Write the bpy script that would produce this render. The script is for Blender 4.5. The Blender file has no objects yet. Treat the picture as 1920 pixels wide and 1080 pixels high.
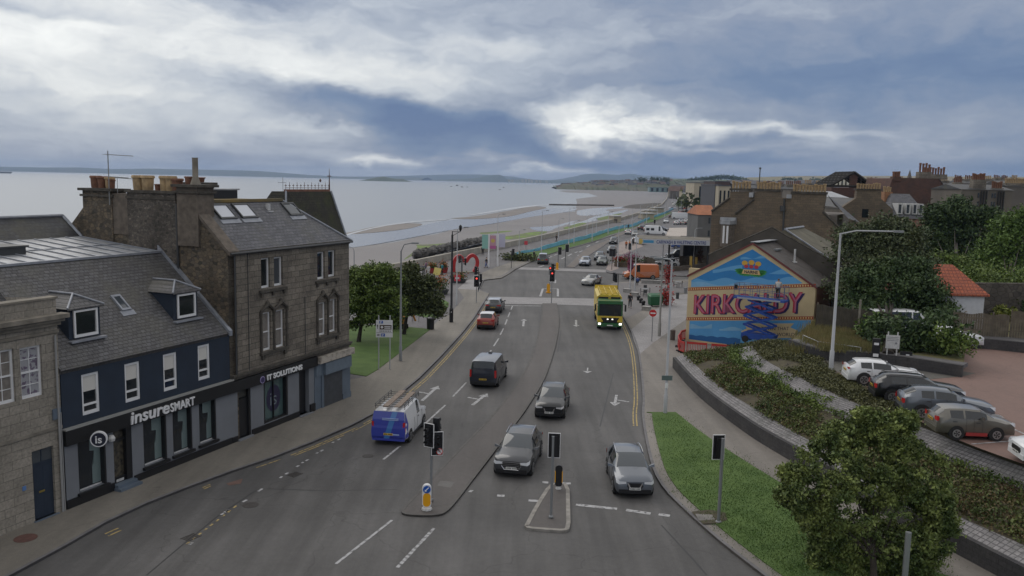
import bpy, math, random
import numpy as np
from mathutils import Vector, Matrix
rng = np.random.default_rng(7)
random.seed(5)
C = bpy.context.scene.collection
# ------------------------------------------------------------------ camera
F = 1580.; TH = math.radians(7.25); RL = math.radians(1.25); H = 14.4
cam_d = bpy.data.cameras.new('camera'); cam = bpy.data.objects.new('camera', cam_d); C.objects.link(cam)
cam_d.sensor_width = 36; cam_d.lens = 36 * F / 1920; cam_d.clip_start = .3; cam_d.clip_end = 90000
cam.matrix_world = Matrix.Translation((0, 0, H)) @ Matrix.Rotation(math.pi / 2 - TH, 4, 'X') @ Matrix.Rotation(RL, 4, 'Z')
bpy.context.scene.camera = cam
sc = bpy.context.scene
sc.view_settings.view_transform = 'Standard'; sc.view_settings.look = 'None'
sc.view_settings.gamma = 1; sc.view_settings.exposure = 0.2
sc.cycles.max_bounces = 6; sc.cycles.volume_bounces = 0; sc.cycles.caustics_reflective = False; sc.cycles.caustics_refractive = False
# ------------------------------------------------------------------ sky
SUN_EL, SUN_AZ = math.radians(42), math.radians(-38)      # azimuth measured from +Y towards +X
w = bpy.data.worlds.new('World'); sc.world = w; w.use_nodes = True
nt = w.node_tree; nt.nodes.clear()
def N(t, **k):
 n = nt.nodes.new(t)
 for a, b in k.items(): setattr(n, a, b)
 return n
def V(x):
 return x
def link(a, sock):
 if isinstance(a, (int, float)): sock.default_value = a
 else: nt.links.new(a, sock)
def M(op, a, b=0., c=0.):
 n = N('ShaderNodeMath', operation=op); link(a, n.inputs[0]); link(b, n.inputs[1]); link(c, n.inputs[2]); return n.outputs[0]
tc = N('ShaderNodeTexCoord').outputs['Generated']
sp = N('ShaderNodeSeparateXYZ'); nt.links.new(tc, sp.inputs[0]); X_, Y_, Z_ = sp.outputs
az = M('ARCTAN2', X_, Y_); el = Z_
def comb(a, b, c=0.):
 n = N('ShaderNodeCombineXYZ'); link(a, n.inputs[0]); link(b, n.inputs[1]); link(c, n.inputs[2]); return n.outputs[0]
def noise(vec, s, det=6, rough=.55, dist=0.):
 n = N('ShaderNodeTexNoise'); nt.links.new(vec, n.inputs['Vector']); n.inputs['Scale'].default_value = s
 n.inputs['Detail'].default_value = det; n.inputs['Roughness'].default_value = rough; n.inputs['Distortion'].default_value = dist
 return M('SUBTRACT', n.outputs[0], .5)
zc = M('ADD', M('MAXIMUM', el, 0.), .07)
plan = comb(M('DIVIDE', X_, zc), M('DIVIDE', Y_, zc))
w1 = noise(comb(M('MULTIPLY', az, 5.), M('MULTIPLY', el, 12.), 1.3), 1.5, 5)
w2 = noise(comb(M('MULTIPLY', az, 6.), M('MULTIPLY', el, 12.), 7.7), 1.9, 6)
azw = M('ADD', az, M('MULTIPLY', w1, .16)); elw = M('ADD', el, M('MULTIPLY', w2, .075))
n_str = noise(comb(M('MULTIPLY', azw, 2.6), M('MULTIPLY', elw, 13.), 3.1), 1.0, 8, .5, .25)
n_pl = noise(plan, .38, 7, .52, .4)
n_fine = noise(comb(M('MULTIPLY', azw, 14.), M('MULTIPLY', elw, 38.), 9.), 1.0, 8, .6)
def pxy(px, py): return (px - 960) / 1580., (339 + (px - 960) * .0218 - py) / 1580.
def G(px, py, sx, sy, amp, tilt=0.):      # a cloud: direction, angular size, brightness
 a, e = pxy(px, py); sx /= 1580.; sy /= 1580.
 da = M('SUBTRACT', azw, a); de = M('SUBTRACT', elw, e)
 if tilt: de = M('ADD', de, M('MULTIPLY', da, tilt))
 q = M('ADD', M('POWER', M('ABSOLUTE', M('DIVIDE', da, sx)), 2.), M('POWER', M('ABSOLUTE', M('DIVIDE', de, sy)), 2.))
 return M('MULTIPLY', M('EXPONENT', M('MULTIPLY', q, -1.)), amp)
left = M('MULTIPLY', M('SUBTRACT', .05, azw), .42)
B = M('ADD', .475, M('MINIMUM', M('MAXIMUM', left, -.10), .24))
B = M('ADD', B, M('MULTIPLY', n_str, .50)); B = M('ADD', B, M('MULTIPLY', n_pl, .50)); B = M('ADD', B, M('MULTIPLY', n_fine, .40))
for g in [(120, 110, 420, 80, .20, .10), (560, 130, 300, 50, .16, .12), (40, 55, 260, 16, -.16, .10), (430, 2, 120, 28, -.30, .05),
   (900, 90, 160, 30, .10), (880, 95, 90, 22, .10), (640, 205, 300, 26, -.33, .12), (850, 250, 240, 44, -.42, .06), (980, 285, 160, 26, -.14), (1060, 180, 160, 20, -.14, -.1),
   (100, 250, 330, 62, -.20, .04), (420, 290, 200, 25, -.10), (640, 235, 110, 10, .16, .12), (740, 300, 90, 9, .26, .05), (690, 303, 30, 6, .2), (1100, 235, 95, 50, .56), (1160, 262, 110, 30, .2),
   (1290, 238, 130, 12, .26), (1470, 252, 130, 15, .27), (1330, 285, 90, 10, .14), (1200, 305, 260, 14, -.20), (1000, 325, 190, 8, .22),
   (1600, 120, 330, 90, -.06), (1350, 60, 230, 30, .06, -.05), (1500, 175, 400, 22, -.06, .03), (1750, 290, 160, 22, -.06)]:
 B = M('ADD', B, G(*g))
cum = M('MINIMUM', M('ADD', G(1120, 240, 150, 62, 1.1), M('ADD', G(1400, 262, 220, 26, .6), G(700, 290, 180, 30, .45))), 1.)
n_bil = noise(comb(M('MULTIPLY', azw, 15.), M('MULTIPLY', elw, 24.), 2.2), 1.0, 9, .62, .6)
B = M('ADD', B, M('MULTIPLY', M('MULTIPLY', n_bil, cum), 1.15))
# unseen high sky: even cover
hi = M('MINIMUM', M('MAXIMUM', M('DIVIDE', M('SUBTRACT', el, .22), .15), 0.), 1.)
B = M('ADD', M('MULTIPLY', B, M('SUBTRACT', 1., hi)), M('MULTIPLY', .62, hi))
rp = N('ShaderNodeValToRGB'); nt.links.new(B, rp.inputs[0]); cr = rp.color_ramp; nm = N('ShaderNodeMix', data_type='RGBA'); nt.links.new(hi, nm.inputs[0]); nt.links.new(rp.outputs[0], nm.inputs[6]); nm.inputs[7].default_value = (.60, .595, .59, 1)
cr.elements[0].position = 0.; cr.elements[0].color = (.075, .125, .245, 1)
cr.elements[1].position = 1.; cr.elements[1].color = (.85, .855, .825, 1)
for p, c in [(.22, (.12, .175, .285, 1)), (.42, (.222, .26, .34, 1)), (.6, (.375, .41, .465, 1)), (.78, (.60, .615, .62, 1))]:
 e_ = cr.elements.new(p); e_.color = c
sky = N('ShaderNodeTexSky', sky_type='NISHITA', sun_disc=False, sun_elevation=SUN_EL, sun_rotation=SUN_AZ)
bg1 = N('ShaderNodeBackground'); nt.links.new(sky.outputs[0], bg1.inputs[0]); bg1.inputs[1].default_value = .08
bg2 = N('ShaderNodeBackground'); nt.links.new(nm.outputs[2], bg2.inputs[0]); bg2.inputs[1].default_value = 1.16
mx = N('ShaderNodeMixShader'); mx.inputs[0].default_value = .93
nt.links.new(bg1.outputs[0], mx.inputs[1]); nt.links.new(bg2.outputs[0], mx.inputs[2])
wo = N('ShaderNodeOutputWorld'); nt.links.new(mx.outputs[0], wo.inputs[0])
sd = bpy.data.lights.new('sun', 'SUN'); sd.energy = .7; sd.angle = math.radians(42); sd.color = (1, .95, .88)
so = bpy.data.objects.new('sun', sd); C.objects.link(so)
sv = Vector((math.sin(SUN_AZ) * math.cos(SUN_EL), math.cos(SUN_AZ) * math.cos(SUN_EL), math.sin(SUN_EL)))
so.rotation_euler = (-sv).to_track_quat('-Z', 'Y').to_euler()
# ------------------------------------------------------------------ where things stand (surveyed from the photograph)
def ray(px, py):
 dx = px - 960; dy = py - 540
 x = dx * math.cos(RL) + dy * math.sin(RL); y = -dx * math.sin(RL) + dy * math.cos(RL)
 return x, F * math.cos(TH) - y * math.sin(TH), -F * math.sin(TH) - y * math.cos(TH)
def at(px, py, z=0.):
 d = ray(px, py); t = (z - H) / d[2]; return Vector((d[0] * t, d[1] * t, z))
def atY(px, py, Y):
 d = ray(px, py); t = Y / d[1]; return Vector((d[0] * t, Y, H + d[2] * t))
def L2(pts, z=0.): return [at(x, y, z).xy for x, y in pts]
# ------------------------------------------------------------------ scene helpers
def tag(o, label=None, cat=None, group=None, kind=None):
 if label: o['label'] = label
 if cat: o['category'] = cat
 if group: o['group'] = group
 if kind: o['kind'] = kind
 return o
def thing(name, label, cat, loc=(0, 0, 0), rz=0., group=None):
 o = bpy.data.objects.new(name, None); C.objects.link(o); o.location = loc; o.rotation_euler = (0, 0, rz); o.empty_display_size = .3
 return tag(o, label, cat, group)
def copy_thing(src, loc, rz=0., label=None, scale=None):
 r = src.copy(); C.objects.link(r); r.location = loc; r.rotation_euler = (0, 0, rz)
 if label: r['label'] = label
 if scale: r.scale = scale
 for ch in list(src.children):
  c = ch.copy(); C.objects.link(c); c.parent = r
  for g in list(ch.children):
   d = g.copy(); C.objects.link(d); d.parent = c
 return r
class MB:
 def __init__(s, T=None): s.v = []; s.f = []; s.T = T
 def add(s, vs, fs):
  b = len(s.v)
  for p in vs:
   p = Vector(p)
   if s.T is not None: p = s.T @ p
   s.v.append(tuple(p))
  s.f += [tuple(b + i for i in f) for f in fs]
  return s
 def box(s, x0, x1, y0, y1, z0, z1):
  return s.add([(x0, y0, z0), (x1, y0, z0), (x1, y1, z0), (x0, y1, z0), (x0, y0, z1), (x1, y0, z1), (x1, y1, z1), (x0, y1, z1)],
      [(0, 3, 2, 1), (4, 5, 6, 7), (0, 1, 5, 4), (1, 2, 6, 5), (2, 3, 7, 6), (3, 0, 4, 7)])
 def cbox(s, c, sx, sy, sz): return s.box(c[0] - sx / 2, c[0] + sx / 2, c[1] - sy / 2, c[1] + sy / 2, c[2], c[2] + sz)
 def poly(s, pts): return s.add(pts, [tuple(range(len(pts)))])
 def prism(s, pts, vec):            # pts: planar loop; extruded by vec, closed
  n = len(pts); vec = Vector(vec); a = [Vector(p) for p in pts]
  return s.add(a + [p + vec for p in a], [tuple(reversed(range(n))), tuple(range(n, 2 * n))] + [(i, (i + 1) % n, n + (i + 1) % n, n + i) for i in range(n)])
 def tube(s, path, r, n=6, cap=True):
  path = [Vector(p) for p in path]; rs = r if isinstance(r, (list, tuple)) else [r] * len(path)
  vs = []; fs = []
  for i, p in enumerate(path):
   d = (path[min(i + 1, len(path) - 1)] - path[max(i - 1, 0)]).normalized()
   u = d.cross(Vector((0, 0, 1)));
   if u.length < .05: u = Vector((1, 0, 0))
   u.normalize(); v = d.cross(u)
   for k in range(n):
    a = 2 * math.pi * k / n; vs.append(p + (u * math.cos(a) + v * math.sin(a)) * rs[i])
  for i in range(len(path) - 1):
   for k in range(n): fs.append((i * n + k, i * n + (k + 1) % n, (i + 1) * n + (k + 1) % n, (i + 1) * n + k))
  if cap: fs += [tuple(reversed(range(n))), tuple(range((len(path) - 1) * n, len(path) * n))]
  return s.add(vs, fs)
 def lathe(s, prof, c=(0, 0, 0), n=12, axis='z'):
  vs = []; fs = []
  for r, z in prof:
   for k in range(n):
    a = 2 * math.pi * k / n; x, y = r * math.cos(a), r * math.sin(a)
    q = (x, y, z) if axis == 'z' else ((x, z, y) if axis == 'y' else (z, x, y))
    vs.append((c[0] + q[0], c[1] + q[1], c[2] + q[2]))
  m = len(prof)
  for i in range(m - 1):
   for k in range(n): fs.append((i * n + k, i * n + (k + 1) % n, (i + 1) * n + (k + 1) % n, (i + 1) * n + k))
  fs += [tuple(reversed(range(n))), tuple(range((m - 1) * n, m * n))]
  return s.add(vs, fs)
 def build(s, name, mat, parent=None, smooth=None, loc=None):
  me = bpy.data.meshes.new(name); me.from_pydata(s.v, [], s.f)
  import bmesh as _b
  bm = _b.new(); bm.from_mesh(me); _b.ops.recalc_face_normals(bm, faces=bm.faces); bm.to_mesh(me); bm.free()
  me.materials.append(mat)
  if smooth:
   me.polygons.foreach_set('use_smooth', [True] * len(me.polygons)); me.set_sharp_from_angle(angle=math.radians(smooth))
  o = bpy.data.objects.new(name, me); C.objects.link(o)
  if parent: o.parent = parent
  if loc is not None: o.location = loc
  return o
def raw(name, vs, fs, mat, parent=None, smooth=False):
 me = bpy.data.meshes.new(name); me.from_pydata(vs, [], fs); me.materials.append(mat)
 if smooth: me.polygons.foreach_set('use_smooth', [True] * len(me.polygons))
 o = bpy.data.objects.new(name, me); C.objects.link(o)
 if parent: o.parent = parent
 return o
def struct(o, kind='structure'): o['kind'] = kind; return o
# ------------------------------------------------------------------ materials
MATS = {}
def mat(name, col, rough=.6, metal=0., var=.0, scale=3., bump=0., bscale=None, col2=None, emit=0., spec=None, coat=0., det=5, isl=0., thr=None):
 if name in MATS: return MATS[name]
 m = bpy.data.materials.new(name); m.use_nodes = True; t = m.node_tree; b = t.nodes['Principled BSDF']
 b.inputs['Roughness'].default_value = rough; b.inputs['Metallic'].default_value = metal
 c = tuple(col) + (1,); b.inputs['Base Color'].default_value = c
 if spec is not None: b.inputs['Specular IOR Level'].default_value = spec
 if coat: b.inputs['Coat Weight'].default_value = coat; b.inputs['Coat Roughness'].default_value = .04
 if emit: b.inputs['Emission Color'].default_value = c; b.inputs['Emission Strength'].default_value = emit
 if var or col2 or bump:
  tcn = t.nodes.new('ShaderNodeTexCoord')
  nz = t.nodes.new('ShaderNodeTexNoise'); nz.inputs['Scale'].default_value = scale; nz.inputs['Detail'].default_value = det
  t.links.new(tcn.outputs['Object'], nz.inputs['Vector'])
  if var or col2:
   r = t.nodes.new('ShaderNodeValToRGB'); e = r.color_ramp.elements
   lo, hi = thr or (.3, .7)
   e[0].position = lo; e[1].position = hi
   c2 = tuple(col2) + (1,) if col2 else tuple(min(1, x * (1 + var)) for x in col) + (1,)
   e[0].color = c if col2 else tuple(x * (1 - var) for x in col) + (1,); e[1].color = c2
   t.links.new(nz.outputs[0], r.inputs[0]); out = r.outputs[0]
   if isl:
    g = t.nodes.new('ShaderNodeNewGeometry'); h = t.nodes.new('ShaderNodeHueSaturation')
    mp = t.nodes.new('ShaderNodeMapRange'); mp.inputs[3].default_value = 1 - isl; mp.inputs[4].default_value = 1 + isl
    t.links.new(g.outputs['Random Per Island'], mp.inputs[0]); t.links.new(mp.outputs[0], h.inputs['Value']); t.links.new(out, h.inputs['Color']); out = h.outputs[0]
   t.links.new(out, b.inputs['Base Color'])
  if bump:
   n2 = t.nodes.new('ShaderNodeTexNoise'); n2.inputs['Scale'].default_value = bscale or scale * 4; n2.inputs['Detail'].default_value = 4
   t.links.new(tcn.outputs['Object'], n2.inputs['Vector'])
   bp = t.nodes.new('ShaderNodeBump'); bp.inputs['Strength'].default_value = bump; bp.inputs['Distance'].default_value = .05
   t.links.new(n2.outputs[0], bp.inputs['Height']); t.links.new(bp.outputs[0], b.inputs['Normal'])
 MATS[name] = m; return m
def brickmat(name, c1, c2, mortar, bw, bh, msize=.01, rough=.8, stain=None, stain_s=.5, bump=.5, flat=False, offs=.5, sthr=(.45, .75), roof=False):
 """masonry, slates or setts: courses in object space; vertical walls use (x+y, z), flat=True uses (x, y)"""
 if name in MATS: return MATS[name]
 m = bpy.data.materials.new(name); m.use_nodes = True; t = m.node_tree; b = t.nodes['Principled BSDF']; b.inputs['Roughness'].default_value = rough
 if roof: b.inputs['Specular IOR Level'].default_value = .35
 tcn = t.nodes.new('ShaderNodeTexCoord'); s = t.nodes.new('ShaderNodeSeparateXYZ'); t.links.new(tcn.outputs['Object'], s.inputs[0])
 cb = t.nodes.new('ShaderNodeCombineXYZ')
 if flat: t.links.new(s.outputs[0], cb.inputs[0]); t.links.new(s.outputs[1], cb.inputs[1])
 else:
  a = t.nodes.new('ShaderNodeMath'); a.operation = 'ADD'; t.links.new(s.outputs[0], a.inputs[0])
  if roof:   # slope runs along local y: use x across, z up
   a.inputs[1].default_value = 0
  else: t.links.new(s.outputs[1], a.inputs[1])
  t.links.new(a.outputs[0], cb.inputs[0]); t.links.new(s.outputs[2], cb.inputs[1])
    # a little waviness in the courses
 nw = t.nodes.new('ShaderNodeTexNoise'); nw.inputs['Scale'].default_value = 1.2; t.links.new(tcn.outputs['Object'], nw.inputs['Vector'])
 vm = t.nodes.new('ShaderNodeVectorMath'); vm.operation = 'MULTIPLY_ADD'; vm.inputs[1].default_value = (.05, .05, 0)
 t.links.new(nw.outputs['Color'], vm.inputs[0]); t.links.new(cb.outputs[0], vm.inputs[2])
 br = t.nodes.new('ShaderNodeTexBrick'); t.links.new(vm.outputs[0], br.inputs['Vector'])
 br.inputs['Color1'].default_value = tuple(c1) + (1,); br.inputs['Color2'].default_value = tuple(c2) + (1,); br.inputs['Mortar'].default_value = tuple(mortar) + (1,)
 br.inputs['Scale'].default_value = 1; br.inputs['Mortar Size'].default_value = msize; br.inputs['Brick Width'].default_value = bw; br.inputs['Row Height'].default_value = bh
 br.inputs['Bias'].default_value = 0; br.offset = offs
 nz = t.nodes.new('ShaderNodeTexNoise'); nz.inputs['Scale'].default_value = stain_s; nz.inputs['Detail'].default_value = 7; nz.inputs['Roughness'].default_value = .62
 t.links.new(tcn.outputs['Object'], nz.inputs['Vector'])
 r = t.nodes.new('ShaderNodeValToRGB'); r.color_ramp.elements[0].position = sthr[0]; r.color_ramp.elements[1].position = sthr[1]; t.links.new(nz.outputs[0], r.inputs[0])
 mxx = t.nodes.new('ShaderNodeMix'); mxx.data_type = 'RGBA'; t.links.new(r.outputs[0], mxx.inputs[0]); t.links.new(br.outputs[0], mxx.inputs[6])
 mxx.inputs[7].default_value = tuple(stain if stain else tuple(x * .6 for x in c1)) + (1,)
 n3 = t.nodes.new('ShaderNodeTexNoise'); n3.inputs['Scale'].default_value = 9; n3.inputs['Detail'].default_value = 5; t.links.new(tcn.outputs['Object'], n3.inputs['Vector'])
 mp = t.nodes.new('ShaderNodeMapRange'); mp.inputs[1].default_value = .25; mp.inputs[2].default_value = .75; mp.inputs[3].default_value = .72; mp.inputs[4].default_value = 1.3; t.links.new(n3.outputs[0], mp.inputs[0])
 hs = t.nodes.new('ShaderNodeHueSaturation'); t.links.new(mp.outputs[0], hs.inputs['Value']); t.links.new(mxx.outputs[2], hs.inputs['Color'])
 t.links.new(hs.outputs[0], b.inputs['Base Color'])
 bp = t.nodes.new('ShaderNodeBump'); bp.inputs['Strength'].default_value = bump; bp.inputs['Distance'].default_value = .03; bp.invert = True
 t.links.new(br.outputs['Fac'], bp.inputs['Height']); t.links.new(bp.outputs[0], b.inputs['Normal'])
 MATS[name] = m; return m
def rubble(name, cols, scale=3., rough=.9):
 if name in MATS: return MATS[name]
 m = bpy.data.materials.new(name); m.use_nodes = True; t = m.node_tree; b = t.nodes['Principled BSDF']; b.inputs['Roughness'].default_value = rough
 tcn = t.nodes.new('ShaderNodeTexCoord'); mpg = t.nodes.new('ShaderNodeMapping'); mpg.inputs['Scale'].default_value = (1, 1, 1.5)
 t.links.new(tcn.outputs['Object'], mpg.inputs[0])
 vo = t.nodes.new('ShaderNodeTexVoronoi'); vo.inputs['Scale'].default_value = scale; vo.inputs['Randomness'].default_value = .9; t.links.new(mpg.outputs[0], vo.inputs['Vector'])
 ve = t.nodes.new('ShaderNodeTexVoronoi'); ve.feature = 'DISTANCE_TO_EDGE'; ve.inputs['Scale'].default_value = scale; ve.inputs['Randomness'].default_value = .9; t.links.new(mpg.outputs[0], ve.inputs['Vector'])
 sx = t.nodes.new('ShaderNodeSeparateXYZ'); t.links.new(vo.outputs['Color'], sx.inputs[0])
 r = t.nodes.new('ShaderNodeValToRGB'); el_ = r.color_ramp.elements; el_[0].color = tuple(cols[0]) + (1,); el_[1].color = tuple(cols[-1]) + (1,)
 for i, c in enumerate(cols[1:-1]): q = el_.new((i + 1) / (len(cols) - 1)); q.color = tuple(c) + (1,)
 t.links.new(sx.outputs[0], r.inputs[0])
 nz = t.nodes.new('ShaderNodeTexNoise'); nz.inputs['Scale'].default_value = .6; nz.inputs['Detail'].default_value = 7; t.links.new(tcn.outputs['Object'], nz.inputs['Vector'])
 mp = t.nodes.new('ShaderNodeMapRange'); mp.inputs[1].default_value = .3; mp.inputs[2].default_value = .7; mp.inputs[3].default_value = .55; mp.inputs[4].default_value = 1.25; t.links.new(nz.outputs[0], mp.inputs[0])
 me_ = t.nodes.new('ShaderNodeMapRange'); me_.inputs[1].default_value = 0; me_.inputs[2].default_value = .12; me_.inputs[3].default_value = .55; me_.inputs[4].default_value = 1; t.links.new(ve.outputs[0], me_.inputs[0])
 mu = t.nodes.new('ShaderNodeMath'); mu.operation = 'MULTIPLY'; t.links.new(mp.outputs[0], mu.inputs[0]); t.links.new(me_.outputs[0], mu.inputs[1])
 hs = t.nodes.new('ShaderNodeHueSaturation'); t.links.new(mu.outputs[0], hs.inputs['Value']); t.links.new(r.outputs[0], hs.inputs['Color']); t.links.new(hs.outputs[0], b.inputs['Base Color'])
 bp = t.nodes.new('ShaderNodeBump'); bp.inputs['Strength'].default_value = .6; bp.inputs['Distance'].default_value = .04; t.links.new(me_.outputs[0], bp.inputs['Height']); t.links.new(bp.outputs[0], b.inputs['Normal'])
 MATS[name] = m; return m
def asphalt(name, c, wear=.33, rough=.72):
 if name in MATS: return MATS[name]
 m = bpy.data.materials.new(name); m.use_nodes = True; t = m.node_tree; b = t.nodes['Principled BSDF']; b.inputs['Roughness'].default_value = rough
 tcn = t.nodes.new('ShaderNodeTexCoord')
 def nz(s, d=6, sc3=None, r=.6):
  n = t.nodes.new('ShaderNodeTexNoise'); n.inputs['Scale'].default_value = s; n.inputs['Detail'].default_value = d; n.inputs['Roughness'].default_value = r
  if sc3:
   mp = t.nodes.new('ShaderNodeMapping'); mp.inputs['Scale'].default_value = sc3; mp.inputs['Rotation'].default_value = (0, 0, .05); t.links.new(tcn.outputs['Object'], mp.inputs[0]); t.links.new(mp.outputs[0], n.inputs['Vector'])
  else: t.links.new(tcn.outputs['Object'], n.inputs['Vector'])
  return n.outputs[0]
 def mr(a, lo, hi, x0=.3, x1=.7):
  mp = t.nodes.new('ShaderNodeMapRange'); mp.inputs[1].default_value = x0; mp.inputs[2].default_value = x1; mp.inputs[3].default_value = lo; mp.inputs[4].default_value = hi; t.links.new(a, mp.inputs[0]); return mp.outputs[0]
 def mul(a, b_):
  n = t.nodes.new('ShaderNodeMath'); n.operation = 'MULTIPLY'; t.links.new(a, n.inputs[0]); t.links.new(b_, n.inputs[1]); return n.outputs[0]
 v = mul(mr(nz(.12), 1 - wear * .8, 1 + wear * .8), mr(nz(1.0, 6, (1.1, .06, 1)), 1 - wear * .8, 1 + wear * .8))
 v = mul(v, mr(nz(60, 2), .8, 1.25)); v = mul(v, mr(nz(4, 6), .92, 1.08))
    # thin cracks
 vo = t.nodes.new('ShaderNodeTexVoronoi'); vo.feature = 'DISTANCE_TO_EDGE'; vo.inputs['Scale'].default_value = .16
 dn = t.nodes.new('ShaderNodeTexNoise'); dn.inputs['Scale'].default_value = .9; t.links.new(tcn.outputs['Object'], dn.inputs['Vector'])
 va = t.nodes.new('ShaderNodeVectorMath'); va.operation = 'MULTIPLY_ADD'; va.inputs[1].default_value = (1.6, 1.6, 0); t.links.new(dn.outputs['Color'], va.inputs[0]); t.links.new(tcn.outputs['Object'], va.inputs[2]); t.links.new(va.outputs[0], vo.inputs['Vector'])
 v = mul(v, mr(vo.outputs[0], .72, 1, .0, .005))
 hs = t.nodes.new('ShaderNodeHueSaturation'); hs.inputs['Color'].default_value = tuple(c) + (1,); t.links.new(v, hs.inputs['Value']); t.links.new(hs.outputs[0], b.inputs['Base Color'])
 bp = t.nodes.new('ShaderNodeBump'); bp.inputs['Strength'].default_value = .25; bp.inputs['Distance'].default_value = .01; t.links.new(nz(90, 2), bp.inputs['Height']); t.links.new(bp.outputs[0], b.inputs['Normal'])
 MATS[name] = m; return m
ASPH = asphalt('asphalt', (.084, .081, .080)); ASPH_B = asphalt('asphalt_brown', (.092, .083, .079), .15)
ASPH_PROM = asphalt('asphalt_promenade', (.115, .108, .112), .2); RED_PAVE = asphalt('red_block_paving', (.19, .12, .10), .12)
PAVE = asphalt('pavement_slabs', (.185, .168, .15), .2); PAVE_L = brickmat('pale_setts', (.30, .29, .29), (.26, .25, .255), (.2, .195, .2), .6, .4, .012, .8, (.22, .21, .21), .3, .2, True)
KERB = mat('kerb_stone', (.145, .14, .145), .8, var=.2, scale=2)
GRASS = mat('grass_green', (.055, .105, .02), .95, col2=(.09, .15, .034), scale=.8, bump=.6, bscale=25, det=9)
GRASS_D = mat('grass_bright', (.055, .115, .02), .95, col2=(.085, .15, .032), scale=.9, bump=.6, bscale=25)
BLACK = mat('black_paint', (.012, .012, .014), .4); DARKM = mat('dark_metal', (.05, .052, .055), .5); GREYM = mat('galvanised_grey', (.24, .25, .26), .5, metal=.3)
PALEM = mat('pale_grey_post', (.42, .43, .45), .5, metal=.1); WHITE = mat('white_paint', (.74, .74, .75), .45); WHITE_D = mat('worn_white', (.5, .5, .5), .6, var=.15, scale=8)
GLASS_D = mat('dark_glass', (.016, .02, .024), .05, spec=.7); GLASS_B = mat('sky_glass', (.055, .065, .075), .05, spec=.9)
RUBBER = mat('tyre_rubber', (.018, .018, .019), .8); RIM = mat('alloy_rim', (.45, .46, .48), .3, metal=.8)
CHROME = mat('chrome', (.7, .7, .72), .15, metal=1); PLATE_W = mat('white_plate', (.75, .75, .73), .4); PLATE_Y = mat('yellow_plate', (.72, .48, .05), .4)
RED_L = mat('red_lens', (.45, .02, .02), .2, coat=.5); LAMP_ON = mat('lit_lamp', (1, .95, .85), .3, emit=1.6); RED_ON = mat('red_signal', (1, .08, .06), .3, emit=1.4)
LENS = mat('headlight_lens', (.72, .74, .78), .12, spec=.8)
SLATE = brickmat('slate_roof', (.135, .135, .15), (.085, .086, .098), (.045, .045, .05), .30, .155, .012, .55, (.10, .098, .09), .6, .5, roof=True)
SLATE_D = brickmat('dark_slate', (.062, .064, .07), (.042, .042, .048), (.02, .02, .022), .30, .17, .012, .5, (.075, .07, .05), .7, .5, roof=True)
SLATE_M = brickmat('mossy_slate', (.032, .031, .026), (.05, .046, .035), (.02, .02, .018), .26, .16, .012, .8, (.05, .055, .02), .8, .5, roof=True)
SLATE_N = brickmat('navy_roof_slate', (.122, .120, .125), (.080, .077, .080), (.042, .041, .042), .27, .13, .013, .6, (.105, .10, .085), .5, .7, roof=True)
ASHLAR = brickmat('ashlar_tenement', (.235, .205, .168), (.15, .132, .108), (.055, .05, .044), .72, .33, .014, .9, (.075, .064, .054), .7, .2)
ASHLAR_L = brickmat('pale_ashlar', (.30, .27, .23), (.245, .222, .188), (.12, .11, .09), .85, .37, .01, .9, (.16, .145, .12), .55, .25)
RUBBLE = rubble('rubble_gable', [(.06, .054, .045), (.16, .125, .085), (.11, .095, .075), (.20, .155, .105), (.085, .075, .065)], 4.0)
RUBBLE2 = rubble('pebbly_rubble', [(.05, .046, .042), (.19, .165, .14), (.085, .075, .065), (.13, .11, .09)], 6.)
RUBBLE3 = rubble('brown_rubble', [(.085, .066, .05), (.17, .12, .075), (.11, .085, .062), (.145, .105, .072)], 3.2)
BRICK_R = brickmat('dark_red_brick', (.125, .058, .042), (.09, .045, .036), (.08, .065, .055), .5, .2, .02, .9, (.06, .04, .035), .3)
COPE = mat('soot_stone', (.07, .062, .052), .9, var=.4, scale=3, bump=.4); STONE = mat('carved_stone', (.13, .108, .088), .9, var=.3, scale=3, bump=.3)
STONE_L = mat('weathered_pale_stone', (.2, .18, .15), .9, var=.3, scale=2, bump=.3)
LEAD = mat('lead_sheet', (.33, .34, .36), .45, metal=.2, var=.25, scale=1.5); LEADP = mat('lead_flashing', (.27, .285, .32), .5, metal=.2, var=.2, scale=3)
POT_Y = mat('buff_clay', (.36, .255, .14), .8, var=.3, scale=4); POT_R = mat('brown_clay', (.17, .08, .05), .8, var=.3, scale=4)
NAVY = mat('navy_render', (.016, .026, .045), .75, var=.15, scale=1.2); FASCIA = mat('black_fascia', (.012, .012, .013), .45, var=.2, scale=1)
SHOPG = mat('grey_render', (.17, .18, .20), .7, var=.08, scale=.8); SHOPB = mat('blue_grey_paint', (.11, .14, .18), .6, var=.12, scale=1)
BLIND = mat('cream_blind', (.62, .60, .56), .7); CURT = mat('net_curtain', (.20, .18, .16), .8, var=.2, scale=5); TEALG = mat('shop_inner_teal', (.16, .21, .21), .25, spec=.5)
YELLOW_LN = mat('yellow_line', (.11, .10, .08), .8, col2=(.40, .30, .12), scale=5, thr=(.36, .5), det=8); WHITE_LN = mat('white_line', (.12, .12, .12), .8, col2=(.42, .42, .43), scale=5, thr=(.34, .5), det=8)
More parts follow.
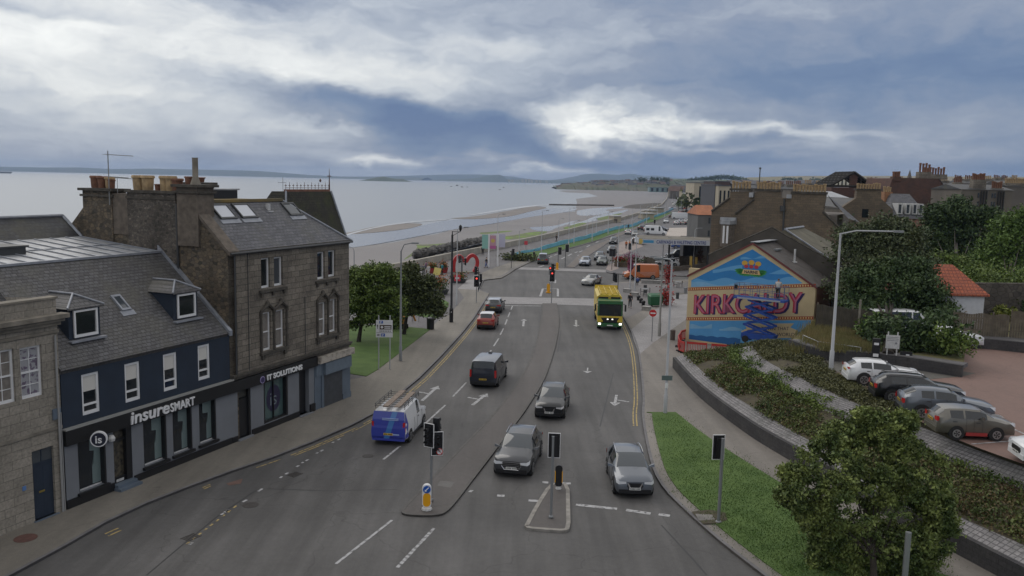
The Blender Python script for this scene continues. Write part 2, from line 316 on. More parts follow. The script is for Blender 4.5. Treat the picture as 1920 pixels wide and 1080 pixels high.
def text_mesh(txt, size, depth=.01, offset=0., shear=0., align='LEFT'):
 cu = bpy.data.curves.new('txt', 'FONT'); cu.body = txt; cu.size = size; cu.extrude = depth; cu.offset = offset; cu.shear = shear; cu.align_x = align; cu.resolution_u = 3
 o = bpy.data.objects.new('txt', cu); C.objects.link(o); dg = bpy.context.evaluated_depsgraph_get(); dg.update()
 me = bpy.data.meshes.new_from_object(o.evaluated_get(dg)); bpy.data.objects.remove(o); return me
def text_obj(name, txt, size, m, parent, loc, rot=(math.pi / 2, 0, 0), depth=.01, offset=0., shear=0., align='LEFT', fitw=None):
 me = text_mesh(txt, size, depth, offset, shear, align); me.materials.clear(); me.materials.append(m)
 o = bpy.data.objects.new(name, me); C.objects.link(o); o.parent = parent; o.location = loc; o.rotation_euler = rot
 if fitw:
  xs = [v.co.x for v in me.vertices]; k = fitw / (max(xs) - min(xs)); o.scale = (k, 1, 1)
 return o
# ================================================================== the setting
from mathutils.geometry import tessellate_polygon
def sheet(name, pts, z, m, kind='structure', label=None):
 vs = [Vector((p[0], p[1], z if len(p) < 3 else p[2])) for p in pts]
 tr = tessellate_polygon([[Vector((v.x, v.y, 0)) for v in vs]])
 b = MB(); b.add(vs, [tuple(t) for t in tr]); o = b.build(name, m)
 for p in o.data.polygons:
  pass
 if sum(p.normal.z for p in o.data.polygons) < 0: o.data.flip_normals()
 return struct(o, kind)
def slab(name, pts, z0, z1, m):
 vs = [Vector((p[0], p[1], z1)) for p in pts]; n = len(vs)
 tr = tessellate_polygon([[Vector((v.x, v.y, 0)) for v in vs]])
 b = MB(); b.add(vs + [Vector((v.x, v.y, z0)) for v in vs], [tuple(t) for t in tr] + [(i, (i + 1) % n, n + (i + 1) % n, n + i) for i in range(n)])
 return struct(b.build(name, m))
def resample(pts, n):
 pts = [Vector(p) for p in pts]; d = [0]
 for a, b in zip(pts, pts[1:]): d.append(d[-1] + (b - a).length)
 out = []
 for i in range(n):
  t = d[-1] * i / (n - 1); k = 0
  while k < len(pts) - 2 and d[k + 1] < t: k += 1
  f = (t - d[k]) / max(1e-6, d[k + 1] - d[k]); out.append(pts[k].lerp(pts[k + 1], f))
 return out
def smooth_line(pts, it=2):
 pts = [Vector(p) for p in pts]
 for _ in range(it):
  q = [pts[0]]
  for a, b in zip(pts, pts[1:]): q += [a.lerp(b, .25), a.lerp(b, .75)]
  pts = q + [pts[-1]]
 return pts
def offset(pts, d):
 out = []
 for i, p in enumerate(pts):
  t = (pts[min(i + 1, len(pts) - 1)] - pts[max(0, i - 1)]).normalized(); out.append(p + Vector((-t.y, t.x)) * d)
 return out
def strip(name, line, w0, w1, z0, z1, m, kind=True):
 a = offset(line, w0); b_ = offset(line, w1); n = len(line); b = MB()
 vs = [(p.x, p.y, z1) for p in a] + [(p.x, p.y, z1) for p in b_] + [(p.x, p.y, z0) for p in a] + [(p.x, p.y, z0) for p in b_]
 fs = []
 for i in range(n - 1):
  fs += [(i, i + 1, n + i + 1, n + i), (i, 2 * n + i, 2 * n + i + 1, i + 1), (n + i, n + i + 1, 3 * n + i + 1, 3 * n + i)]
 fs += [(0, n, 3 * n, 2 * n), (n - 1, 3 * n - 1, 4 * n - 1, 2 * n - 1)]
 b.add(vs, fs); o = b.build(name, m); return struct(o) if kind else o
def watermat(name, col, rough, b1, b2, s1):
 m = mat(name, col, rough); t = m.node_tree; b = t.nodes['Principled BSDF']; b.inputs['IOR'].default_value = 1.33; b.inputs['Specular IOR Level'].default_value = .5
 tcn = t.nodes.new('ShaderNodeTexCoord'); prev = None
 for s, st in ((s1, b1), (s1 * 6, b2)):
  mp = t.nodes.new('ShaderNodeMapping'); mp.inputs['Scale'].default_value = (1, 1.8, 1); mp.inputs['Rotation'].default_value = (0, 0, .4); t.links.new(tcn.outputs['Object'], mp.inputs[0])
  nz = t.nodes.new('ShaderNodeTexNoise'); nz.inputs['Scale'].default_value = s; nz.inputs['Detail'].default_value = 5; t.links.new(mp.outputs[0], nz.inputs['Vector'])
  bp = t.nodes.new('ShaderNodeBump'); bp.inputs['Strength'].default_value = st; bp.inputs['Distance'].default_value = .3; t.links.new(nz.outputs[0], bp.inputs['Height'])
  if prev: t.links.new(prev.outputs[0], bp.inputs['Normal'])
  prev = bp
 t.links.new(prev.outputs[0], b.inputs['Normal']); return m
SEA = watermat('sea_water', (.27, .29, .315), .3, .12, .06, .05)
WET = watermat('wet_sand_water', (.19, .20, .23), .22, .05, .02, .2)
SAND = mat('wet_sand', (.118, .098, .09), .45, col2=(.17, .146, .134), scale=.035, bump=.15, bscale=.6, det=8)
SAND_D = mat('damp_sandbar', (.13, .108, .092), .55, col2=(.17, .142, .125), scale=.05, bump=.15, bscale=.6)
FOAM = mat('surf_foam', (.55, .57, .6), .7, col2=(.3, .33, .38), scale=.3)
struct(raw('sea', [(-17000, -3000, -3.4), (17000, -3000, -3.4), (17000, 15000, -3.4), (-17000, 15000, -3.4)], [(0, 1, 2, 3)], SEA))
def z4(px, py): return (640 + px / 4.174, 300 + py / 4.174)
ZB = -3.3
sw_px = [(720, 497), (760, 492), (806, 481), (856, 472), (901, 463), (945, 455), (991, 446), (1060, 431), (1097, 422), (1151, 411), (1185, 402), (1215, 392), (1240, 383), (1250, 372), (1253, 362), (1254, 357)]
SW = [at(x, y, 1.2).xy for x, y in sw_px]
d0 = (SW[0] - SW[2]).normalized(); SW = [SW[0] + d0 * 160, SW[0] + d0 * 60] + SW
sand_edge = [z4(-400, 760), z4(60, 690), z4(250, 665), z4(430, 640), z4(600, 600), z4(750, 578), z4(850, 550), z4(1050, 520), z4(1250, 490), z4(1480, 440), z4(1830, 402), (1082, 380), (1080, 373), (1121, 368), (1104, 362.5), (1060, 360.5), (1048, 358)]
SE = [at(x, y, ZB).xy for x, y in sand_edge]
sheet('beach', SE + [at(1056, 357, ZB).xy, at(1254, 354, ZB).xy] + list(reversed([p + Vector((1, 1)) for p in SW])), ZB, SAND)
def patch(name, pxs, z, m): return sheet(name, [p for p in smooth_line([at(x, y, z).xy for x, y in pxs + [pxs[0]]], 2)][:-1], z, m)
patch('sandbar', [z4(*p) for p in [(-300, 620), (60, 570), (250, 520), (500, 495), (650, 497), (600, 520), (500, 540), (300, 565), (60, 580), (-300, 640)]], ZB - .02, SAND_D)
patch('sandbar', [z4(*p) for p in [(850, 456), (1050, 441), (1230, 410), (1400, 380), (1500, 360), (1640, 371), (1470, 402), (1340, 440), (1100, 461), (950, 462)]], ZB - .02, SAND_D)
patch('shallow_water', [z4(*p) for p in [(60, 582), (300, 567), (520, 541), (640, 510), (850, 465), (1100, 464), (1340, 444), (1470, 405), (1650, 376), (1850, 372), (1830, 400), (1500, 440), (1250, 488), (1050, 518), (850, 548), (600, 598), (250, 663), (60, 688), (-300, 740), (-300, 660)]], ZB + .012, WET)
patch('shallow_water', [(1082, 395), (1110, 390), (1160, 388), (1200, 385), (1180, 390), (1130, 393), (1150, 398), (1110, 405), (1080, 404)], ZB + .012, WET)
patch('shallow_water', [(1070, 419), (1092, 416), (1115, 405), (1140, 400), (1185, 391), (1160, 402), (1140, 408), (1095, 419), (1066, 424)], ZB + .016, WET)
patch('shallow_water', [(992, 426), (1040, 424), (1062, 417), (1090, 412), (1060, 422), (1040, 428), (1032, 434), (1000, 432)], ZB + .016, WET)
patch('surf', [(600, 452), (700, 425.5), (760, 416), (845, 410), (840, 412), (760, 418), (700, 427), (600, 456)], ZB + .02, FOAM)
patch('surf', [(880, 403), (975, 387), (1010, 384.5), (1060, 382), (1082, 379), (1060, 383.6), (1010, 386), (975, 390), (880, 405)], ZB + .02, FOAM)
GREENW = mat('seaweed_shingle', (.12, .125, .07), .9, col2=(.15, .24, .04), scale=.25, bump=.5, bscale=2, det=9, thr=(.42, .6))
for q in [[(935, 444), (965, 441), (1000, 434), (1030, 434), (1018, 439), (980, 447), (950, 450)], [(1055, 427), (1072, 422), (1090, 417), (1104, 418), (1080, 426), (1060, 431)], [(760, 486), (790, 471), (850, 458), (845, 455), (800, 459), (778, 458), (785, 464), (755, 488)], [(900, 436), (960, 432), (962, 434), (900, 440)], [(1120, 409), (1160, 400), (1170, 399), (1150, 408), (1120, 415)]]:
 patch('seaweed', q, ZB + .02, GREENW)
DARKROCK = mat('dark_outfall', (.07, .06, .05), .9, var=.4, scale=.2)
patch('reef', [(1165, 389), (1180, 384), (1205, 382), (1235, 380), (1246, 383), (1230, 390), (1200, 392)], ZB + .05, DARKROCK)
sheet('ground', SW + [at(1254, 353, 0).xy, Vector((300, 1900)), Vector((6000, 1900)), Vector((6000, -200)), Vector((-250, -200))], 0., mat('town_ground', (.11, .10, .09), .9, var=.25, scale=.05))
strip('sea_wall_face', [Vector(p) for p in SW], 0, .5, -3.6, .1, mat('seawall_concrete', (.34, .315, .27), .85, var=.2, scale=.6))
swo = strip('sea_wall', resample(SW, 90), -.35, .25, .1, 1.25, MATS['seawall_concrete'], False); tag(swo, 'long pale concrete parapet wall between promenade and beach', 'sea wall')
def ext(line, p0): return [Vector(p0)] + line
LK = smooth_line([Vector((-22.5, 12)), Vector((-18.9, 24))] + L2([(85, 1050), (231, 965), (400, 899), (545, 850), (691, 787), (745, 746), (800, 700), (880, 612), (908, 568), (915, 557)]), 1)
LK2 = smooth_line(L2([(917, 551), (908, 547), (899, 545.5), (903, 535), (908, 525), (940, 521), (954, 513), (967, 504), (1000, 488), (1050, 471), (1097, 459), (1144, 443.5), (1171, 435), (1199, 425), (1239, 412), (1261, 400), (1272, 390), (1285, 375), (1292, 366)]), 1)
LEFT = LK + LK2
RK = smooth_line([Vector((20, 8)), Vector((12.2, 22))] + L2([(1385, 1050), (1295, 972), (1230, 907), (1212, 842), (1202, 780), (1206, 750), (1197, 660), (1182, 620), (1162, 585), (1152, 556)]), 2)
RK2 = smooth_line(L2([(1152, 556), (1140, 545), (1138, 537), (1150, 531.5), (1170, 529.5), (1236, 528), (1300, 524), (1400, 528)]), 2)
sheet('road', [Vector((-24, 0))] + offset(LEFT, .4) + [Vector((330, 1300)), Vector((200, 700)), Vector((90, 300)), Vector((75, 165)), Vector((75, 140)), Vector((30, 0))], .012, ASPH)
slab('promenade', [Vector((-110, -10)), Vector((-26, -10))] + LEFT + [Vector(p) for p in reversed(SW)], 0, .12, ASPH_PROM)
slab('pavement_right', RK + RK2 + [Vector((60, 120)), Vector((150, 110)), Vector((150, 0)), Vector((24, 0))], 0, .12, PAVE)
NK = smooth_line(L2([(1320, 520), (1291, 519), (1181, 516), (1140, 513), (1135, 509), (1140, 498), (1158, 478), (1157, 462), (1170, 450), (1205, 438), (1240, 425), (1262, 412), (1290, 392), (1302, 375)]), 1)
slab('pavement_north', [Vector((300, 900)), Vector((300, 135)), Vector((60, 134))] + NK, 0, .12, ASPH_PROM)
KW = .16
strip('kerb', LK, 0, KW, 0, .126, KERB); strip('kerb', LK2[:40], 0, .3, 0, .126, KERB)
strip('kerb', RK, -KW, 0, 0, .126, KERB); strip('kerb', RK2, -KW, 0, 0, .126, KERB); strip('kerb', NK, -KW, 0, 0, .126, KERB)
fw = LK + L2([(917, 551), (899, 545.5), (858, 543), (870, 560), (843, 592), (822, 603), (800, 625), (707, 697), (687, 709), (655, 715)])
PAVE2 = asphalt('footway_brown', (.175, .160, .138), .2)
sheet('footway', [Vector((-26, 5))] + fw + [Vector((-10.6, 53.9)), Vector((-19.3, 33)), Vector((-27, 14.5))], .1235, PAVE2)
sheet('footway', L2([(898, 545), (902, 535), (907, 526.5), (940, 522.5), (954, 514.5), (967, 505.5), (1000, 489.5), (985, 488), (955, 494), (925, 504), (900, 514), (878, 526)]), .1237, PAVE2)
sheet('paved_crossing', L2([(878, 526), (906, 525.3), (898, 545.5), (858, 543)]), .126, PAVE_L)
sheet('paved_strip', L2([(1182, 621), (1198, 668), (1225, 645), (1290, 598), (1290, 552), (1262, 556)]), .1235, PAVE_L)
sheet('paved_plaza', L2([(1140, 545), (1155, 558), (1175, 600), (1262, 553), (1290, 550), (1290, 531), (1170, 531.5), (1142, 535)]), .1225, asphalt('plaza_tarmac', (.15, .14, .14), .15))
sheet('crossing', L2([(914, 556.5), (1152, 561), (1160, 575.5), (1044, 571.5), (1017, 571), (905, 569.5)]), .030, PAVE_L)
sheet('crossing', L2([(977, 501.5), (1137, 506), (1137, 511), (970, 505.5)]), .030, PAVE_L)
sheet('pink_pavement', L2([(1157, 478), (1168, 478), (1205, 463), (1205, 452), (1176, 452), (1160, 456)]), .128, asphalt('pink_paving', (.27, .22, .20), .1))
sheet('pink_pavement', L2([(1136, 506), (1140, 498), (1157, 491), (1160, 505), (1145, 510)]), .128, MATS['pink_paving'])
sheet('pale_paving', L2([(1245, 448), (1310, 448), (1310, 427), (1255, 428)]), .13, asphalt('cream_paving', (.42, .37, .33), .05))
ML = L2([(1017, 570), (1016, 590), (1013, 607), (1005, 645), (993, 680), (975, 710), (955, 740), (924, 780), (880, 825), (820, 887), (775, 935), (752, 959)]); MR = L2([(1044, 570), (1049, 595), (1048, 615), (1044, 640), (1036, 672), (1024, 707), (1012, 730), (1000, 749), (980, 780), (950, 818), (922, 857), (885, 905), (855, 945), (836, 965), (817, 970)])
MED = smooth_line(ML + L2([(754, 967), (780, 970)]) + list(reversed(MR)), 1)
slab('median', MED, 0, .09, ASPH_B)
strip('median_kerb', MED, 0, .13, 0, .1, mat('dark_kerb', (.10, .095, .09), .8, var=.2, scale=2))
FM = L2([(1063, 501), (1080, 485), (1100, 466), (1135, 453), (1157, 440), (1175, 432), (1200, 422), (1230, 409), (1240, 404), (1236, 409), (1205, 424), (1180, 435), (1150, 448), (1124, 466), (1098, 483), (1076, 502)])
slab('median', FM, 0, .09, asphalt('median_tan', (.135, .115, .10), .12)); strip('median_kerb', FM, 0, .12, 0, .096, KERB)
ISL = smooth_line(L2([(984, 990), (1005, 950), (1030, 911), (1048, 909), (1067, 912), (1068, 955), (1069, 995), (1057, 1000), (1020, 997), (990, 995), (984, 990)]), 1)
slab('traffic_island', ISL, 0, .10, ASPH_B); strip('island_kerb', ISL, -.16, .02, 0, .115, mat('island_kerb_stone', (.25, .235, .215), .8, var=.25, scale=3))
mk = MB()
def seg(b, p, q, w, z=.022, px=True):
 if px: p = at(*p).xy; q = at(*q).xy
 d = (q - p).normalized(); n = Vector((-d.y, d.x)) * w / 2
 b.poly([(p.x + n.x, p.y + n.y, z), (p.x - n.x, p.y - n.y, z), (q.x - n.x, q.y - n.y, z), (q.x + n.x, q.y + n.y, z)])
for a in [((719, 862), (750, 837)), ((760, 829), (775, 816)), ((797, 795), (835, 760)), ((849, 744), (875, 717)), ((905, 690), (909, 681)), ((913, 669), (921, 657)), ((925.5, 649.5), (935, 635)), ((938, 628), (944, 616)), ((947, 609), (951, 599)), ((952.5, 595), (956, 586)), ((958, 581), (961, 574))]: seg(mk, *a, .13)
seg(mk, (942, 573.3), (1014, 574), .28)
seg(mk, (630, 1058), (735, 976), .12)
for i in range(12):
 t0 = i / 12; a = (745 + 70 * t0, 1065 - 75 * t0); b_ = (745 + 70 * (t0 + .07), 1065 - 75 * (t0 + .07)); seg(mk, a, b_, .12 + .04 * random.random())
for a in [((880, 921), (886, 922)), ((932, 930), (946, 930.5)), ((991, 939), (1009, 940)), ((1017, 905), (1028, 905.5)), ((1050, 906.5), (1070, 907.5)), ((1080, 947), (1157, 955)), ((1174, 957), (1220, 964)), ((1235, 965), (1256, 968))]: seg(mk, *a, .26)
for a in [((1033, 550), (1016, 557)), ((1016, 557), (1010, 569))]: pass
for a in [((1013, 556), (1018, 541.5)), ((1018, 541.5), (1046, 541.5)), ((1046, 541.5), (1046, 556)), ((1030, 530), (1040, 530)), ((1041, 525), (1041, 531))]: seg(mk, *a, .28)
for a in [((1025, 484), (1035, 481)), ((1039, 479), (1045, 477)), ((1052, 486), (1060, 482)), ((1065, 480), (1072, 476)), ((1078, 474), (1083, 472)), ((1083, 480), (1086, 478)), ((1010, 501), (1020, 498)), ((1086, 473), (1092, 470)), ((1100, 463), (1106, 460)), ((1117, 455), (1122, 453))]: seg(mk, *a, .3)
seg(mk, (1192, 437), (1212, 437.3), .5)
def arrow(b, base, tip, w=.18, turn=0):
 p = at(*base).xy; q = at(*tip).xy; d = (q - p).normalized(); n = Vector((-d.y, d.x)); L = (q - p).length; h = min(.95, L * .35)
 seg(b, p, q - d * h, w, .022, False); m_ = q - d * h
 b.poly([(m_.x + n.x * .36, m_.y + n.y * .36, .022), (m_.x - n.x * .36, m_.y - n.y * .36, .022), (q.x, q.y, .022)])
 if turn:
  c = p + d * L * .45; e = c + n * turn * .9 + d * .3; seg(b, c, e, w, .023, False)
arrow(mk, (981, 612), (982.5, 598.5), .22); arrow(mk, (1080, 600.5), (1080.5, 613), .22); arrow(mk, (886, 760), (914, 738), .22, 1); arrow(mk, (1156, 741), (1152, 762), .18, 1); arrow(mk, (791, 752), (822, 724), .22, 1); arrow(mk, (1102, 690), (1101, 700), .1)
for x0, y0, x1, y1 in [(414, 966, 420, 963), (423, 960, 430, 957), (455, 942, 463, 938), (484, 922, 492, 917), (525, 897, 529, 894), (535, 890, 540, 887), (556, 876, 561, 873), (566, 869, 569, 867), (573, 865, 578, 862), (593, 851, 596, 849), (601, 847, 606, 844), (623, 831, 626, 829), (633, 826, 638, 823), (355, 1022, 361, 1018), (420, 962, 428, 957)]: seg(mk, (x0, y0), (x1, y1), .12)
sm = MB()
for pl in ([(275, 1079), (345, 1020), (410, 967), (480, 920)], [(500, 917), (620, 921), (745, 918)], [(1240, 985), (1300, 1050), (1325, 1079)], [(1150, 700), (1135, 760), (1125, 800)], [(1052, 620), (1046, 660)]):
 for p_, q_ in zip(pl, pl[1:]): seg(sm, p_, q_, .07, .0145)
struct(sm.build('road_seams', mat('bitumen_seam', (.03, .03, .032), .6)))
struct(mk.build('white_road_markings', WHITE_LN))
ym = MB()
def dbl(line, o1, o2, a0, a1, gap):
 pts = resample([Vector((p.x, p.y)) for p in line], 500)
 for o in (o1, o2):
  q = offset(pts, o); i = int(a0 * 499)
  while i < int(a1 * 499) - 1:
   L = 4 if random.random() < gap else 22
   j = min(i + L, int(a1 * 499))
   if random.random() > gap * .75:
    for k in range(i, j): seg(ym, q[k], q[min(499, k + 1)], .085, .022, False)
   i = j
dbl(LK, -.36, -.56, .50, .985, .06); dbl(LK, -.36, -.56, .32, .50, .62); dbl(RK, .34, .54, .43, .93, .08)
for a in [((197, 1002), (222, 991)), ((203, 1006), (227, 995)), ((380, 915), (394, 909)), ((382, 918), (395, 912))] + [((350 + k * 11, 1021 - k * 8.5), (355 + k * 11, 1017 - k * 8.5)) for k in range(9)]: seg(ym, *a, .09)
struct(ym.build('yellow_road_markings', YELLOW_LN))
struct(slab('grass_verge', smooth_line(L2([(1212, 777), (1267, 777), (1300, 804), (1335, 829), (1405, 875), (1457, 907), (1530, 950), (1640, 1012), (1760, 1082)]) + [Vector((24, 24)), Vector((22, 10))], 0) + [p for p in offset(RK, -.62) if 14 < p.y < 51.5], .12, .16, GRASS), 'stuff')
struct(slab('lawn', [Vector(p) for p in L2([(807, 620), (745, 668), (707, 697), (687, 709), (655, 704)])] + [Vector((-22, 60)), Vector((-24, 76))] + L2([(700, 612), (767, 616)]), .12, .16, GRASS), 'stuff')
struct(slab('lawn', smooth_line(L2([(810, 560), (842, 567), (840, 580), (822, 601), (790, 596), (770, 590), (740, 575)]), 1), .12, .16, GRASS_D), 'stuff')
struct(slab('verge', L2([(950, 486), (992, 486.5), (1025, 479), (1066, 466), (1120, 451), (1144, 441), (1171, 433), (1199, 423.5), (1199, 421), (1187, 426.5), (1144, 433), (1097, 450), (1050, 461), (1015, 471), (972, 478), (955, 480)]), .12, .16, GRASS_D), 'stuff')
struct(slab('verge', L2([(1208, 420), (1225, 416.5), (1240, 409.5), (1261, 398.5), (1255, 399), (1230, 407), (1210, 414)]), .12, .16, GRASS_D), 'stuff')
def ridge(name, prof, Y, base_py, depth, m, jag=0, n=160, z_base=-4.):
 """prof: skyline from the survey; a ridge with a near foot, a crest and a far foot"""
 xs = [p[0] for p in prof]; ys = [p[1] for p in prof]; vs = []; rows = 7
 for i in range(n):
  px = xs[0] + (xs[-1] - xs[0]) * i / (n - 1); py = float(np.interp(px, xs, ys)) - (random.random() * jag if jag else 0)
  top = atY(px, py, Y + depth / 2); hz = max(top.z, z_base + .5)
  kx = top.x / top.y
  for r in range(rows):
   f = r / (rows - 1); zz = z_base + (hz - z_base) * (math.sin(math.pi * min(1, f * 1.0)) ** .8 if 0 < f < 1 else 0)
   if 0 < f < .5: zz *= 1 + .06 * math.sin(i * .7 + r * 2)
   yy = Y + depth * f; vs.append((kx * (Y + depth / 2) + (random.random() - .5) * depth * .02, yy, zz))
 fs = [(i * rows + r, (i + 1) * rows + r, (i + 1) * rows + r + 1, i * rows + r + 1) for i in range(n - 1) for r in range(rows - 1)]
 return struct(raw(name, vs, fs, m, smooth=True))
HILL = mat('far_hill', (.06, .085, .07), .9, col2=(.09, .10, .07), scale=.002)
def zz(px, py): return (px / 2., py / 2.)
ridge('far_hills', [(-200, 312), (0, 312.5), (75, 314), (150, 314), (210, 317), (280, 316), (380, 318), (475, 320), (530, 324), (580, 328), (640, 331), (800, 333)], 9500, 0, 1500, HILL)
ridge('far_hills', [(560, 331), (700, 331), (780, 329), (840, 327), (900, 327), (960, 331), (1000, 337), (1100, 342)], 12500, 0, 1500, HILL)
ridge('crag_hill', [(780, 338), (836, 337), (870, 335), (892, 334), (910, 330), (920, 328.5), (930, 327.5), (937, 327.5), (943, 331), (949, 335.5), (1000, 337), (1080, 339)], 8500, 0, 900, HILL)
ridge('far_hills', [(1000, 340), (1050, 336), (1065, 333), (1078, 331), (1092, 327), (1110, 325.5), (1126, 325.5), (1145, 327), (1160, 328), (1176, 326), (1188, 326), (1198, 328), (1207, 329.5), (1231, 329), (1262, 333), (1330, 336)], 11000, 0, 1500, HILL)
ridge('island', [(660, 341), (681, 338), (695, 335), (706, 332.5), (719, 331), (730, 333), (742, 335.5), (755, 336), (768, 340), (775, 342)], 4600, 0, 250, mat('island_green', (.05, .075, .04), .9, col2=(.09, .10, .06), scale=.01), n=60)
HEAD = mat('headland', (.05, .07, .03), .9, col2=(.11, .095, .06), scale=.02, det=9)
ridge('headland', [(1038, 351), (1050, 347.5), (1056, 344.5), (1080, 342.5), (1119, 341), (1160, 340), (1215, 338), (1286, 338), (1330, 338)], 2000, 0, 420, HEAD, n=120)
FIELD = mat('stubble_field', (.23, .185, .10), .9, col2=(.17, .16, .08), scale=.003, det=6); GREENF = mat('pasture', (.085, .13, .045), .9, col2=(.10, .12, .06), scale=.004)
ridge('green_field_hill', [(1235, 338), (1262, 336), (1300, 335.5), (1350, 336), (1400, 339)], 2500, 0, 500, GREENF, n=60, z_base=0)
ridge('stubble_field_hill', [(1370, 340), (1392, 333), (1440, 331.5), (1500, 330), (1577, 329.5), (1700, 330), (1800, 331), (1916, 331.5), (2000, 332), (2200, 335)], 2600, 0, 700, FIELD, n=140, z_base=0)
rk = [(846, 350, 5, 1.2), (857, 348.5, 6, 2), (866, 351, 6, 1.4), (876, 351, 5, 1), (937, 356, 8, 1), (944, 352, 5, 1.2)]
for i, (px, py, wd, hh) in enumerate(rk):
 p = at(px, py, -3.4); k = p.y / 1580; b = MB(); ring = [(-wd * k * .5, 0), (-wd * k * .2, -6), (wd * k * .4, -5), (wd * k * .5, 3), (0, 8)]
 n = 5; b.add([(x, y, -.4) for x, y in ring] + [(x * .45, y * .5, hh * k * (.7 + .3 * (j % 2))) for j, (x, y) in enumerate(ring)], [(j, (j + 1) % n, n + (j + 1) % n, n + j) for j in range(n)] + [tuple(range(n, 2 * n))])
 o = b.build('sea_rock', DARKROCK, loc=p); tag(o, ['left end rock of the low skerries off the bay', 'highest rock of the low skerries', 'flat rock right of the highest skerry', 'small rock closing the skerries on the right', 'wide flat rock nearer the headland', 'small dark rock behind the wide flat one'][i], 'rock', 'skerries on the sea')
o = strip('outfall', [at(1030, 384.5, ZB).xy, at(1060, 385, ZB).xy, at(1150, 386, ZB).xy], -1.5, 1.5, ZB, ZB + .9, DARKROCK, False); tag(o, 'long dark outfall pipe lying across the beach', 'outfall')
ROCK = mat('boulder_grey', (.10, .095, .09), .9, var=.45, scale=.7, bump=.5)
arm = MB(); A0 = at(782, 473, -1).xy; A1 = at(905, 448, -1).xy
for i in range(900):
 f = random.random(); q = A0.lerp(A1, f); u = random.random(); wv = (q - Vector((0, 0))).normalized() * (u * 13 * (.4 + f * .9)); c = Vector((q.x - .2 + wv.x, q.y + wv.y, -2.6 + 1.9 * (1 - u) * (.6 + .4 * random.random())))
 r = .5 + .55 * random.random(); vs = [c + Vector((r * math.cos(a) * (.8 + .4 * random.random()), r * math.sin(a) * (.8 + .4 * random.random()), z * r * .7)) for z, k in ((-.6, 1), (.2, 1)) for a in [j * math.pi / 3 for j in range(6)]]
 vs += [c + Vector(((random.random() - .5) * r, (random.random() - .5) * r, r * .75))]
 arm.add(vs, [(j, (j + 1) % 6, 6 + (j + 1) % 6, 6 + j) for j in range(6)] + [(6 + j, 6 + (j + 1) % 6, 12) for j in range(6)])
tag(arm.build('rock_armour', ROCK), 'heap of grey boulders on the beach under the sea wall', 'boulders', kind='stuff')
CPZ = 3.3
def line3(pxs, z): return [at(x, y, z) for x, y in pxs]
NB = 90
B0 = resample(smooth_line([Vector((p.x, p.y, .12)) for p in line3([(1266, 689), (1302, 732), (1347, 770), (1402, 810), (1430, 829), (1500, 870), (1600, 928), (1700, 984), (1810, 1042), (1890, 1085), (2050, 1170)], .12)], 2), NB)
BT = [Vector((p.x, p.y, .95)) for p in B0]
B1 = resample(smooth_line(line3([(1284, 664), (1320, 700), (1360, 733), (1410, 763), (1460, 793), (1497, 815), (1600, 868), (1700, 920), (1805, 972), (1920, 1022), (2090, 1100)], 1.35), 2), NB)
B2 = resample(smooth_line(line3([(1372, 655), (1379, 677), (1400, 695), (1435, 712), (1475, 735), (1510, 755), (1585, 785), (1660, 815), (1765, 858), (1825, 882), (1915, 917), (2090, 985)], 2.2), 2), NB)
B3 = resample(smooth_line(line3([(1412, 648), (1430, 672), (1460, 690), (1505, 710), (1550, 732), (1590, 750), (1650, 775), (1700, 790), (1752, 810), (1805, 834), (1898, 868), (2100, 945)], 3.0), 2), NB)
B4 = resample(smooth_line(line3([(1432, 643), (1487, 641), (1540, 665), (1560, 693), (1600, 715), (1650, 745), (1705, 780), (1752, 803), (1800, 827), (1895, 862), (2110, 935)], CPZ), 2), NB)
def ribbon(name, a, b, m, sub=4, bumpy=0., kind='structure'):
 vs = []; n = len(a)
 for i in range(n):
  for k in range(sub + 1):
   f = k / sub; p = a[i].lerp(b[i], f); p.z += bumpy * math.sin(math.pi * f) * (.6 + .4 * math.sin(i * .8)); vs.append(p)
 fs = [(i * (sub + 1) + k, (i + 1) * (sub + 1) + k, (i + 1) * (sub + 1) + k + 1, i * (sub + 1) + k + 1) for i in range(n - 1) for k in range(sub)]
 o = raw(name, vs, fs, m); uvl = o.data.uv_layers.new(name='UVMap'); arc = [0.]
 for i in range(1, n): arc.append(arc[-1] + (a[i] - a[i - 1]).length)
 for p in o.data.polygons:
  for li in p.loop_indices:
   vi = o.data.loops[li].vertex_index; i, k = divmod(vi, sub + 1); uvl.data[li].uv = (arc[i], (b[i] - a[i]).length * k / sub)
 if sum(p.normal.z for p in o.data.polygons) < 0: o.data.flip_normals()
 return struct(o, kind)
SETT = brickmat('grey_setts', (.30, .285, .29), (.23, .22, .225), (.11, .105, .11), .24, .20, .018, .8, (.13, .13, .125), .8, .9, True, 0.)
for nd in list(SETT.node_tree.nodes):
 if nd.type == 'VECT_MATH':
  SETT.node_tree.links.remove(nd.inputs[2].links[0]); SETT.node_tree.links.new([q for q in SETT.node_tree.nodes if q.type == 'TEX_COORD'][0].outputs['UV'], nd.inputs[2]); nd.inputs[1].default_value = (.0, .0, 0)
BWALL = brickmat('dark_stone_wall', (.055, .053, .055), (.04, .038, .042), (.03, .028, .03), .4, .2, .012, .85, (.075, .072, .07), .7, .4)
EARTH = mat('planting_soil', (.055, .045, .032), .95, col2=(.085, .075, .04), scale=2.2, bump=.5)
def wallband(name, line, thick, z1, z0, m, label, cat='wall'):
 o = strip(name, [p.xy for p in line], 0, thick, z0, z1, m, False); return tag(o, label, cat)
wallband('retaining_wall', B0, -.22, .95, 0, BWALL, 'long curved dark stone retaining wall along the right pavement')
ribbon('sett_slope', [p + Vector((0, 0, .004)) for p in BT], B1, SETT); ribbon('planted_bank', B1, B2, EARTH, bumpy=.12); ribbon('sett_slope', B2, B3, SETT); ribbon('planted_bank', B3, B4, EARTH, bumpy=.1)
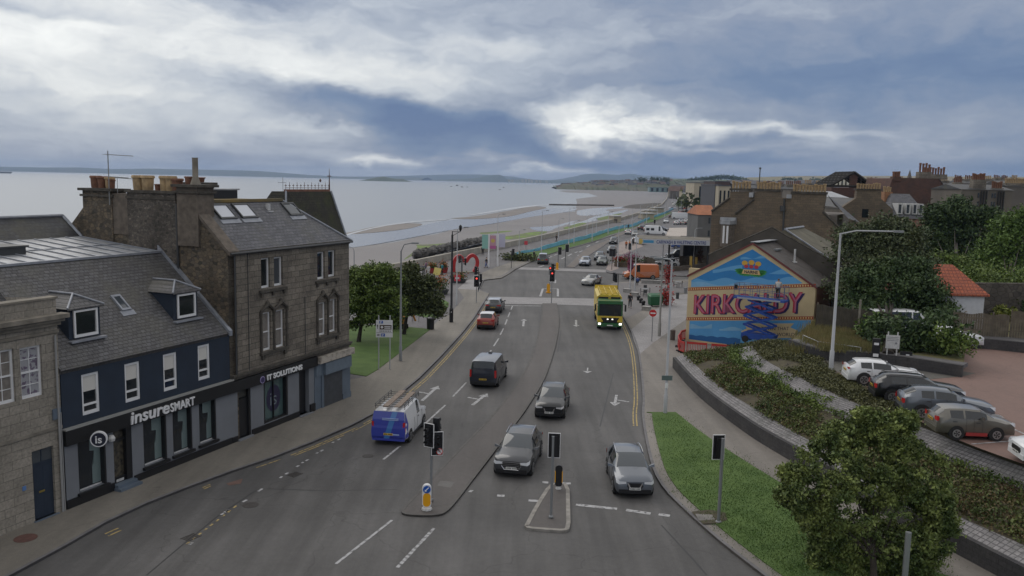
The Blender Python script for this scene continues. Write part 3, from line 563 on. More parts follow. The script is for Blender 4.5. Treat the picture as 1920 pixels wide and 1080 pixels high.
eb = MB(); e0 = [BT[0], B1[0], B2[0], B3[0], B4[0]]
eb.add([*e0] + [Vector((p.x, p.y, 0)) for p in e0], [(i, i + 1, 6 + i, 5 + i) for i in range(4)]); tag(eb.build('bank_end_wall', BWALL), 'stepped dark end wall of the planted bank beside the painted gable', 'wall')
cp = [p for p in B4 if p.y < at(1552, 682, CPZ).y]
far_cp = [at(2300, 900, CPZ), at(2300, 640, CPZ), at(1920, 655, CPZ), at(1812, 640, CPZ), at(1800, 690, CPZ), at(1700, 680, CPZ), at(1575, 668, CPZ), at(1548, 664, CPZ)]
sheet('car_park_ground', [Vector((p.x, p.y, CPZ)) for p in cp] + far_cp, CPZ, RED_PAVE)
sheet('car_park_path', [at(*q, CPZ + .01).xy for q in [(1548, 682), (1485, 644), (1532, 663), (1575, 672), (1715, 682), (1830, 700), (1800, 706), (1730, 712), (1640, 706), (1590, 705), (1563, 694), (1545, 672)]], CPZ + .01, asphalt('dark_path', (.10, .095, .085), .15))
cm = MB()
for a in [((1822, 833), (1960, 822)), ((1890, 800), (1960, 832))]:
 p = at(*a[0], CPZ).xy; q = at(*a[1], CPZ).xy; seg(cm, p, q, .1, CPZ + .012, False)
struct(cm.build('car_park_lines', WHITE_LN))
TZ = 4.0
tw_px = [(1485, 637), (1522, 650), (1565, 657), (1615, 659), (1665, 665), (1710, 670), (1760, 678), (1807, 685)]
TW = resample(smooth_line([at(x, y, TZ) for x, y in tw_px], 2), 50)
o = strip('planter_wall', [p.xy for p in TW], -.25, 0, CPZ - .3, TZ + .02, BWALL, False); tag(o, 'low curved dark planter wall behind the white parked hatchback', 'wall')
o = strip('planter_wall_coping', [p.xy for p in TW], 0, .9, TZ - .2, TZ + .03, SETT);
TW2 = [at(1812, 632, TZ).xy, at(1860, 636, TZ).xy, at(1920, 642, TZ).xy, at(2300, 668, TZ).xy]
o = strip('planter_wall', TW2, -.25, 0, CPZ - .3, TZ + .02, BWALL, False); tag(o, 'long dark wall along the back of the red paved car park', 'wall'); strip('planter_wall_coping', TW2, 0, 1.8, TZ - .3, TZ + .035, SETT)
DRY = mat('dry_grass', (.16, .12, .055), .95, col2=(.10, .12, .04), scale=.7, bump=.6, bscale=20, det=8)
m_ = at(1524, 600, 3.4)
sheet('rough_grass', [(p.x, p.y, TZ) for p in TW] + [(lambda q: (q.x, q.y, TZ))(at(1812, 632, TZ)), (lambda q: (q.x, q.y, TZ))(at(2300, 668, TZ)), (170, 90, TZ), (200, 160, TZ), (40, 160, TZ), (32, 80, TZ), (26.5, 71.0, 3.7)], TZ, DRY, 'structure')
rp_ = [Vector((20.2, 73.6, .1)), Vector((22.0, 72.3, .5)), Vector((24.0, 70.8, 1.2)), at(1524, 602, 3.4), Vector((27.0, 70.3, 3.9))]; rq_ = [B2[0], B3[0] + Vector((0, 0, .0)), at(1450, 643, 3.2), at(1487, 641, CPZ), TW[0]]
b = MB(); b.add(rp_ + rq_, [(i, i + 1, 6 + i, 5 + i) for i in range(4)]); struct(b.build('rough_bank', EARTH))
hz = bpy.data.materials.new('haze'); hz.use_nodes = True; t = hz.node_tree; t.nodes.clear(); pv = t.nodes.new('ShaderNodeVolumePrincipled'); pv.inputs['Color'].default_value = (.5, .68, 1, 1); pv.inputs['Density'].default_value = .00008; pv.inputs['Anisotropy'].default_value = .0
t.links.new(pv.outputs[0], t.nodes.new('ShaderNodeOutputMaterial').inputs['Volume'])
b = MB(); b.box(-17500, 17500, -3500, 15500, -8, 172); struct(b.build('haze', hz), 'stuff')
# ================================================================== vehicles
def paint(name, c, rough=.28, metal=.35, coat=.6): return mat('paint_' + name, c, rough, metal, coat=coat)
def lerp_st(st, x):
 for a, b in zip(st, st[1:]):
  if (a[0] - x) * (b[0] - x) <= 0 and a[0] != b[0]:
   f = (x - a[0]) / (b[0] - a[0]); return [a[i] + (b[i] - a[i]) * f for i in range(6)]
 return list(st[0] if abs(x - st[0][0]) < abs(x - st[-1][0]) else st[-1])
def section(s):
 x, w, zb, belt, wr, zt = s
 mid = zb + (belt - zb) * .55
 return [(w * .86, zb), (w * .97, zb + .10), (w, mid), (w * .955, belt), (wr, zt - min(.07, (zt - belt) * .45)), (wr * .86, zt), (0, zt + .012)]
def vehicle(name, label, cat, loc, rz, st, body, opts):
 """st: stations front to rear (x, half width, sill z, belt z, roof half width, top z); opts: glass spans, wheels, lamps"""
 t = thing(name, label, cat, loc, rz, opts.get('group'))
 secs = [section(s) for s in st]; ns = 7; ring = []
 for s, q in zip(st, secs):
  ring.append([(s[0], y, z) for y, z in q] + [(s[0], -y, z) for y, z in reversed(q[:-1])])
 NR = 13; vs = [p for r in ring for p in r]
 glass = {}; bodyf = []
 sp = opts['spans']      # i -> 'ws','side','rear','none'
 for i in range(len(st) - 1):
  kind = sp.get(i, '')
  for k in range(NR - 1):
   f = (i * NR + k, i * NR + k + 1, (i + 1) * NR + k + 1, (i + 1) * NR + k)
   top = k in (4, 5, 6, 7); side = k in (3, 8)
   if kind in ('ws', 'rw') and k in (4, 5, 6, 7): glass.setdefault(kind, []).append(f)
   elif (kind == 'side' or i in opts.get('quarter', ())) and k == 3: glass.setdefault('L%d' % i, []).append(f)
   elif (kind == 'side' or i in opts.get('quarter', ())) and k == 8: glass.setdefault('R%d' % i, []).append(f)
   else: bodyf.append(f)
  bodyf.append((i * NR + NR - 1, i * NR, (i + 1) * NR, (i + 1) * NR + NR - 1))
 bodyf.append(tuple(range(NR))); bodyf.append(tuple(range((len(st) - 1) * NR, len(st) * NR))[::-1])
 b = MB(); b.add(vs, bodyf); b.build('body', body, t, 38)
 if opts.get('roofmat'):
  i0, i1 = opts['roofspan']; rb = MB(); fs = []
  for i in range(i0, i1):
   for k in (4, 5, 6, 7): fs.append((i * NR + k, i * NR + k + 1, (i + 1) * NR + k + 1, (i + 1) * NR + k))
  rb.add([(p[0], p[1] * 1.002, p[2] + .006) for p in vs], fs); rb.build('roof', opts['roofmat'], t, 38)
 for key, fs in glass.items():
  if key[0] in 'LR' and opts.get('panel_sides') and int(key[1:]) in opts['panel_sides']:
   MB().add(vs, fs).build('side_panel', body, t); continue
  g = MB(); used = sorted({i for f in fs for i in f}); mp_ = {u: j for j, u in enumerate(used)}
  g.add([vs[u] for u in used], [tuple(mp_[i] for i in f) for f in fs])
  g.build({'ws': 'windscreen', 'rw': 'rear_window'}.get(key, 'side_window'), opts.get('tint', GLASS_B if key == 'ws' else GLASS_D), t, 30)
 L0 = st[0][0]; L1 = st[-1][0]; W = max(s[1] for s in st); wr_ = opts.get('wr', .33)
 if opts.get('detail', 2) >= 1:
  for wx in opts['wheels']:
   for s in (1, -1):
    arch = MB(); arch.lathe([(wr_ * 1.17, W * s * .7), (wr_ * 1.17, (W + .004) * s)], (wx, 0, wr_ + .02), 18, 'y'); arch.build('wheel_arch', RUBBER, t)
    wh = thing('wheel', None, None, (wx, (W - .10) * s, wr_)); wh.parent = t
    ty = MB(); ty.lathe([(wr_ * .66, -.11), (wr_ * .96, -.115), (wr_, -.08), (wr_, .08), (wr_ * .96, .115), (wr_ * .66, .118)], (0, 0, 0), 18, 'y'); ty.build('tyre', RUBBER, wh, 40)
    r_ = MB(); r_.lathe([(wr_ * .66, .118 * s), (wr_ * .66, .121 * s)], (0, 0, 0), 16, 'y');
    for k in range(5):
     a = k * 2 * math.pi / 5; r_.add([(math.cos(a + d) * rr * wr_, .132 * s, math.sin(a + d) * rr * wr_) for d, rr in ((.30, .12), (.2, .68), (-.2, .68), (-.30, .12))], [(0, 1, 2, 3)])
    r_.build('rim', opts.get('rim', RIM), wh)
    hub = MB(); hub.lathe([(wr_ * .5, .1215 * s), (wr_ * .5, .124 * s)], (0, 0, 0), 14, 'y'); hub.build('brake_gap', DARKM, wh)
 def wz(x, z):      # half width of the nose at height z
  s = lerp_st(st, x); q = section(s)
  for (y0, z0), (y1, z1) in zip(q, q[1:]):
   if z0 <= z <= z1: return y0 + (y1 - y0) * (z - z0) / max(1e-6, z1 - z0)
  return s[1]
 fx = L0; rx = L1; e = .012
 def panel(nm, m, x, y0, y1, z0, z1, d=.03, par=t):
  q = MB(); q.box(min(x, x + d), max(x, x + d), y0, y1, z0, z1); return q.build(nm, m, par)
 o = opts
 if o.get('detail', 2) >= 1:
  hz = o.get('hl', (.62, .80)); tz = o.get('tl', (.75, 1.0)); fw_ = st[0][1]; rw_ = st[-1][1]
  for s in (1, -1):
   hm = MB(); y1 = fw_ * .98; x1 = fx + e; x2 = st[1][0] + .02; yy = st[1][1] * .985
   zz0 = hz[0]; zz1 = hz[1]
   hm.add([(x1, s * y1 * .55, zz0 + .03), (x1, s * y1, zz0), (x2, s * yy + s * .012, zz0 + .05), (x2 - .22, s * (yy + .022), zz1 + .05), (x2 + .01, s * yy * .96, zz1 + .03), (x1 + .005, s * y1 * .95, zz1), (x1, s * y1 * .55, zz1 - .02)],
     [(0, 1, 5, 6), (1, 2, 4, 5), (2, 3, 4)]); hm.build('headlight', o.get('hlm', LENS), t)
   tm = MB(); x1 = rx - e; x2 = st[-2][0]; yy = st[-2][1]; y1 = rw_ * .985
   tm.add([(x1, s * y1 * o.get('tlin', .62), tz[0] + .03), (x1, s * y1, tz[0]), (x2, s * (yy + .014), tz[0] + .05), (x2, s * (yy * .985 + .012), tz[1]), (x1 + .01, s * y1 * .97, tz[1]), (x1, s * y1 * o.get('tlin', .62), tz[1] - .03)], [(0, 1, 4, 5), (1, 2, 3, 4)]); tm.build('taillight', RED_L, t)
  gz = o.get('grille', (.42, .70)); gw = o.get('gw', .42)
  g = MB(); g.add([(fx + .006, -gw * .75, gz[0]), (fx + .006, gw * .75, gz[0]), (fx + .006, gw, (gz[0] + gz[1]) / 2), (fx + .006, gw * .9, gz[1]), (fx + .006, -gw * .9, gz[1]), (fx + .006, -gw, (gz[0] + gz[1]) / 2)], [(0, 1, 2, 3, 4, 5)]); g.build('grille', BLACK, t)
  if o.get('chromeV'):
   c = MB();
   for s in (1, -1): c.add([(fx + .012, s * gw * .95, gz[1]), (fx + .012, s * gw * .80, gz[1]), (fx + .012, s * .17, gz[0] + .03), (fx + .012, s * .24, gz[0] + .03)], [(0, 1, 2, 3)])
   c.build('grille_trim', CHROME, t)
  if o.get('ring'):
   c = MB(); pts = [(-gw * .75, gz[0]), (gw * .75, gz[0]), (gw, (gz[0] + gz[1]) / 2), (gw * .9, gz[1]), (-gw * .9, gz[1]), (-gw, (gz[0] + gz[1]) / 2)]
   for i in range(6): c.tube([(fx + .015, *pts[i]), (fx + .015, *pts[(i + 1) % 6])], .016, 5)
   for k in range(3): c.box(fx + .006, fx + .014, -gw * .85, gw * .85, gz[0] + .08 + .09 * k, gz[0] + .095 + .09 * k)
   c.build('grille_trim', CHROME, t)
  low = MB(); low.box(fx - .08, fx + .02, -fw_ * .95, fw_ * .95, st[0][2] - .08, st[0][2] + .12); low.build('front_bumper', o.get('bump', BLACK), t)
  low = MB(); low.box(rx - .02, rx + .10, -rw_ * .96, rw_ * .96, st[-1][2] - .05, st[-1][2] + .17); low.build('rear_bumper', o.get('bump', BLACK), t)
  pz = o.get('fpz', .40); p = panel('number_plate', PLATE_W, fx + .022, -.26, .26, pz, pz + .11, .012)
  ch = MB(); [ch.box(fx + .035, fx + .037, -.22 + .063 * k + (.03 if k > 3 else 0), -.18 + .063 * k + (.03 if k > 3 else 0), pz + .02, pz + .09) for k in range(7)]; ch.build('plate_characters', BLACK, p)
  pz = o.get('rpz', .72); p = panel('number_plate', PLATE_Y, rx - .034, -.26, .26, pz, pz + .11, .012)
  ch = MB(); [ch.box(rx - .037, rx - .035, -.22 + .063 * k + (.03 if k > 3 else 0), -.18 + .063 * k + (.03 if k > 3 else 0), pz + .02, pz + .09) for k in range(7)]; ch.build('plate_characters', BLACK, p)
  mxp = o.get('mirror_x', 0)
  for s in (1, -1):
   q = lerp_st(st, mxp); bm_ = MB(); yb = q[1]; zb_ = q[3] + .06
   bm_.add([(mxp + .10, s * (yb * .92), zb_ - .04), (mxp - .02, s * (yb * .92), zb_ - .04), (mxp - .02, s * (yb + .20), zb_ - .03), (mxp + .10, s * (yb + .17), zb_ - .02),
      (mxp + .08, s * (yb * .93), zb_ + .02), (mxp - .02, s * (yb * .93), zb_ + .03), (mxp - .02, s * (yb + .21), zb_ + .13), (mxp + .07, s * (yb + .18), zb_ + .11)],
     [(0, 1, 2, 3), (4, 5, 6, 7), (0, 1, 5, 4), (1, 2, 6, 5), (2, 3, 7, 6), (3, 0, 4, 7)]); bm_.build('wing_mirror', o.get('mirm', body), t)
  if o.get('rails'):
   i0, i1 = o['roofspan']
   for s in (1, -1):
    rr = MB(); rr.tube([(st[i][0], s * st[i][4] * .97, st[i][5] + .03) for i in range(i0, i1 + 1)], .018, 5); rr.build('roof_rail', o.get('railm', CHROME), t)
  dg = MB()
  for x in o.get('doors', []):
   q = section(lerp_st(st, x))
   for s in (1, -1):
    pts = [(x, s * (y + .004), z) for y, z in q[1:4]]
    dg.tube(pts, .007, 4, False)
  for x in o.get('handles', []):
   q = lerp_st(st, x)
   for s in (1, -1): dg.box(x - .09, x + .09, s * (q[1] * .975) - .02, s * (q[1] * .975) + .02, q[3] - .16, q[3] - .12)
  if dg.v: dg.build('door_gaps', DARKM, t)
  sk = MB()
  for s in (1, -1): sk.box(o['wheels'][1] + .4, o['wheels'][0] - .4, s * W * .975 - .02, s * W * .975 + .02, st[3][2] - .05, st[3][2] + .1)
  sk.build('sill', o.get('sillm', BLACK), t)
 return t
def hatch(L=4.4, W=.92, Hh=1.6, hood=.98, cowl=1.25, rf=2.05, rear=.75, rg=.2, sill=.24, belt=1.0):
 f = L / 2; r = -L / 2; B = f - rf
 xb = (B + (r + rear)) / 2 + .05
 return [(f, W * .84, .34, .64, W * .66, hood - .19), (f - .10, W * .94, .26, .78, W * .72, hood - .08), (f - .45, W * .99, sill, hood - .12, W * .76, hood - .01), (f - cowl, W, sill, belt - .04, W * .78, hood + .09),
   (B + .25, W, sill, belt, W * .735, Hh - .13), (B, W, sill, belt, W * .72, Hh - .05), (xb + .04, W, sill, belt + .02, W * .72, Hh), (xb - .04, W, sill, belt + .02, W * .72, Hh), (r + rear + .22, W, sill, belt + .04, W * .70, Hh - .02), (r + rear, W * .99, sill + .02, belt + .07, W * .66, Hh - .07),
   (r + rg, W * .96, sill + .04, belt + .04, W * .62, belt + .12), (r + .06, W * .93, .3, belt - .06, W * .6, belt + .02), (r, W * .86, .34, belt - .20, W * .55, belt - .08)]
HSP = {3: 'ws', 4: 'ws', 5: 'side', 7: 'side', 9: 'rw'}
def suv_opts(L, **k):
 f = L / 2; d = dict(spans=dict(HSP), quarter=(4,), wheels=(f - .82, -f + .85), mirror_x=f - 1.55, roofspan=(5, 9), doors=[f - 1.45, -.12, -f + 1.25], handles=[.05, -.95], wr=.35); d.update(k); return d
def car_at(px, py, z=0.): return at(px, py, z)
def head(p0, p1, z=0.):      # heading from two ground pixels
 a = at(*p0, z); b = at(*p1, z); return math.atan2(b.y - a.y, b.x - a.x)
def put(pxc, pyc, z=.02): q = at(pxc, pyc, z); return (q.x, q.y, q.z)
dgrey = paint('dark_grey', (.055, .058, .065)); blackp = paint('black', (.013, .014, .017)); greyp = paint('grey_blue', (.12, .135, .16)); silver = paint('silver', (.34, .34, .33)); redp = paint('red', (.26, .035, .022), .35, .1)
navyp = paint('navy', (.022, .026, .040)); whitep = paint('white', (.70, .71, .73), .3, 0); roof_sheenp = paint('roof_sky_sheen', (.17, .19, .23)); orangep = paint('orange', (.55, .16, .05), .35, 0); brownp = paint('grey_brown', (.15, .14, .12)); yel = paint('yellow', (.62, .46, .05), .45, 0, .2); grn = paint('green', (.02, .12, .035), .4, 0); bluep = paint('royal_blue', (.03, .048, .34), .35, 0); cyanp = paint('sky_blue', (.045, .17, .45), .35, 0)  # dark van's roof colour is paled to imitate the sky reflected on it
lblue = paint('pale_blue', (.38, .42, .5))
Z0 = .02
def center_from_front(pf, rz, L, z=Z0):      # pf: ground pixel under the middle of the front bumper
 p = at(*pf, z); return (p.x - math.cos(rz) * L / 2, p.y - math.sin(rz) * L / 2, z)
def center_from_rear(pf, rz, L, z=Z0):
 p = at(*pf, z); return (p.x + math.cos(rz) * L / 2, p.y + math.sin(rz) * L / 2, z)
D = math.radians
rz1 = D(-100)
vehicle('parked_suv'[7:], 'dark grey SUV with chrome-edged grille waiting beside the kerb of the long median', 'car', center_from_front((958, 897), rz1, 4.66), rz1, hatch(4.66, .945, 1.66, 1.04, 1.35, 2.15, .80, .22, .27, 1.06), dgrey,
  suv_opts(4.66, ring=1, grille=(.44, .80), gw=.48, hl=(.68, .84), rails=1, fpz=.46, wr=.37, tl=(.86, 1.02)))
rz2 = D(-98.5)
vehicle('suv', 'black SUV with slim headlights following behind the dark grey SUV', 'car', center_from_front((1029, 788), rz2, 4.4), rz2, hatch(4.4, .92, 1.62, 1.02, 1.3, 2.1, .78, .22, .27, 1.05), blackp, suv_opts(4.4, chromeV=1, grille=(.42, .74), gw=.36, hl=(.72, .84), rails=1, fpz=.42, wr=.36, hlm=mat('slim_lens', (.6, .6, .62), .1)))
rz3 = D(-90)
vehicle('suv', 'grey blue SUV stopped at the kerb beside the green verge with roof rails', 'car', center_from_front((1190, 936), rz3, 4.39), rz3, hatch(4.39, .92, 1.59, 1.0, 1.3, 2.1, .78, .22, .27, 1.03), greyp, suv_opts(4.39, chromeV=1, grille=(.46, .76), gw=.38, hl=(.70, .84), rails=1, fpz=.44, wr=.35))
rz4 = D(85)
vehicle('hatchback', 'red hatchback with white roof queueing behind the dark car at the crossing', 'car', center_from_rear((910, 619), rz4, 4.1), rz4, hatch(4.1, .90, 1.57, .98, 1.2, 1.95, .65, .2, .27, 1.02), redp, suv_opts(4.1, roofmat=whitep, tlin=.66, tl=(.86, 1.03), wr=.34, rpz=.66))
rz5 = D(85)
vehicle('estate_car', 'dark grey estate car with brake lights on at the stop line', 'car', center_from_rear((924, 588), rz5, 4.4), rz5, hatch(4.4, .90, 1.50, .95, 1.3, 2.05, .70, .2, .25, .98), dgrey, suv_opts(4.4, roofmat=lblue, tlin=.55, tl=(.82, .98), rails=1, rpz=.62))
def van_st(L=5.0, W=.98, Hh=1.97, belt=1.15):
 f = L / 2; r = -f
 return [(f, W * .78, .34, .62, W * .6, .80), (f - .12, W * .9, .28, .85, W * .68, .98), (f - .55, W * .98, .26, 1.0, W * .75, 1.12), (f - .95, W, .26, belt - .02, W * .80, 1.28),
   (f - 1.55, W, .26, belt, W * .80, Hh - .16), (f - 1.8, W, .26, belt, W * .80, Hh - .05), (f - 2.35, W, .26, belt, W * .82, Hh), (f - 2.45, W, .26, belt, W * .82, Hh), (r + .35, W, .26, belt + .02, W * .83, Hh - .01), (r + .16, W * .99, .3, belt + .03, W * .80, Hh - .06), (r + .05, W * .97, .32, belt, W * .78, 1.45 if Hh < 2.1 else 1.6), (r + .02, W * .96, .34, belt - .1, W * .76, 1.12), (r, W * .95, .34, .8, W * .74, .98)]
def van_opts(L, glassr=True, **k):
 f = L / 2; d = dict(spans={3: 'ws', 4: 'ws', 5: 'side'}, wheels=(f - .95, -f + 1.0), mirror_x=f - 1.35, roofspan=(5, 9), doors=[f - 1.35, f - 2.42, -f + 1.9], handles=[f - 2.2], wr=.34, tl=(.75, 1.35), tlin=.88, hl=(.78, .98), fpz=.42, rpz=.62, grille=(.5, .75), gw=.5)
 if glassr: d['spans'][9] = 'rw'
 d.update(k); return d
rz6 = D(81)
v = vehicle('van', 'dark blue crew van with sky sheen painted on its roof driving away beside the median', 'van', center_from_rear((905, 729), rz6, 4.97), rz6, van_st(), navyp, van_opts(4.97, roofmat=roof_sheenp, spans={3: 'ws', 4: 'ws', 5: 'side', 7: 'side', 9: 'rw'}, tl=(.8, 1.35)))
MB().box(.1, .45, -.12, .12, 1.98, 2.06).build('roof_vent', BLACK, v)
rz7 = D(82)
v = vehicle('van', 'white van with blue rear doors and loaded roof rack driving along the left kerb', 'van', center_from_rear((728, 836), rz7, 4.9), rz7, van_st(4.9), whitep, van_opts(4.9, False, bump=bluep, rpz=.60))
lv = MB(); r = -2.45
lpf = [(-.02, .42, .93), (-.02, .80, .95), (-.02, .98, .93), (.0, 1.12, .94), (.03, 1.45, .90), (.13, 1.88, .84)]
lv.add([(r + x, s * y, z) for x, z, y in lpf for s in (-1, 1)], [(2 * i, 2 * i + 1, 2 * i + 3, 2 * i + 2) for i in range(5)])
lv.build('rear_doors', bluep, v)
q = MB(); q.add([(r + x - .008, -.05 - (z - .42) * .3 + dy, z) for x, z, y in lpf for dy in (0, .3)], [(2 * i, 2 * i + 1, 2 * i + 3, 2 * i + 2) for i in range(5)]); q.build('blue_stripe', cyanp, v)
for s in (1, -1):
 q = MB(); q.add([(r + .04, s * .955, .42), (r + .62, s * .992, .42), (r + .42, s * .988, .80), (r + .55, s * .965, 1.14), (r + .3, s * .84, 1.86), (r + .07, s * .93, 1.1)], [(0, 1, 2, 5), (2, 3, 4, 5)]); q.build('side_vinyl', bluep, v)
q = MB()
for zz_ in (1.50, 1.42): q.box(r - .0, r + .06, -.55, .35, zz_, zz_ + .03)
q.box(r - .04, r - .022, -.6, -.25, .62, .68); q.build('rear_lettering', mat('vinyl_pale', (.35, .45, .7), .5), v)
rk = MB()
for s in (1, -1):
 rk.tube([(1.0, s * .8, 2.12), (-2.2, s * .82, 2.12)], .02, 5); rk.tube([(.9, s * .8, 2.24), (-2.2, s * .82, 2.24)], .018, 5)
 for x in (-2.1, -1.3, -.5, .3, .9): rk.tube([(x, s * .81, 1.95), (x, s * .81, 2.24)], .016, 4)
for k in range(8): rk.tube([(-2.15 + k * .44, -.8, 2.12), (-2.15 + k * .44, .8, 2.12)], .014, 4)
rk.build('roof_rack', DARKM, v)
q = MB(); q.box(-2.5, 1.0, -.02, .30, 2.16, 2.24); q.box(-2.4, .9, -.62, -.3, 2.15, 2.20)
x_, y_, z_ = v.location; o = q.build('ladder_boards', mat('timber_board', (.24, .19, .155), .8, var=.2, scale=4)); o.matrix_world = Matrix.Translation(v.location) @ Matrix.Rotation(rz7, 4, 'Z'); tag(o, 'timber boards strapped on the roof rack of the blue and white van', 'boards')
rz8 = D(-93); Ll = 9.6; lx = center_from_front((1143, 619), rz8, Ll)
t = thing('refuse_lorry', 'yellow and green refuse lorry with dark windscreen driving in the lane by the right kerb', 'lorry', lx, rz8)
f = Ll / 2
b = MB(); b.box(f - 1.7, f, -1.22, 1.22, .8, 1.5); b.box(f - 1.7, f - .02, -1.2, 1.2, 2.62, 2.78); b.box(f - 1.7, f - 1.0, -1.22, 1.22, 1.28, 2.62); b.build('cab', yel, t)
b = MB(); b.box(f - 1.5, f + .04, -1.24, 1.24, .36, .72); b.build('bumper', grn, t); b = MB(); b.box(f - 1.68, f + .03, -1.21, 1.21, 2.58, 2.9); b.build('cab_roof', grn, t, None)
b = MB(); b.box(f - .03, f + .02, -1.12, 1.12, 1.42, 2.55); b.build('windscreen', GLASS_D, t)
for s in (1, -1):
 b = MB(); b.box(f - 1.0, f - .04, s * 1.2 - .02, s * 1.2 + .02, 1.35, 2.55); b.build('side_window', GLASS_D, t)
 b = MB(); b.box(f - .05, f + .025, s * 1.14 - .06, s * 1.14 + .06, 1.42, 2.62); b.build('door_pillar', grn, t)
 b = MB(); b.box(f - .1, f + .1, s * 1.47 - .08, s * 1.47 + .08, 1.9, 2.55); b.tube([(f, s * 1.2, 2.6), (f + .05, s * 1.45, 2.6)], .025, 5); b.build('wing_mirror', BLACK, t)
 b = MB(); b.box(f + .03, f + .06, s * 1.02 - .13, s * 1.02 + .13, .52, .72); b.build('headlight', LAMP_ON, t)
b = MB(); b.add([(f + .015, -.75, .98), (f + .015, .75, .98), (f + .015, .9, 1.24), (f + .015, -.9, 1.24)], [(0, 1, 2, 3)]); b.box(f + .0, f + .045, -.7, .7, .78, 1.18); b.build('grille', BLACK, t)
b = MB(); b.box(f + .05, f + .06, -.3, -.16, 1.04, 1.14); b.box(f + .05, f + .06, .16, .3, 1.04, 1.14); b.build('marker_lamps', LAMP_ON, t)
b = MB(); b.box(f + .045, f + .06, -.28, .28, .42, .53); b.build('number_plate', PLATE_W, t)
b = MB(); b.add([(f - 1.9, -1.24, .95), (f - 1.9, 1.24, .95), (f - 1.9, 1.24, 3.05), (f - 1.9, .9, 3.3), (f - 1.9, -.9, 3.3), (f - 1.9, -1.24, 3.05)] + [(-f + 1.6, -1.24, .95), (-f + 1.6, 1.24, .95), (-f + 1.6, 1.24, 3.05), (-f + 1.6, .9, 3.3), (-f + 1.6, -.9, 3.3), (-f + 1.6, -1.24, 3.05)],
  [(0, 1, 2, 3, 4, 5), (6, 7, 8, 9, 10, 11)] + [(i, (i + 1) % 6, 6 + (i + 1) % 6, 6 + i) for i in range(6)]); b.build('hopper_body', yel, t)
b = MB(); b.add([(-f + 1.6, -1.2, .9), (-f + 1.6, 1.2, .9), (-f + 1.6, 1.2, 3.5), (-f + 1.6, -1.2, 3.5), (-f, -1.2, 1.2), (-f, 1.2, 1.2), (-f + .4, 1.2, 3.1), (-f + .4, -1.2, 3.1)], [(0, 1, 2, 3), (4, 5, 6, 7), (0, 1, 5, 4), (1, 2, 6, 5), (2, 3, 7, 6), (3, 0, 4, 7)]); b.build('tailgate', yel, t)
b = MB(); b.box(f - 1.92, f - 1.86, -1.1, 1.1, 2.75, 3.05); b.build('bulkhead_gap', BLACK, t)
b = MB()
for y in (-.85, -.3, .3, .85): b.tube([(f - 1.9, y, 3.34), (-f + 1.6, y, 3.34)], .05, 5)
for k in range(6): b.box(f - 2.4 - k * 1.0, f - 2.3 - k * 1.0, -1.0, 1.0, 3.3, 3.38)
b.box(f - 1.75, f - 1.45, -.12, .12, 2.9, 3.2); b.build('roof_ribs', mat('worn_yellow', (.50, .38, .07), .6, var=.3, scale=2), t)
b = MB(); b.box(-f + 1.0, f - 1.2, -.9, .9, .6, .95); b.box(f - 3.4, f - 2.6, -1.18, 1.18, .5, .93); b.build('chassis', DARKM, t)
for wx in (f - 1.1, -f + 3.0, -f + 1.7):
 for s in (1, -1):
  b = MB(); b.lathe([(.25, s * .8), (.5, s * .82), (.5, s * 1.2), (.3, s * 1.22)], (wx, 0, .5), 16, 'y'); wh = b.build('wheel', RUBBER, t, 40); b = MB(); b.lathe([(.28, s * 1.222), (.28, s * 1.235)], (wx, 0, .5), 12, 'y'); b.build('rim', RIM, wh)
def saloon(L=4.5, W=.88, Hh=1.43, belt=.93):
 f = L / 2; r = -f
 return [(f, W * .78, .34, .52, W * .55, .64), (f - .10, W * .90, .26, .64, W * .62, .76), (f - .45, W * .98, .24, .80, W * .72, .88), (f - 1.35, W, .24, belt - .05, W * .80, .98), (f - 1.95, W, .24, belt, W * .72, Hh - .10), (f - 2.2, W, .24, belt, W * .70, Hh - .03), (-.18, W, .24, belt, W * .70, Hh), (-.26, W, .24, belt, W * .70, Hh),
   (r + 1.5, W, .24, belt + .02, W * .68, Hh - .06), (r + 1.3, W, .24, belt + .02, W * .66, Hh - .12), (r + .75, W * .98, .26, belt + .01, W * .72, belt + .10), (r + .06, W * .93, .3, belt - .05, W * .7, belt + .06), (r, W * .86, .34, .72, W * .6, .9)]
rz9 = D(-114)
vehicle('saloon_car', 'silver saloon car turning out of the junction ahead of the refuse lorry', 'car', tuple(Vector(put(1109, 533))), rz9, saloon(), silver, suv_opts(4.5, wr=.31, hl=(.56, .68), tl=(.72, .88), grille=(.46, .6), gw=.3, bump=silver))
rz10 = D(200)
v = vehicle('van', 'orange delivery van with pale bonnet waiting in the side road', 'van', tuple(Vector(put(1201, 523))), D(184), van_st(5.3, .98, 2.3), orangep, van_opts(5.3, False, wr=.33))
b = MB(); [b.box(-2.0, .6 - .3 * k, s * .985 - .006, s * .985 + .006, 1.12 - k * .18, 1.16 - k * .18) for k in range(4) for s in (1, -1)]; b.build('side_lettering', mat('pale_vinyl2', (.55, .45, .42), .6), v)
rz11 = D(85)
vehicle('people_carrier', 'dark green people carrier driving away past the upper crossing', 'car', center_from_rear((1017, 496), rz11, 4.7), rz11, hatch(4.7, .92, 1.85, 1.0, 1.1, 1.8, .5, .12, .27, 1.05), paint('dark_green_grey', (.05, .065, .065)), suv_opts(4.7, roofmat=lblue, wr=.33))
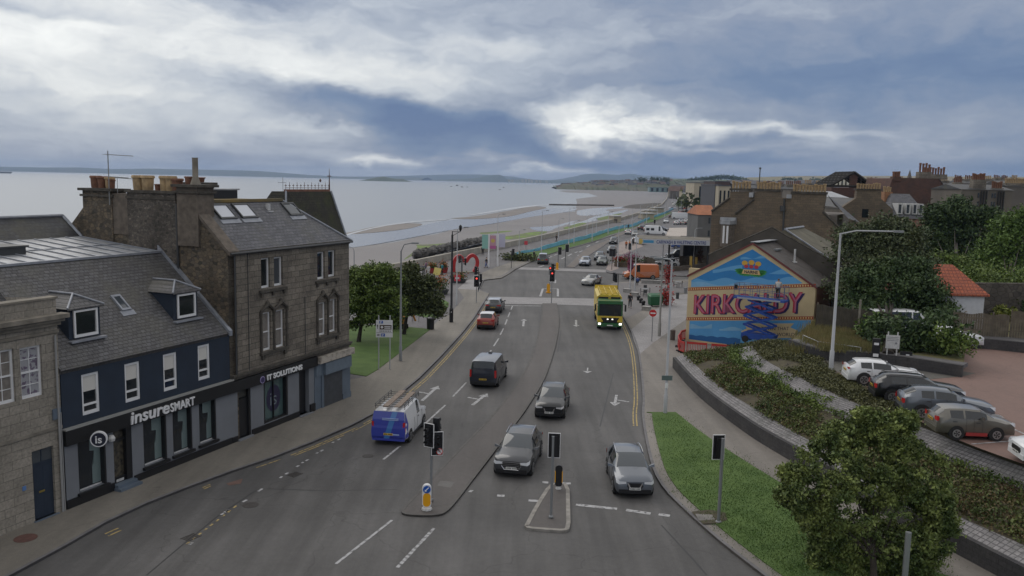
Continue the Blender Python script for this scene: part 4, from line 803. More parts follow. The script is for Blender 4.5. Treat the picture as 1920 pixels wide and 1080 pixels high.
def small(px, py, head_deg, m, label, L=4.2, kind='h', Hh=1.5, detail=1, group='cars on the far seafront road', z=.14):
 st = hatch(L, .88, Hh, .93, 1.2, 1.95, .65, .2, .25, .96) if kind == 'h' else (saloon(L) if kind == 's' else van_st(L, .98, Hh))
 op = suv_opts(L, group=group, doors=[], handles=[]) if kind != 'v' else van_opts(L, True, group=group, doors=[], handles=[])
 op['detail'] = detail
 q = at(px, py, z); return vehicle('van' if kind == 'v' else ('saloon_car' if kind == 's' else 'hatchback'), label, 'van' if kind == 'v' else 'car', tuple(q), D(head_deg), st, m, op)
small(1097, 497, -101, lblue, 'pale blue hatchback nearest the upper crossing on the oncoming side', group='cars coming down the seafront road', z=.02)
small(1124, 487, -101, dgrey, 'dark grey estate car just behind the pale blue hatchback', 4.5, group='cars coming down the seafront road', z=.02)
small(1129, 496, -101, mat('paint_greengrey', (.16, .18, .17), .3, .3), 'grey green car in the outer lane beside the dark grey estate', group='cars coming down the seafront road', z=.02)
small(1147, 474, -101, dgrey, 'third car back in the outer lane, behind the black signal head', group='cars coming down the seafront road', z=.02)
small(1150, 457, -101, blackp, 'black car with bright windscreen alone between the queue and the two white cars', 4.4, Hh=1.6, group='cars coming down the seafront road', z=.02)
small(1178, 439, 79, whitep, 'white car driving away beside the blue fence', group='cars coming down the seafront road', z=.02)
small(1190, 443, -101, silver, 'silver car with headlights next to the white car by the blue fence', group='cars coming down the seafront road', z=.02)
small(1204, 431, 60, blackp, 'black low car at the side road mouth beyond the white car', group='cars on the far seafront road', z=.02)
small(1216, 433, 50, silver, 'silver car half hidden behind the white minibus', z=.02)
v = small(1229, 440.5, -8, whitep, 'white minibus with dark side windows above the canopy', 6.2, 'v', 2.6, z=.14);
for s in (1, -1):
 for x in (-2.2, -.9): MB().box(x - .45, x + .45, s * .93 - .05, s * .93 + .05, 1.3, 1.95).build('side_window', GLASS_D, v)
far = [(1249, 418, -104, whitep, 'white car alone on the far carriageway above the minibus'), (1258, 408, 76, blackp, 'black car first in the far queue after the green verge'), (1267, 405, 60, paint('maroon', (.12, .03, .06)), 'purple red car second in the far queue after the green verge'),
  (1297, 393, -103, blackp, 'black car on the road beside the orange roofed house'), (1298, 400, -103, dgrey, 'dark car just below the black car near the orange roofed house'), (1286, 398, 62, dgrey, 'dark grey car left of the long white vehicle'),
  (1276, 401, 62, redp, 'dull red car in the middle of the far queue'), (1308, 409, 20, blackp, 'black car parked by the grey end wall of the orange roofed house'), (1299, 415, 0, navyp, 'navy car under the lamp posts right of the parked white cars'),
  (1240, 433, -30, navyp, 'dark blue car behind the white minibus bonnet')]
for a in far: small(*a, detail=1)
small(1284, 411, -4, whitep, 'long white coach parked across the far car park', 11, 'v', 2.7)
for i in range(6): small(1270 + i * 5.2 + (i % 2) * 2, 421 - (i % 2) * 3.5, 60 + 8 * (i % 3), [whitep, lblue, silver, whitep, dgrey, whitep][i], ['leftmost white car of the parked cluster behind the cream forecourt', 'pale blue car second in the parked cluster', 'silver car in the middle of the parked cluster', 'white car right of the silver one in the parked cluster', 'dark grey car fifth in the parked cluster', 'rightmost white car of the parked cluster behind the cream forecourt'][i], group='cars parked behind the cream forecourt', detail=1)
def nth(i):
 a = 'first second third fourth fifth sixth seventh eighth ninth tenth eleventh twelfth thirteenth fourteenth fifteenth sixteenth seventeenth eighteenth nineteenth'.split(); n = i + 1
 if n < 20: return a[n - 1]
 w_ = 'twenty thirty forty fifty sixty seventy eighty ninety'.split()[min(7, n // 10 - 2)] if n < 100 else 'hundred'; r = n % 10 if n < 100 else n - 100
 if n >= 100: return 'hundred and ' + (nth(r - 1) if r else 'zeroth') if r else 'hundredth'
 return w_ + '-' + a[r - 1] if r else w_[:-1] + 'ieth'
fpx = sorted(1258 + 58 * random.random() for _ in range(46))
for i in range(46):
 px = fpx[i]; f = random.random(); py = 393 - 26 * f - (8 if px > 1300 else 0)
 q = random.randrange(6); cn = ['white', 'dark grey', 'black', 'silver', 'red', 'pale blue'][q]; small(px, py, random.choice([62, -103, 10]), [whitep, dgrey, blackp, silver, redp, lblue][q], 'tiny far %s car on the seafront road, %s from the left' % (cn, nth(i)), group='tiny cars far along the seafront', detail=0)
def park(px0, px1, py, ang, L, st, m, label, nm, **k):
 q = at((px0 + px1) / 2, py, CPZ + .01); return vehicle(nm, label, 'car', (q.x, q.y, CPZ + .01), D(ang), st, m, suv_opts(L, **k))
park(1582, 1722, 719, -8, 4.05, hatch(4.05, .86, 1.38, .90, 1.3, 2.0, .45, .1, .25, .96), whitep, 'white hatchback with black rear glass, furthest of the parked row', 'hatchback', bump=whitep, tl=(.9, 1.02))
park(1636, 1795, 752, -10, 4.4, hatch(4.4, .87, 1.45, .95, 1.3, 2.0, .55, .2, .27, 1.02), blackp, 'black estate car with yellow plate parked second in the row', 'estate_car', rails=1, railm=BLACK)
park(1686, 1850, 782, -11, 4.15, hatch(4.15, .87, 1.48, .95, 1.3, 2.0, .6, .15, .28, 1.05), greyp, 'blue grey crossover parked between the black estate and the small brown car', 'crossover')
park(1738, 1891, 816, -4, 3.4, hatch(3.4, .78, 1.36, .90, .9, 1.5, .35, .1, .24, .93), brownp, 'small grey brown hatchback with red sill line parked nearest the setts', 'hatchback', bump=brownp, sillm=mat('red_sill', (.35, .04, .04), .4), tl=(.8, 1.02), wr=.285)
q = at(2003, 872, CPZ); vehicle('hatchback', 'white car cut by the right edge of the picture', 'car', (q.x, q.y, CPZ + .01), D(172), hatch(4.1, .88, 1.45), whitep, suv_opts(4.1, bump=whitep))
q = at(1789, 655, CPZ); vehicle('hatchback', 'white hatchback half hidden behind the bushes of the planter', 'car', (q.x + .3, q.y + 1.2, CPZ + .01), D(-3), hatch(4.0, .88, 1.5), whitep, suv_opts(4.0, bump=whitep))
q = at(1732, 655, CPZ); v = vehicle('van', 'white van with black side windows behind the planter trees', 'van', (q.x, q.y + 3.4, CPZ + .01), D(0), van_st(5.3, .98, 2.3), whitep, van_opts(5.3, spans={3: 'ws', 4: 'ws', 5: 'side', 7: 'side', 9: 'rw'}))
# ================================================================== the terrace on the left
FA = math.atan2(.9232, .3843); FP = (-19.3, 33.0, 0)
def wall_holes(b, x0, x1, z0, z1, holes, y=0., dep=.2, T=None):
 xs = sorted({x0, x1} | {h[i] for h in holes for i in (0, 1) if x0 < h[i] < x1}); zs = sorted({z0, z1} | {h[i] for h in holes for i in (2, 3) if z0 < h[i] < z1})
 for a, c in zip(xs, xs[1:]):
  for d, e in zip(zs, zs[1:]):
   mx_, mz_ = (a + c) / 2, (d + e) / 2
   if any(h[0] < mx_ < h[1] and h[2] < mz_ < h[3] for h in holes): continue
   b.add([(a, y, d), (c, y, d), (c, y, e), (a, y, e)], [(0, 1, 2, 3)])
 for h in holes:
  a, c, d, e = h[:4]; b.add([(a, y, d), (c, y, d), (c, y, e), (a, y, e), (a, y + dep, d), (c, y + dep, d), (c, y + dep, e), (a, y + dep, e)], [(0, 1, 5, 4), (1, 2, 6, 5), (2, 3, 7, 6), (3, 0, 4, 7)])
def sash(par, x0, x1, z0, z1, y=.14, fm=None, gm=None, fw=.075, mid=.5, blind=0., bm_=None, vbars=0, hbars=0, low=None, name='window'):
 fm = fm or WHITE; gm = gm or GLASS_D; b = MB(); yf = y - .05
 b.box(x0, x0 + fw, yf, y + .02, z0, z1); b.box(x1 - fw, x1, yf, y + .02, z0, z1); b.box(x0 + fw, x1 - fw, yf, y + .02, z0, z0 + fw * 1.3); b.box(x0 + fw, x1 - fw, yf, y + .02, z1 - fw, z1)
 if mid: zm = z0 + (z1 - z0) * mid; b.box(x0 + fw, x1 - fw, yf + .01, y + .02, zm - fw * .4, zm + fw * .4)
 for k in range(vbars): xx = x0 + (x1 - x0) * (k + 1) / (vbars + 1); b.box(xx - .013, xx + .013, yf + .03, y + .01, z0 + fw * 1.31, z1 - fw * 1.01)
 for k in range(hbars): zz_ = z0 + (z1 - z0) * (k + 1) / (hbars + 1); b.box(x0 + fw * 1.01, x1 - fw * 1.01, yf + .032, y + .012, zz_ - .013, zz_ + .013)
 w_ = b.build(name, fm, par)
 g = MB(); g.box(x0 + .01, x1 - .01, y + .022, y + .03, z0 + .01, z1 - .01); g.build('pane', gm, w_)
 if blind > 0:
  g = MB(); g.box(x0 + fw, x1 - fw, y + .012, y + .02, z1 - fw - (z1 - z0) * blind, z1 - fw); g.build('blind', bm_ or BLIND, w_)
 return w_
def pot(par, x, y, z, h=.9, r=.3, m=POT_Y, n=10): b = MB(); b.lathe([(r * .82, z), (r * .86, z + h * .1), (r * .95, z + h * .8), (r * 1.12, z + h * .82), (r * 1.12, z + h * .92), (r, z + h), (r * .75, z + h), (r * .7, z + h * .85)], (x, y, 0), n); return b.build('chimney_pot', m, par, 40)
def stack(par, x0, x1, y0, y1, z0, z1, m, cope=.12, cm=COPE):
 b = MB(); b.box(x0, x1, y0, y1, z0, z1); s_ = b.build('chimney_stack', m, par)
 b = MB(); b.box(x0 - cope * .6, x1 + cope * .6, y0 - cope * .6, y1 + cope * .6, z1 - .32, z1 - .2); b.box(x0 - cope, x1 + cope, y0 - cope, y1 + cope, z1, z1 + .14); b.build('stack_coping', cm, s_); return s_
bA = thing('stone_building', 'pale ashlar building with parapet cornice and dark blue door at the left edge', 'building', FP, FA)
holes = [(-.32, .64, 5.3, 7.4), (-1.5, -.57, 5.3, 7.45), (-.03, .96, .15, 3.08), (-4, -3, 5.3, 7.4)]
b = MB(); wall_holes(b, -14, 1.4, 0, 9.2, holes); b.add([(1.4, 0, 0), (1.4, 7, 0), (1.4, 7, 8.8), (1.4, 0, 9.2)], [(0, 1, 2, 3)]); b.add([(-14, .4, 9.2), (1.4, .4, 9.2), (1.4, .4, 8.6), (-14, .4, 8.6)], [(0, 1, 2, 3)]); b.add([(-14, 0, 9.2), (1.4, 0, 9.2), (1.4, .4, 9.2), (-14, .4, 9.2)], [(0, 1, 2, 3)]); b.build('wall', ASHLAR_L, bA)
b = MB(); b.box(-14, 1.38, .4, 8, 8.4, 8.62); b.build('flat_roof', LEAD, bA)
b = MB(); b.box(-14, 1.62, -.5, 0.003, 8.42, 8.6); b.box(-14, 1.52, -.34, 0.002, 8.28, 8.42); b.box(-14, 1.45, -.18, .001, 8.12, 8.28); b.box(-14, 1.45, -.06, .45, 9.2, 9.28); b.build('cornice', STONE_L, bA)
b = MB(); b.box(-14, 1.42, -.07, -.001, 7.78, 7.9); b.box(-14, 1.40, -.05, -.001, 3.72, 3.84); b.build('string_course', STONE_L, bA)
sash(bA, -.32, .64, 5.3, 7.4, .16, vbars=1, hbars=3, blind=.95, fw=.09, bm_=mat('sticker_glass', (.33, .33, .35), .4, col2=(.14, .11, .16), scale=5, thr=(.52, .58)))
sash(bA, -1.5, -.57, 5.3, 7.45, .16, vbars=1, hbars=3, fw=.09, blind=.95, bm_=CURT)
b = MB(); b.box(-.03, .96, .12, .2, .15, 2.45); d_ = b.build('door', NAVY, bA); b = MB(); b.box(.3, .56, .105, .12, 1.22, 1.3); b.build('letter_plate', mat('brass', (.45, .35, .1), .3, metal=.8), d_)
b = MB(); [b.box(.06 + k * .46, .40 + k * .46, .112, .12, z, z + hh) for k in (0, 1) for z, hh in ((.3, .75), (1.4, .9))]; b.build('door_panels', MATS['navy_render'], d_)
b = MB(); b.box(-.03, .96, .12, .16, 2.5, 3.08); b.build('fanlight', GLASS_B, bA); b = MB(); b.box(-.03, .96, .1, .17, 2.44, 2.52); b.box(.44, .48, .1, .17, 2.52, 3.08); b.build('fanlight_frame', NAVY, bA)
b = MB(); b.box(-.1, 1.05, -.12, .12, 0, .15); b.build('doorstep', SHOPB, bA); b = MB(); b.box(-.52, -.36, -.02, 0, 1.6, 1.78); b.build('blue_plaque', mat('plaque_blue', (.1, .2, .42), .5), bA)
b = MB(); b.tube([(1.22, -.08, .1), (1.22, -.08, 7.7)], .045, 6); b.tube([(1.33, -.06, .1), (1.33, -.06, 4.4)], .03, 6); b.build('downpipe', mat('pipe_grey', (.3, .3, .3), .6), bA)
b = MB(); b.box(.98, 1.36, -.06, .0, 4.15, 4.6); b.build('alarm_box', SHOPB, bA)
bB = thing('shop_building', 'navy rendered building with slate roof above the long grey shopfront', 'building', FP, FA)
up = [(2.45, 3.35, 3.95, 5.75), (4.74, 5.61, 3.97, 5.77), (7.02, 7.89, 3.98, 5.79), (9.3, 10.14, 4.03, 5.82)]
b = MB(); wall_holes(b, 1.45, 11.58, 3.55, 6.25, up, dep=.16); b.add([(1.45, 0, 3.55), (1.45, 9, 3.55), (1.45, 9, 6.2), (1.45, 4.4, 10.1), (1.45, 0, 6.2)], [(0, 1, 2, 3, 4)]); b.build('upper_wall', NAVY, bB)
for i, h in enumerate(up): sash(bB, *h, y=.1, fw=.11, mid=.27 if i else .24, blind=.38)
gh = [(2.1, 3.5, .62, 2.95), (3.95, 4.98, .26, 2.95), (5.66, 7.04, .66, 2.92), (7.48, 8.72, .68, 2.92), (9.25, 10.42, .7, 2.92), (12.1, 13.15, .2, 2.9)]
b = MB(); wall_holes(b, 1.45, 11.62, 0, 2.95, gh[:5], y=-.02, dep=.3); b.build('shop_wall', SHOPG, bB)
b = MB(); b.box(1.42, 11.62, -.2, -.021, 2.9, 3.56); b.box(1.42, 1.9, -.19, -.022, .12, 2.9) if 0 else None; fs_ = b.build('fascia', FASCIA, bB)
b = MB(); b.box(1.40, 11.63, -.24, -.001, 3.57, 3.64); b.build('fascia_coping', mat('grey_flash', (.28, .28, .27), .6), bB)
b = MB(); b.box(1.44, 3.9, -.08, -.022, .1, .5); b.box(5.05, 11.6, -.08, -.022, .1, .45); b.build('plinth', BLACK, bB)
for i, h in enumerate([gh[0], gh[2], gh[3], gh[4]]):
 b = MB(); fw = .09; x0, x1, z0, z1 = h; b.box(x0, x0 + .03, -.02, .2, z0, z1); b.box(x1 - fw, x1, -.05, .2, z0, z1); b.box(x0, x1, -.02, .2, z1 - fw, z1); wf = b.build('shop_window', BLACK, bB)
 b = MB(); b.box(x0 - .1, x1 + .1, -.17, -.021, z0 - .13, z0); b.build('window_sill', BLACK, wf); b = MB(); b.box(x0, x1, .2, .215, z0, z1); b.build('pane', GLASS_D, wf)
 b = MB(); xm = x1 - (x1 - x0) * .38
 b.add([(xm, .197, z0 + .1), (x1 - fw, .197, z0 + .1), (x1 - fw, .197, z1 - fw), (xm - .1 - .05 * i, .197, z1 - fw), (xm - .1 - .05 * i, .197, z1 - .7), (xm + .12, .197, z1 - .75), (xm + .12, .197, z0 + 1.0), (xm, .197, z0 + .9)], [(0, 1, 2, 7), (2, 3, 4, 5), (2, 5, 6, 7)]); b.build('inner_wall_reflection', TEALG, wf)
 b = MB(); b.box(x0 + .03, x1 - fw, .16, .195, z0, z0 + .06); b.build('lower_frame', WHITE_D, wf)
x0, x1, z0, z1 = gh[1]
b = MB(); b.box(x0, x0 + .1, .1, .25, z0, z1); b.box(x1 - .3, x1, .0, .25, z0, z1); b.box(x0 + .1, x1 - .3, .1, .25, 2.3, 2.4); b.box(x0 + .1, x1 - .3, .1, .25, z0, z0 + .35); df = b.build('door', BLACK, bB)
b = MB(); b.box(x0 + .1, x1 - .3, .2, .22, z0 + .3, z1); b.build('door_glass', mat('door_reflection', (.10, .085, .06), .2, col2=(.02, .02, .02), scale=6, spec=.8), df); b = MB(); b.box(x0 + .2, x1 - .42, .09, .099, z0 + .14, z0 + .26); b.build('letter_plate', WHITE_D, df)
b = MB(); b.box(x0 - .1, x1 + .1, -.5, .0, .0, .24); b.box(x0 - .05, x1 + .02, -.28, .05, .24, .38); b.build('doorstep', SHOPB, bB)
b = MB(); b.lathe([(.14, 2.5), (.16, 2.62), (.1, 2.75)], (3.75, -.15, 0), 8); b.build('alarm_bell', WHITE_D, bB)
b = MB(); b.add([(1.38, -.14, 6.16), (11.42, -.14, 6.16), (11.42, 4.4, 10.2), (1.38, 4.4, 10.2), (1.38, 0, 5.98), (11.42, 0, 5.98), (11.42, 4.5, 9.9), (1.38, 4.5, 9.9)], [(0, 1, 2, 3), (4, 5, 6, 7), (0, 1, 5, 4), (0, 3, 7, 4)]); rf = b.build('roof', SLATE_N, bB)
b = MB(); b.box(1.3, 11.5, 4.3, 4.5, 10.16, 10.27)
for k in range(11): b.tube([(1.8 + k * .95, 4.4, 10.23), (1.8 + k * .95, 10.2, 10.78)], .035, 5)
b.tube([(1.4, 7.2, 10.5), (11.4, 7.2, 10.5)], .03, 5); b.build('lead_rolls', LEADP, bB)
b = MB(); b.add([(1.3, 4.4, 10.19), (11.5, 4.4, 10.19), (11.5, 10.3, 10.76), (1.3, 10.3, 10.76), (1.3, 4.4, 9.9), (11.5, 4.4, 9.9), (11.5, 10.3, 9.9), (1.3, 10.3, 9.9)], [(0, 1, 2, 3), (0, 1, 5, 4), (1, 2, 6, 5), (3, 0, 4, 7)]); b.build('lead_platform', LEAD, bB)
b = MB(); b.add([(11.4, -.2, 6.28), (11.62, -.2, 6.28), (11.62, 4.6, 10.55), (11.4, 4.6, 10.55), (11.4, -.2, 6.0), (11.62, -.2, 6.0), (11.62, 4.6, 10.1), (11.4, 4.6, 10.1)], [(0, 1, 2, 3), (0, 3, 7, 4), (0, 1, 5, 4)]); b.build('skew_coping', LEADP, bB)
b = MB(); b.box(3.6, 5.2, 6.6, 8.2, 10.3, 10.75); b.box(3.5, 5.3, 6.5, 8.3, 10.75, 10.83); b.build('roof_hatch', DARKM, bB)
def rz_n(n): return 6.28 + (n) * .89
def skylight(par, x0, x1, n0, n1, kz, z0, fm, gm):
 off = .10; b = MB(); P_ = lambda x, n, o: (x, n - o * .65, z0 + kz * n + o * .75)
 def slabq(xa, xb, na, nb, o0, o1):
  return [P_(xa, na, o0), P_(xb, na, o0), P_(xb, nb, o0), P_(xa, nb, o0), P_(xa, na, o1), P_(xb, na, o1), P_(xb, nb, o1), P_(xa, nb, o1)]
 Fc = [(0, 3, 2, 1), (4, 5, 6, 7), (0, 1, 5, 4), (1, 2, 6, 5), (2, 3, 7, 6), (3, 0, 4, 7)]
 f = .09
 for q in ((x0, x1, n0, n0 + f), (x0, x1, n1 - f, n1), (x0, x0 + f, n0 + f, n1 - f), (x1 - f, x1, n0 + f, n1 - f)): b.add(slabq(*q, -.02, off), Fc)
 s_ = b.build('skylight', fm, par); b = MB(); b.add(slabq(x0 + f, x1 - f, n0 + f, n1 - f, -.02, off * .6), Fc); b.build('pane', gm, s_)
 b = MB(); b.add(slabq(x0 - .12, x1 + .12, n0 - .22, n0, .0, .03), Fc); b.build('flashing', LEADP, s_)
PALEGL = mat('skylight_glass', (.55, .57, .62), .15, spec=.8)
skylight(bB, 6.3, 6.85, 1.75, 2.5, .89, 6.28, LEADP, GLASS_B)
for nm, x0, x1 in (('dormer', 2.72, 4.35), ('dormer', 8.72, 10.35)):
 y0 = .95; zb = rz_n(y0) - .05; zt = zb + 1.42; yb = (zt - 6.28) / .89 + .02; xm = (x0 + x1) / 2; zr = zt + .5; yr = (zr - 6.28) / .89
 dm = MB(); dm.add([(x0, y0, zb), (x1, y0, zb), (x1, y0, zt), (x0, y0, zt), (x0, yb, zt), (x1, yb, zt)], [(0, 1, 2, 3), (0, 3, 4), (1, 2, 5)]); d_ = dm.build('dormer', NAVY, bB)
 dm = MB(); o_ = .14; dm.add([(x0 - o_, y0 - o_, zt), (x1 + o_, y0 - o_, zt), (xm, y0 + .65, zr), (xm, yr, zr), (x0 - o_, yb, zt), (x1 + o_, yb, zt), (x0 - o_, y0 - o_, zt - .07), (x1 + o_, y0 - o_, zt - .07)], [(0, 1, 2), (1, 5, 3, 2), (0, 2, 3, 4), (0, 1, 7, 6)]); dm.build('dormer_roof', SLATE_N, d_)
 dm = MB(); dm.tube([(x0 - o_, y0 - o_, zt + .03), (xm, y0 + .65, zr + .04)], .05, 6); dm.tube([(x1 + o_, y0 - o_, zt + .03), (xm, y0 + .65, zr + .04)], .05, 6); dm.tube([(xm, y0 + .65, zr + .04), (xm, yr, zr + .04)], .05, 6); dm.build('lead_ridge', LEADP, d_)
 sash(d_, x0 + .22, x1 - .18, zb + .12, zt - .1, y0 - .04, fw=.09, mid=0); dm = MB(); dm.box(x0 - .1, x1 + .1, y0 - .3, y0, zb - .06, zb + .02); dm.build('flashing', LEADP, d_)
bR = thing('rear_building', 'low rear range with mossy dark slate roof behind the lead platform', 'building', FP, FA)
b = MB(); b.add([(-16, 10.3, 10.7), (11.4, 10.3, 10.7), (11.4, 11.6, 11.85), (-16, 11.4, 11.75), (-16, 13, 10.4), (11.4, 13, 10.4)], [(0, 1, 2, 3), (3, 2, 5, 4), (1, 5, 2), (0, 3, 4)]); b.build('roof', SLATE_D, bR)
b = MB(); b.tube([(-16, 11.4, 11.8), (11.4, 11.6, 11.9)], .09, 6); b.tube([(11.4, 11.6, 11.88), (11.5, 10.3, 10.75)], .1, 5); b.build('ridge_flashing', LEADP, bR)
skylight(bR, .6, 1.6, 10.5, 11.2, .88, 10.7 - .88 * 10.3, LEADP, LEADP); b = MB(); b.box(-16, 11.4, 10.4, 13, 0, 10.5); b.build('wall', RUBBLE3, bR)
bC = thing('tenement', 'three storey brown stone tenement with slate roof, hood moulded windows and tall side chimneys', 'building', FP, FA)
w3 = [(14.21, 14.98, 8.19, 9.86), (15.31, 16.1, 8.2, 9.84), (19.39, 20.17, 8.17, 9.84), (20.52, 21.3, 8.22, 9.86)]
w2 = [(14.3, 15.0, 4.65, 6.82), (15.41, 16.16, 4.64, 6.8), (19.52, 20.24, 4.67, 6.72), (20.59, 21.32, 4.7, 6.78)]
b = MB(); wall_holes(b, 11.6, 22.8, 3.4, 10.45, w3 + w2, dep=.22); b.add([(22.8, 0, 0), (22.8, 9, 0), (22.8, 9, 10.4), (22.8, 0, 10.4)], [(0, 1, 2, 3)]); b.add([(12, 9, 0), (22.8, 9, 0), (22.8, 9, 10.4), (12, 9, 10.4)], [(0, 1, 2, 3)]); b.build('wall', ASHLAR, bC)
for i, h in enumerate(w3): sash(bC, *h, y=.18, fw=.085, mid=0, gm=GLASS_D if i != 1 else mat('curtain_behind', (.07, .075, .085), .15))
for i, h in enumerate(w2): sash(bC, *h, y=.18, fw=.08, mid=.48, blind=.9, bm_=CURT)
b = MB()
for x0, x1 in ((14.0, 16.35), (19.15, 21.55)):
 b.box(x0, x1, -.14, -.001, 7.95 - .0, 8.1); [b.box(x, x + .18, -.12, -.001, 7.75, 7.95) for x in (x0 + .1, (x0 + x1) / 2 - .09, x1 - .28)]
 b.box(x0 - .02, x1 + .03, -.18, -.001, 4.45, 4.6); [b.box(x, x + .2, -.14, -.001, 4.2, 4.45) for x in (x0 + .1, x1 - .3)]
b.build('window_sills', COPE, bC)
for x0, xm0, xm1, x1 in ((14.05, 15.0, 15.41, 16.4), (19.27, 20.24, 20.59, 21.58)):
 b = MB()
 for x in (x0 + .04, (xm0 + xm1) / 2, x1 - .06): b.tube([(x, -.05, 4.6), (x, -.05, 6.85)], .07, 6)
 for a, c in ((x0, (xm0 + xm1) / 2), ((xm0 + xm1) / 2, x1)):
  pts = [(a, -.07, 6.7), (a + .05, -.08, 6.95), ((a + c) / 2 - .3, -.1, 7.08), ((a + c) / 2, -.11, 7.3), ((a + c) / 2 + .3, -.1, 7.08), (c - .05, -.08, 6.95), (c, -.07, 6.7)]
  b.tube(pts, [.07, .09, .08, .13, .08, .09, .07], 6); b.lathe([(.05, 7.2), (.13, 7.3), (.10, 7.42), (.02, 7.5)], ((a + c) / 2, -.08, 0), 8)
 b.build('hood_moulding', COPE, bC)
b = MB(); b.box(11.6, 22.85, -.22, -.001, 3.68, 3.8); b.box(11.6, 22.82, -.14, -.001, 3.56, 3.68); b.build('string_course', COPE, bC); b = MB(); b.box(11.6, 22.85, -.1, -.002, 10.3, 10.42); b.build('eaves_course', COPE, bC)
for x, z0, z1 in ((13.1, 3.8, 10.4), (18.1, 3.8, 7.3)): b = MB(); b.tube([(x, -.03, z0), (x, -.03, z1)], .018, 5); b.build('cable', DARKM, bC)
b = MB(); wall_holes(b, 11.62, 18.95, 0, 2.95, [gh[5], (14.25, 16.36, .5, 2.9), (17.45, 18.42, .15, 2.9)], y=-.02, dep=.3); b.build('shop_wall', SHOPG, bC)
b = MB(); b.box(11.62, 19.1, -.2, -.021, 2.9, 3.5); b.build('fascia', FASCIA, bC); b = MB(); b.box(11.63, 12.05, -.08, -.022, .1, .42); b.box(13.2, 17.4, -.08, -.022, .1, .45); b.box(18.45, 18.95, -.12, -.022, .1, .6); b.build('plinth', BLACK, bC)
b = MB(); b.box(12.1, 13.15, .1, .2, .2, 2.35); b.box(12.1, 12.18, .05, .2, .2, 2.9); b.box(13.0, 13.15, .0, .25, .2, 2.9); d_ = b.build('door', BLACK, bC); b = MB(); b.box(12.18, 13.0, .15, .18, 2.4, 2.9); b.build('fanlight', mat('dim_interior', (.05, .05, .045), .3), d_); b = MB(); b.box(12.0, 13.2, -.2, .1, 0, .2); b.build('doorstep', SHOPG, d_)
b = MB(); b.box(14.25, 14.33, -.03, .2, .5, 2.9); b.box(16.2, 16.36, -.04, .2, .5, 2.9); b.box(15.24, 15.27, .1, .2, .5, 2.9); b.box(14.33, 16.2, -.02, .2, .5, .6); sw = b.build('shop_window', BLACK, bC)
b = MB(); b.box(14.33, 16.2, .2, .215, .6, 2.9); b.build('pane', mat('teal_shopglass', (.07, .115, .115), .12, spec=.7), sw)
b = MB(); b.add([(15.35 + .62 * math.cos(a), .19, 1.72 + .78 * math.sin(a)) for a in [i * math.pi / 16 for i in range(32)]], [tuple(range(32))]); b.build('window_disc', mat('disc_indigo', (.028, .025, .06), .5), sw)
text_obj('window_initials', 'is', 1.15, mat('initial_grey', (.18, .22, .24), .5), sw, (14.98, .185, 1.32), depth=.002, offset=-.01)
b = MB(); b.box(17.45, 18.42, .25, .3, .15, 2.9); b.build('door', BLACK, bC)
b = MB(); b.box(17.3, 18.6, -.3, .25, 0, .15); b.build('doorstep', SHOPG, bC)
text_obj('insure_lettering', 'insure', .82, WHITE, bB, (4.72, -.235, 2.99), depth=.03, offset=.014, shear=.12, fitw=2.32)
text_obj('smart_lettering', 'SMART', .58, WHITE, bB, (7.14, -.235, 2.98), depth=.03, offset=.01, shear=.0, fitw=1.6)
text_obj('solutions_lettering', 'IT SOLUTIONS', .40, WHITE, bC, (14.28, -.235, 3.03), depth=.02, offset=.016, fitw=3.2)
b = MB(); b.lathe([(.2, -.225), (.2, -.205)], (13.93, 0, 3.13), 18, 'y'); lg = b.build('logo_disc', mat('logo_violet', (.35, .3, .5), .5), bC); b = MB(); b.lathe([(.16, -.235), (.16, -.226)], (13.93, 0, 3.13), 16, 'y'); b.build('logo_centre', mat('logo_dark', (.04, .03, .1), .5), lg)
hs_ = thing('hanging_sign', 'round black and white hanging sign above the first shop window', 'sign', Vector(FP) + Matrix.Rotation(FA, 3, 'Z') @ Vector((2.75, 0, 0)), FA)
b = MB(); b.lathe([(.32, -.14), (.34, -.14), (.34, .02), (.32, .02)], (0, 0, 0), 24, 'y'); o = b.build('case', WHITE, hs_, 30); R_ = Matrix.Rotation(math.radians(-52), 4, 'Z'); o.matrix_local = Matrix.Translation((-.05, -.62, 2.97)) @ R_
b = MB(); b.lathe([(.29, -.150), (.29, -.141)], (0, 0, 0), 24, 'y'); f_ = b.build('face', mat('sign_black_blue', (.012, .014, .03), .4), o)
me = text_obj('initials', 'is', .48, WHITE, o, (-.15, -.154, -.16), depth=.002, offset=.008)
b = MB(); b.tube([(-.05, -.2, 2.97), (-.05, -.55, 2.97)], .025, 5); b.build('bracket', WHITE_D, hs_)
bs = MB(); bs.box(18.95, 22.82, -.06, -.001, 0, 3.0); bs.build('corner_shopfront', SHOPB, bC)
bs = MB(); bs.box(19.1, 22.84, -.4, -.061, 3.02, 3.42); bs.build('corner_cornice', mat('chipped_cream', (.42, .38, .33), .8, col2=(.16, .14, .12), scale=3, thr=(.45, .7)), bC)
bs = MB(); bs.box(19.75, 22.6, -.32, -.062, 2.2, 2.95); bs.box(19.05, 19.65, -.12, -.062, 2.2, 2.95); bs.build('shutter_box', mat('grey_blue_box', (.13, .165, .205), .6, var=.1), bC); bs = MB(); bs.box(19.85, 21.85, -.1, -.061, .12, 2.2)
for k in range(22): bs.box(19.86, 21.84, -.112, -.101, .14 + k * .094, .2 + k * .094)
bs.build('roller_shutter', mat('dark_shutter', (.06, .065, .075), .5, var=.2), bC); bs = MB(); bs.box(19.6, 19.8, -.14, -.061, .1, 2.9); bs.box(21.9, 22.82, -.12, -.0625, .1, .5); bs.build('pilaster', SHOPB, bC)
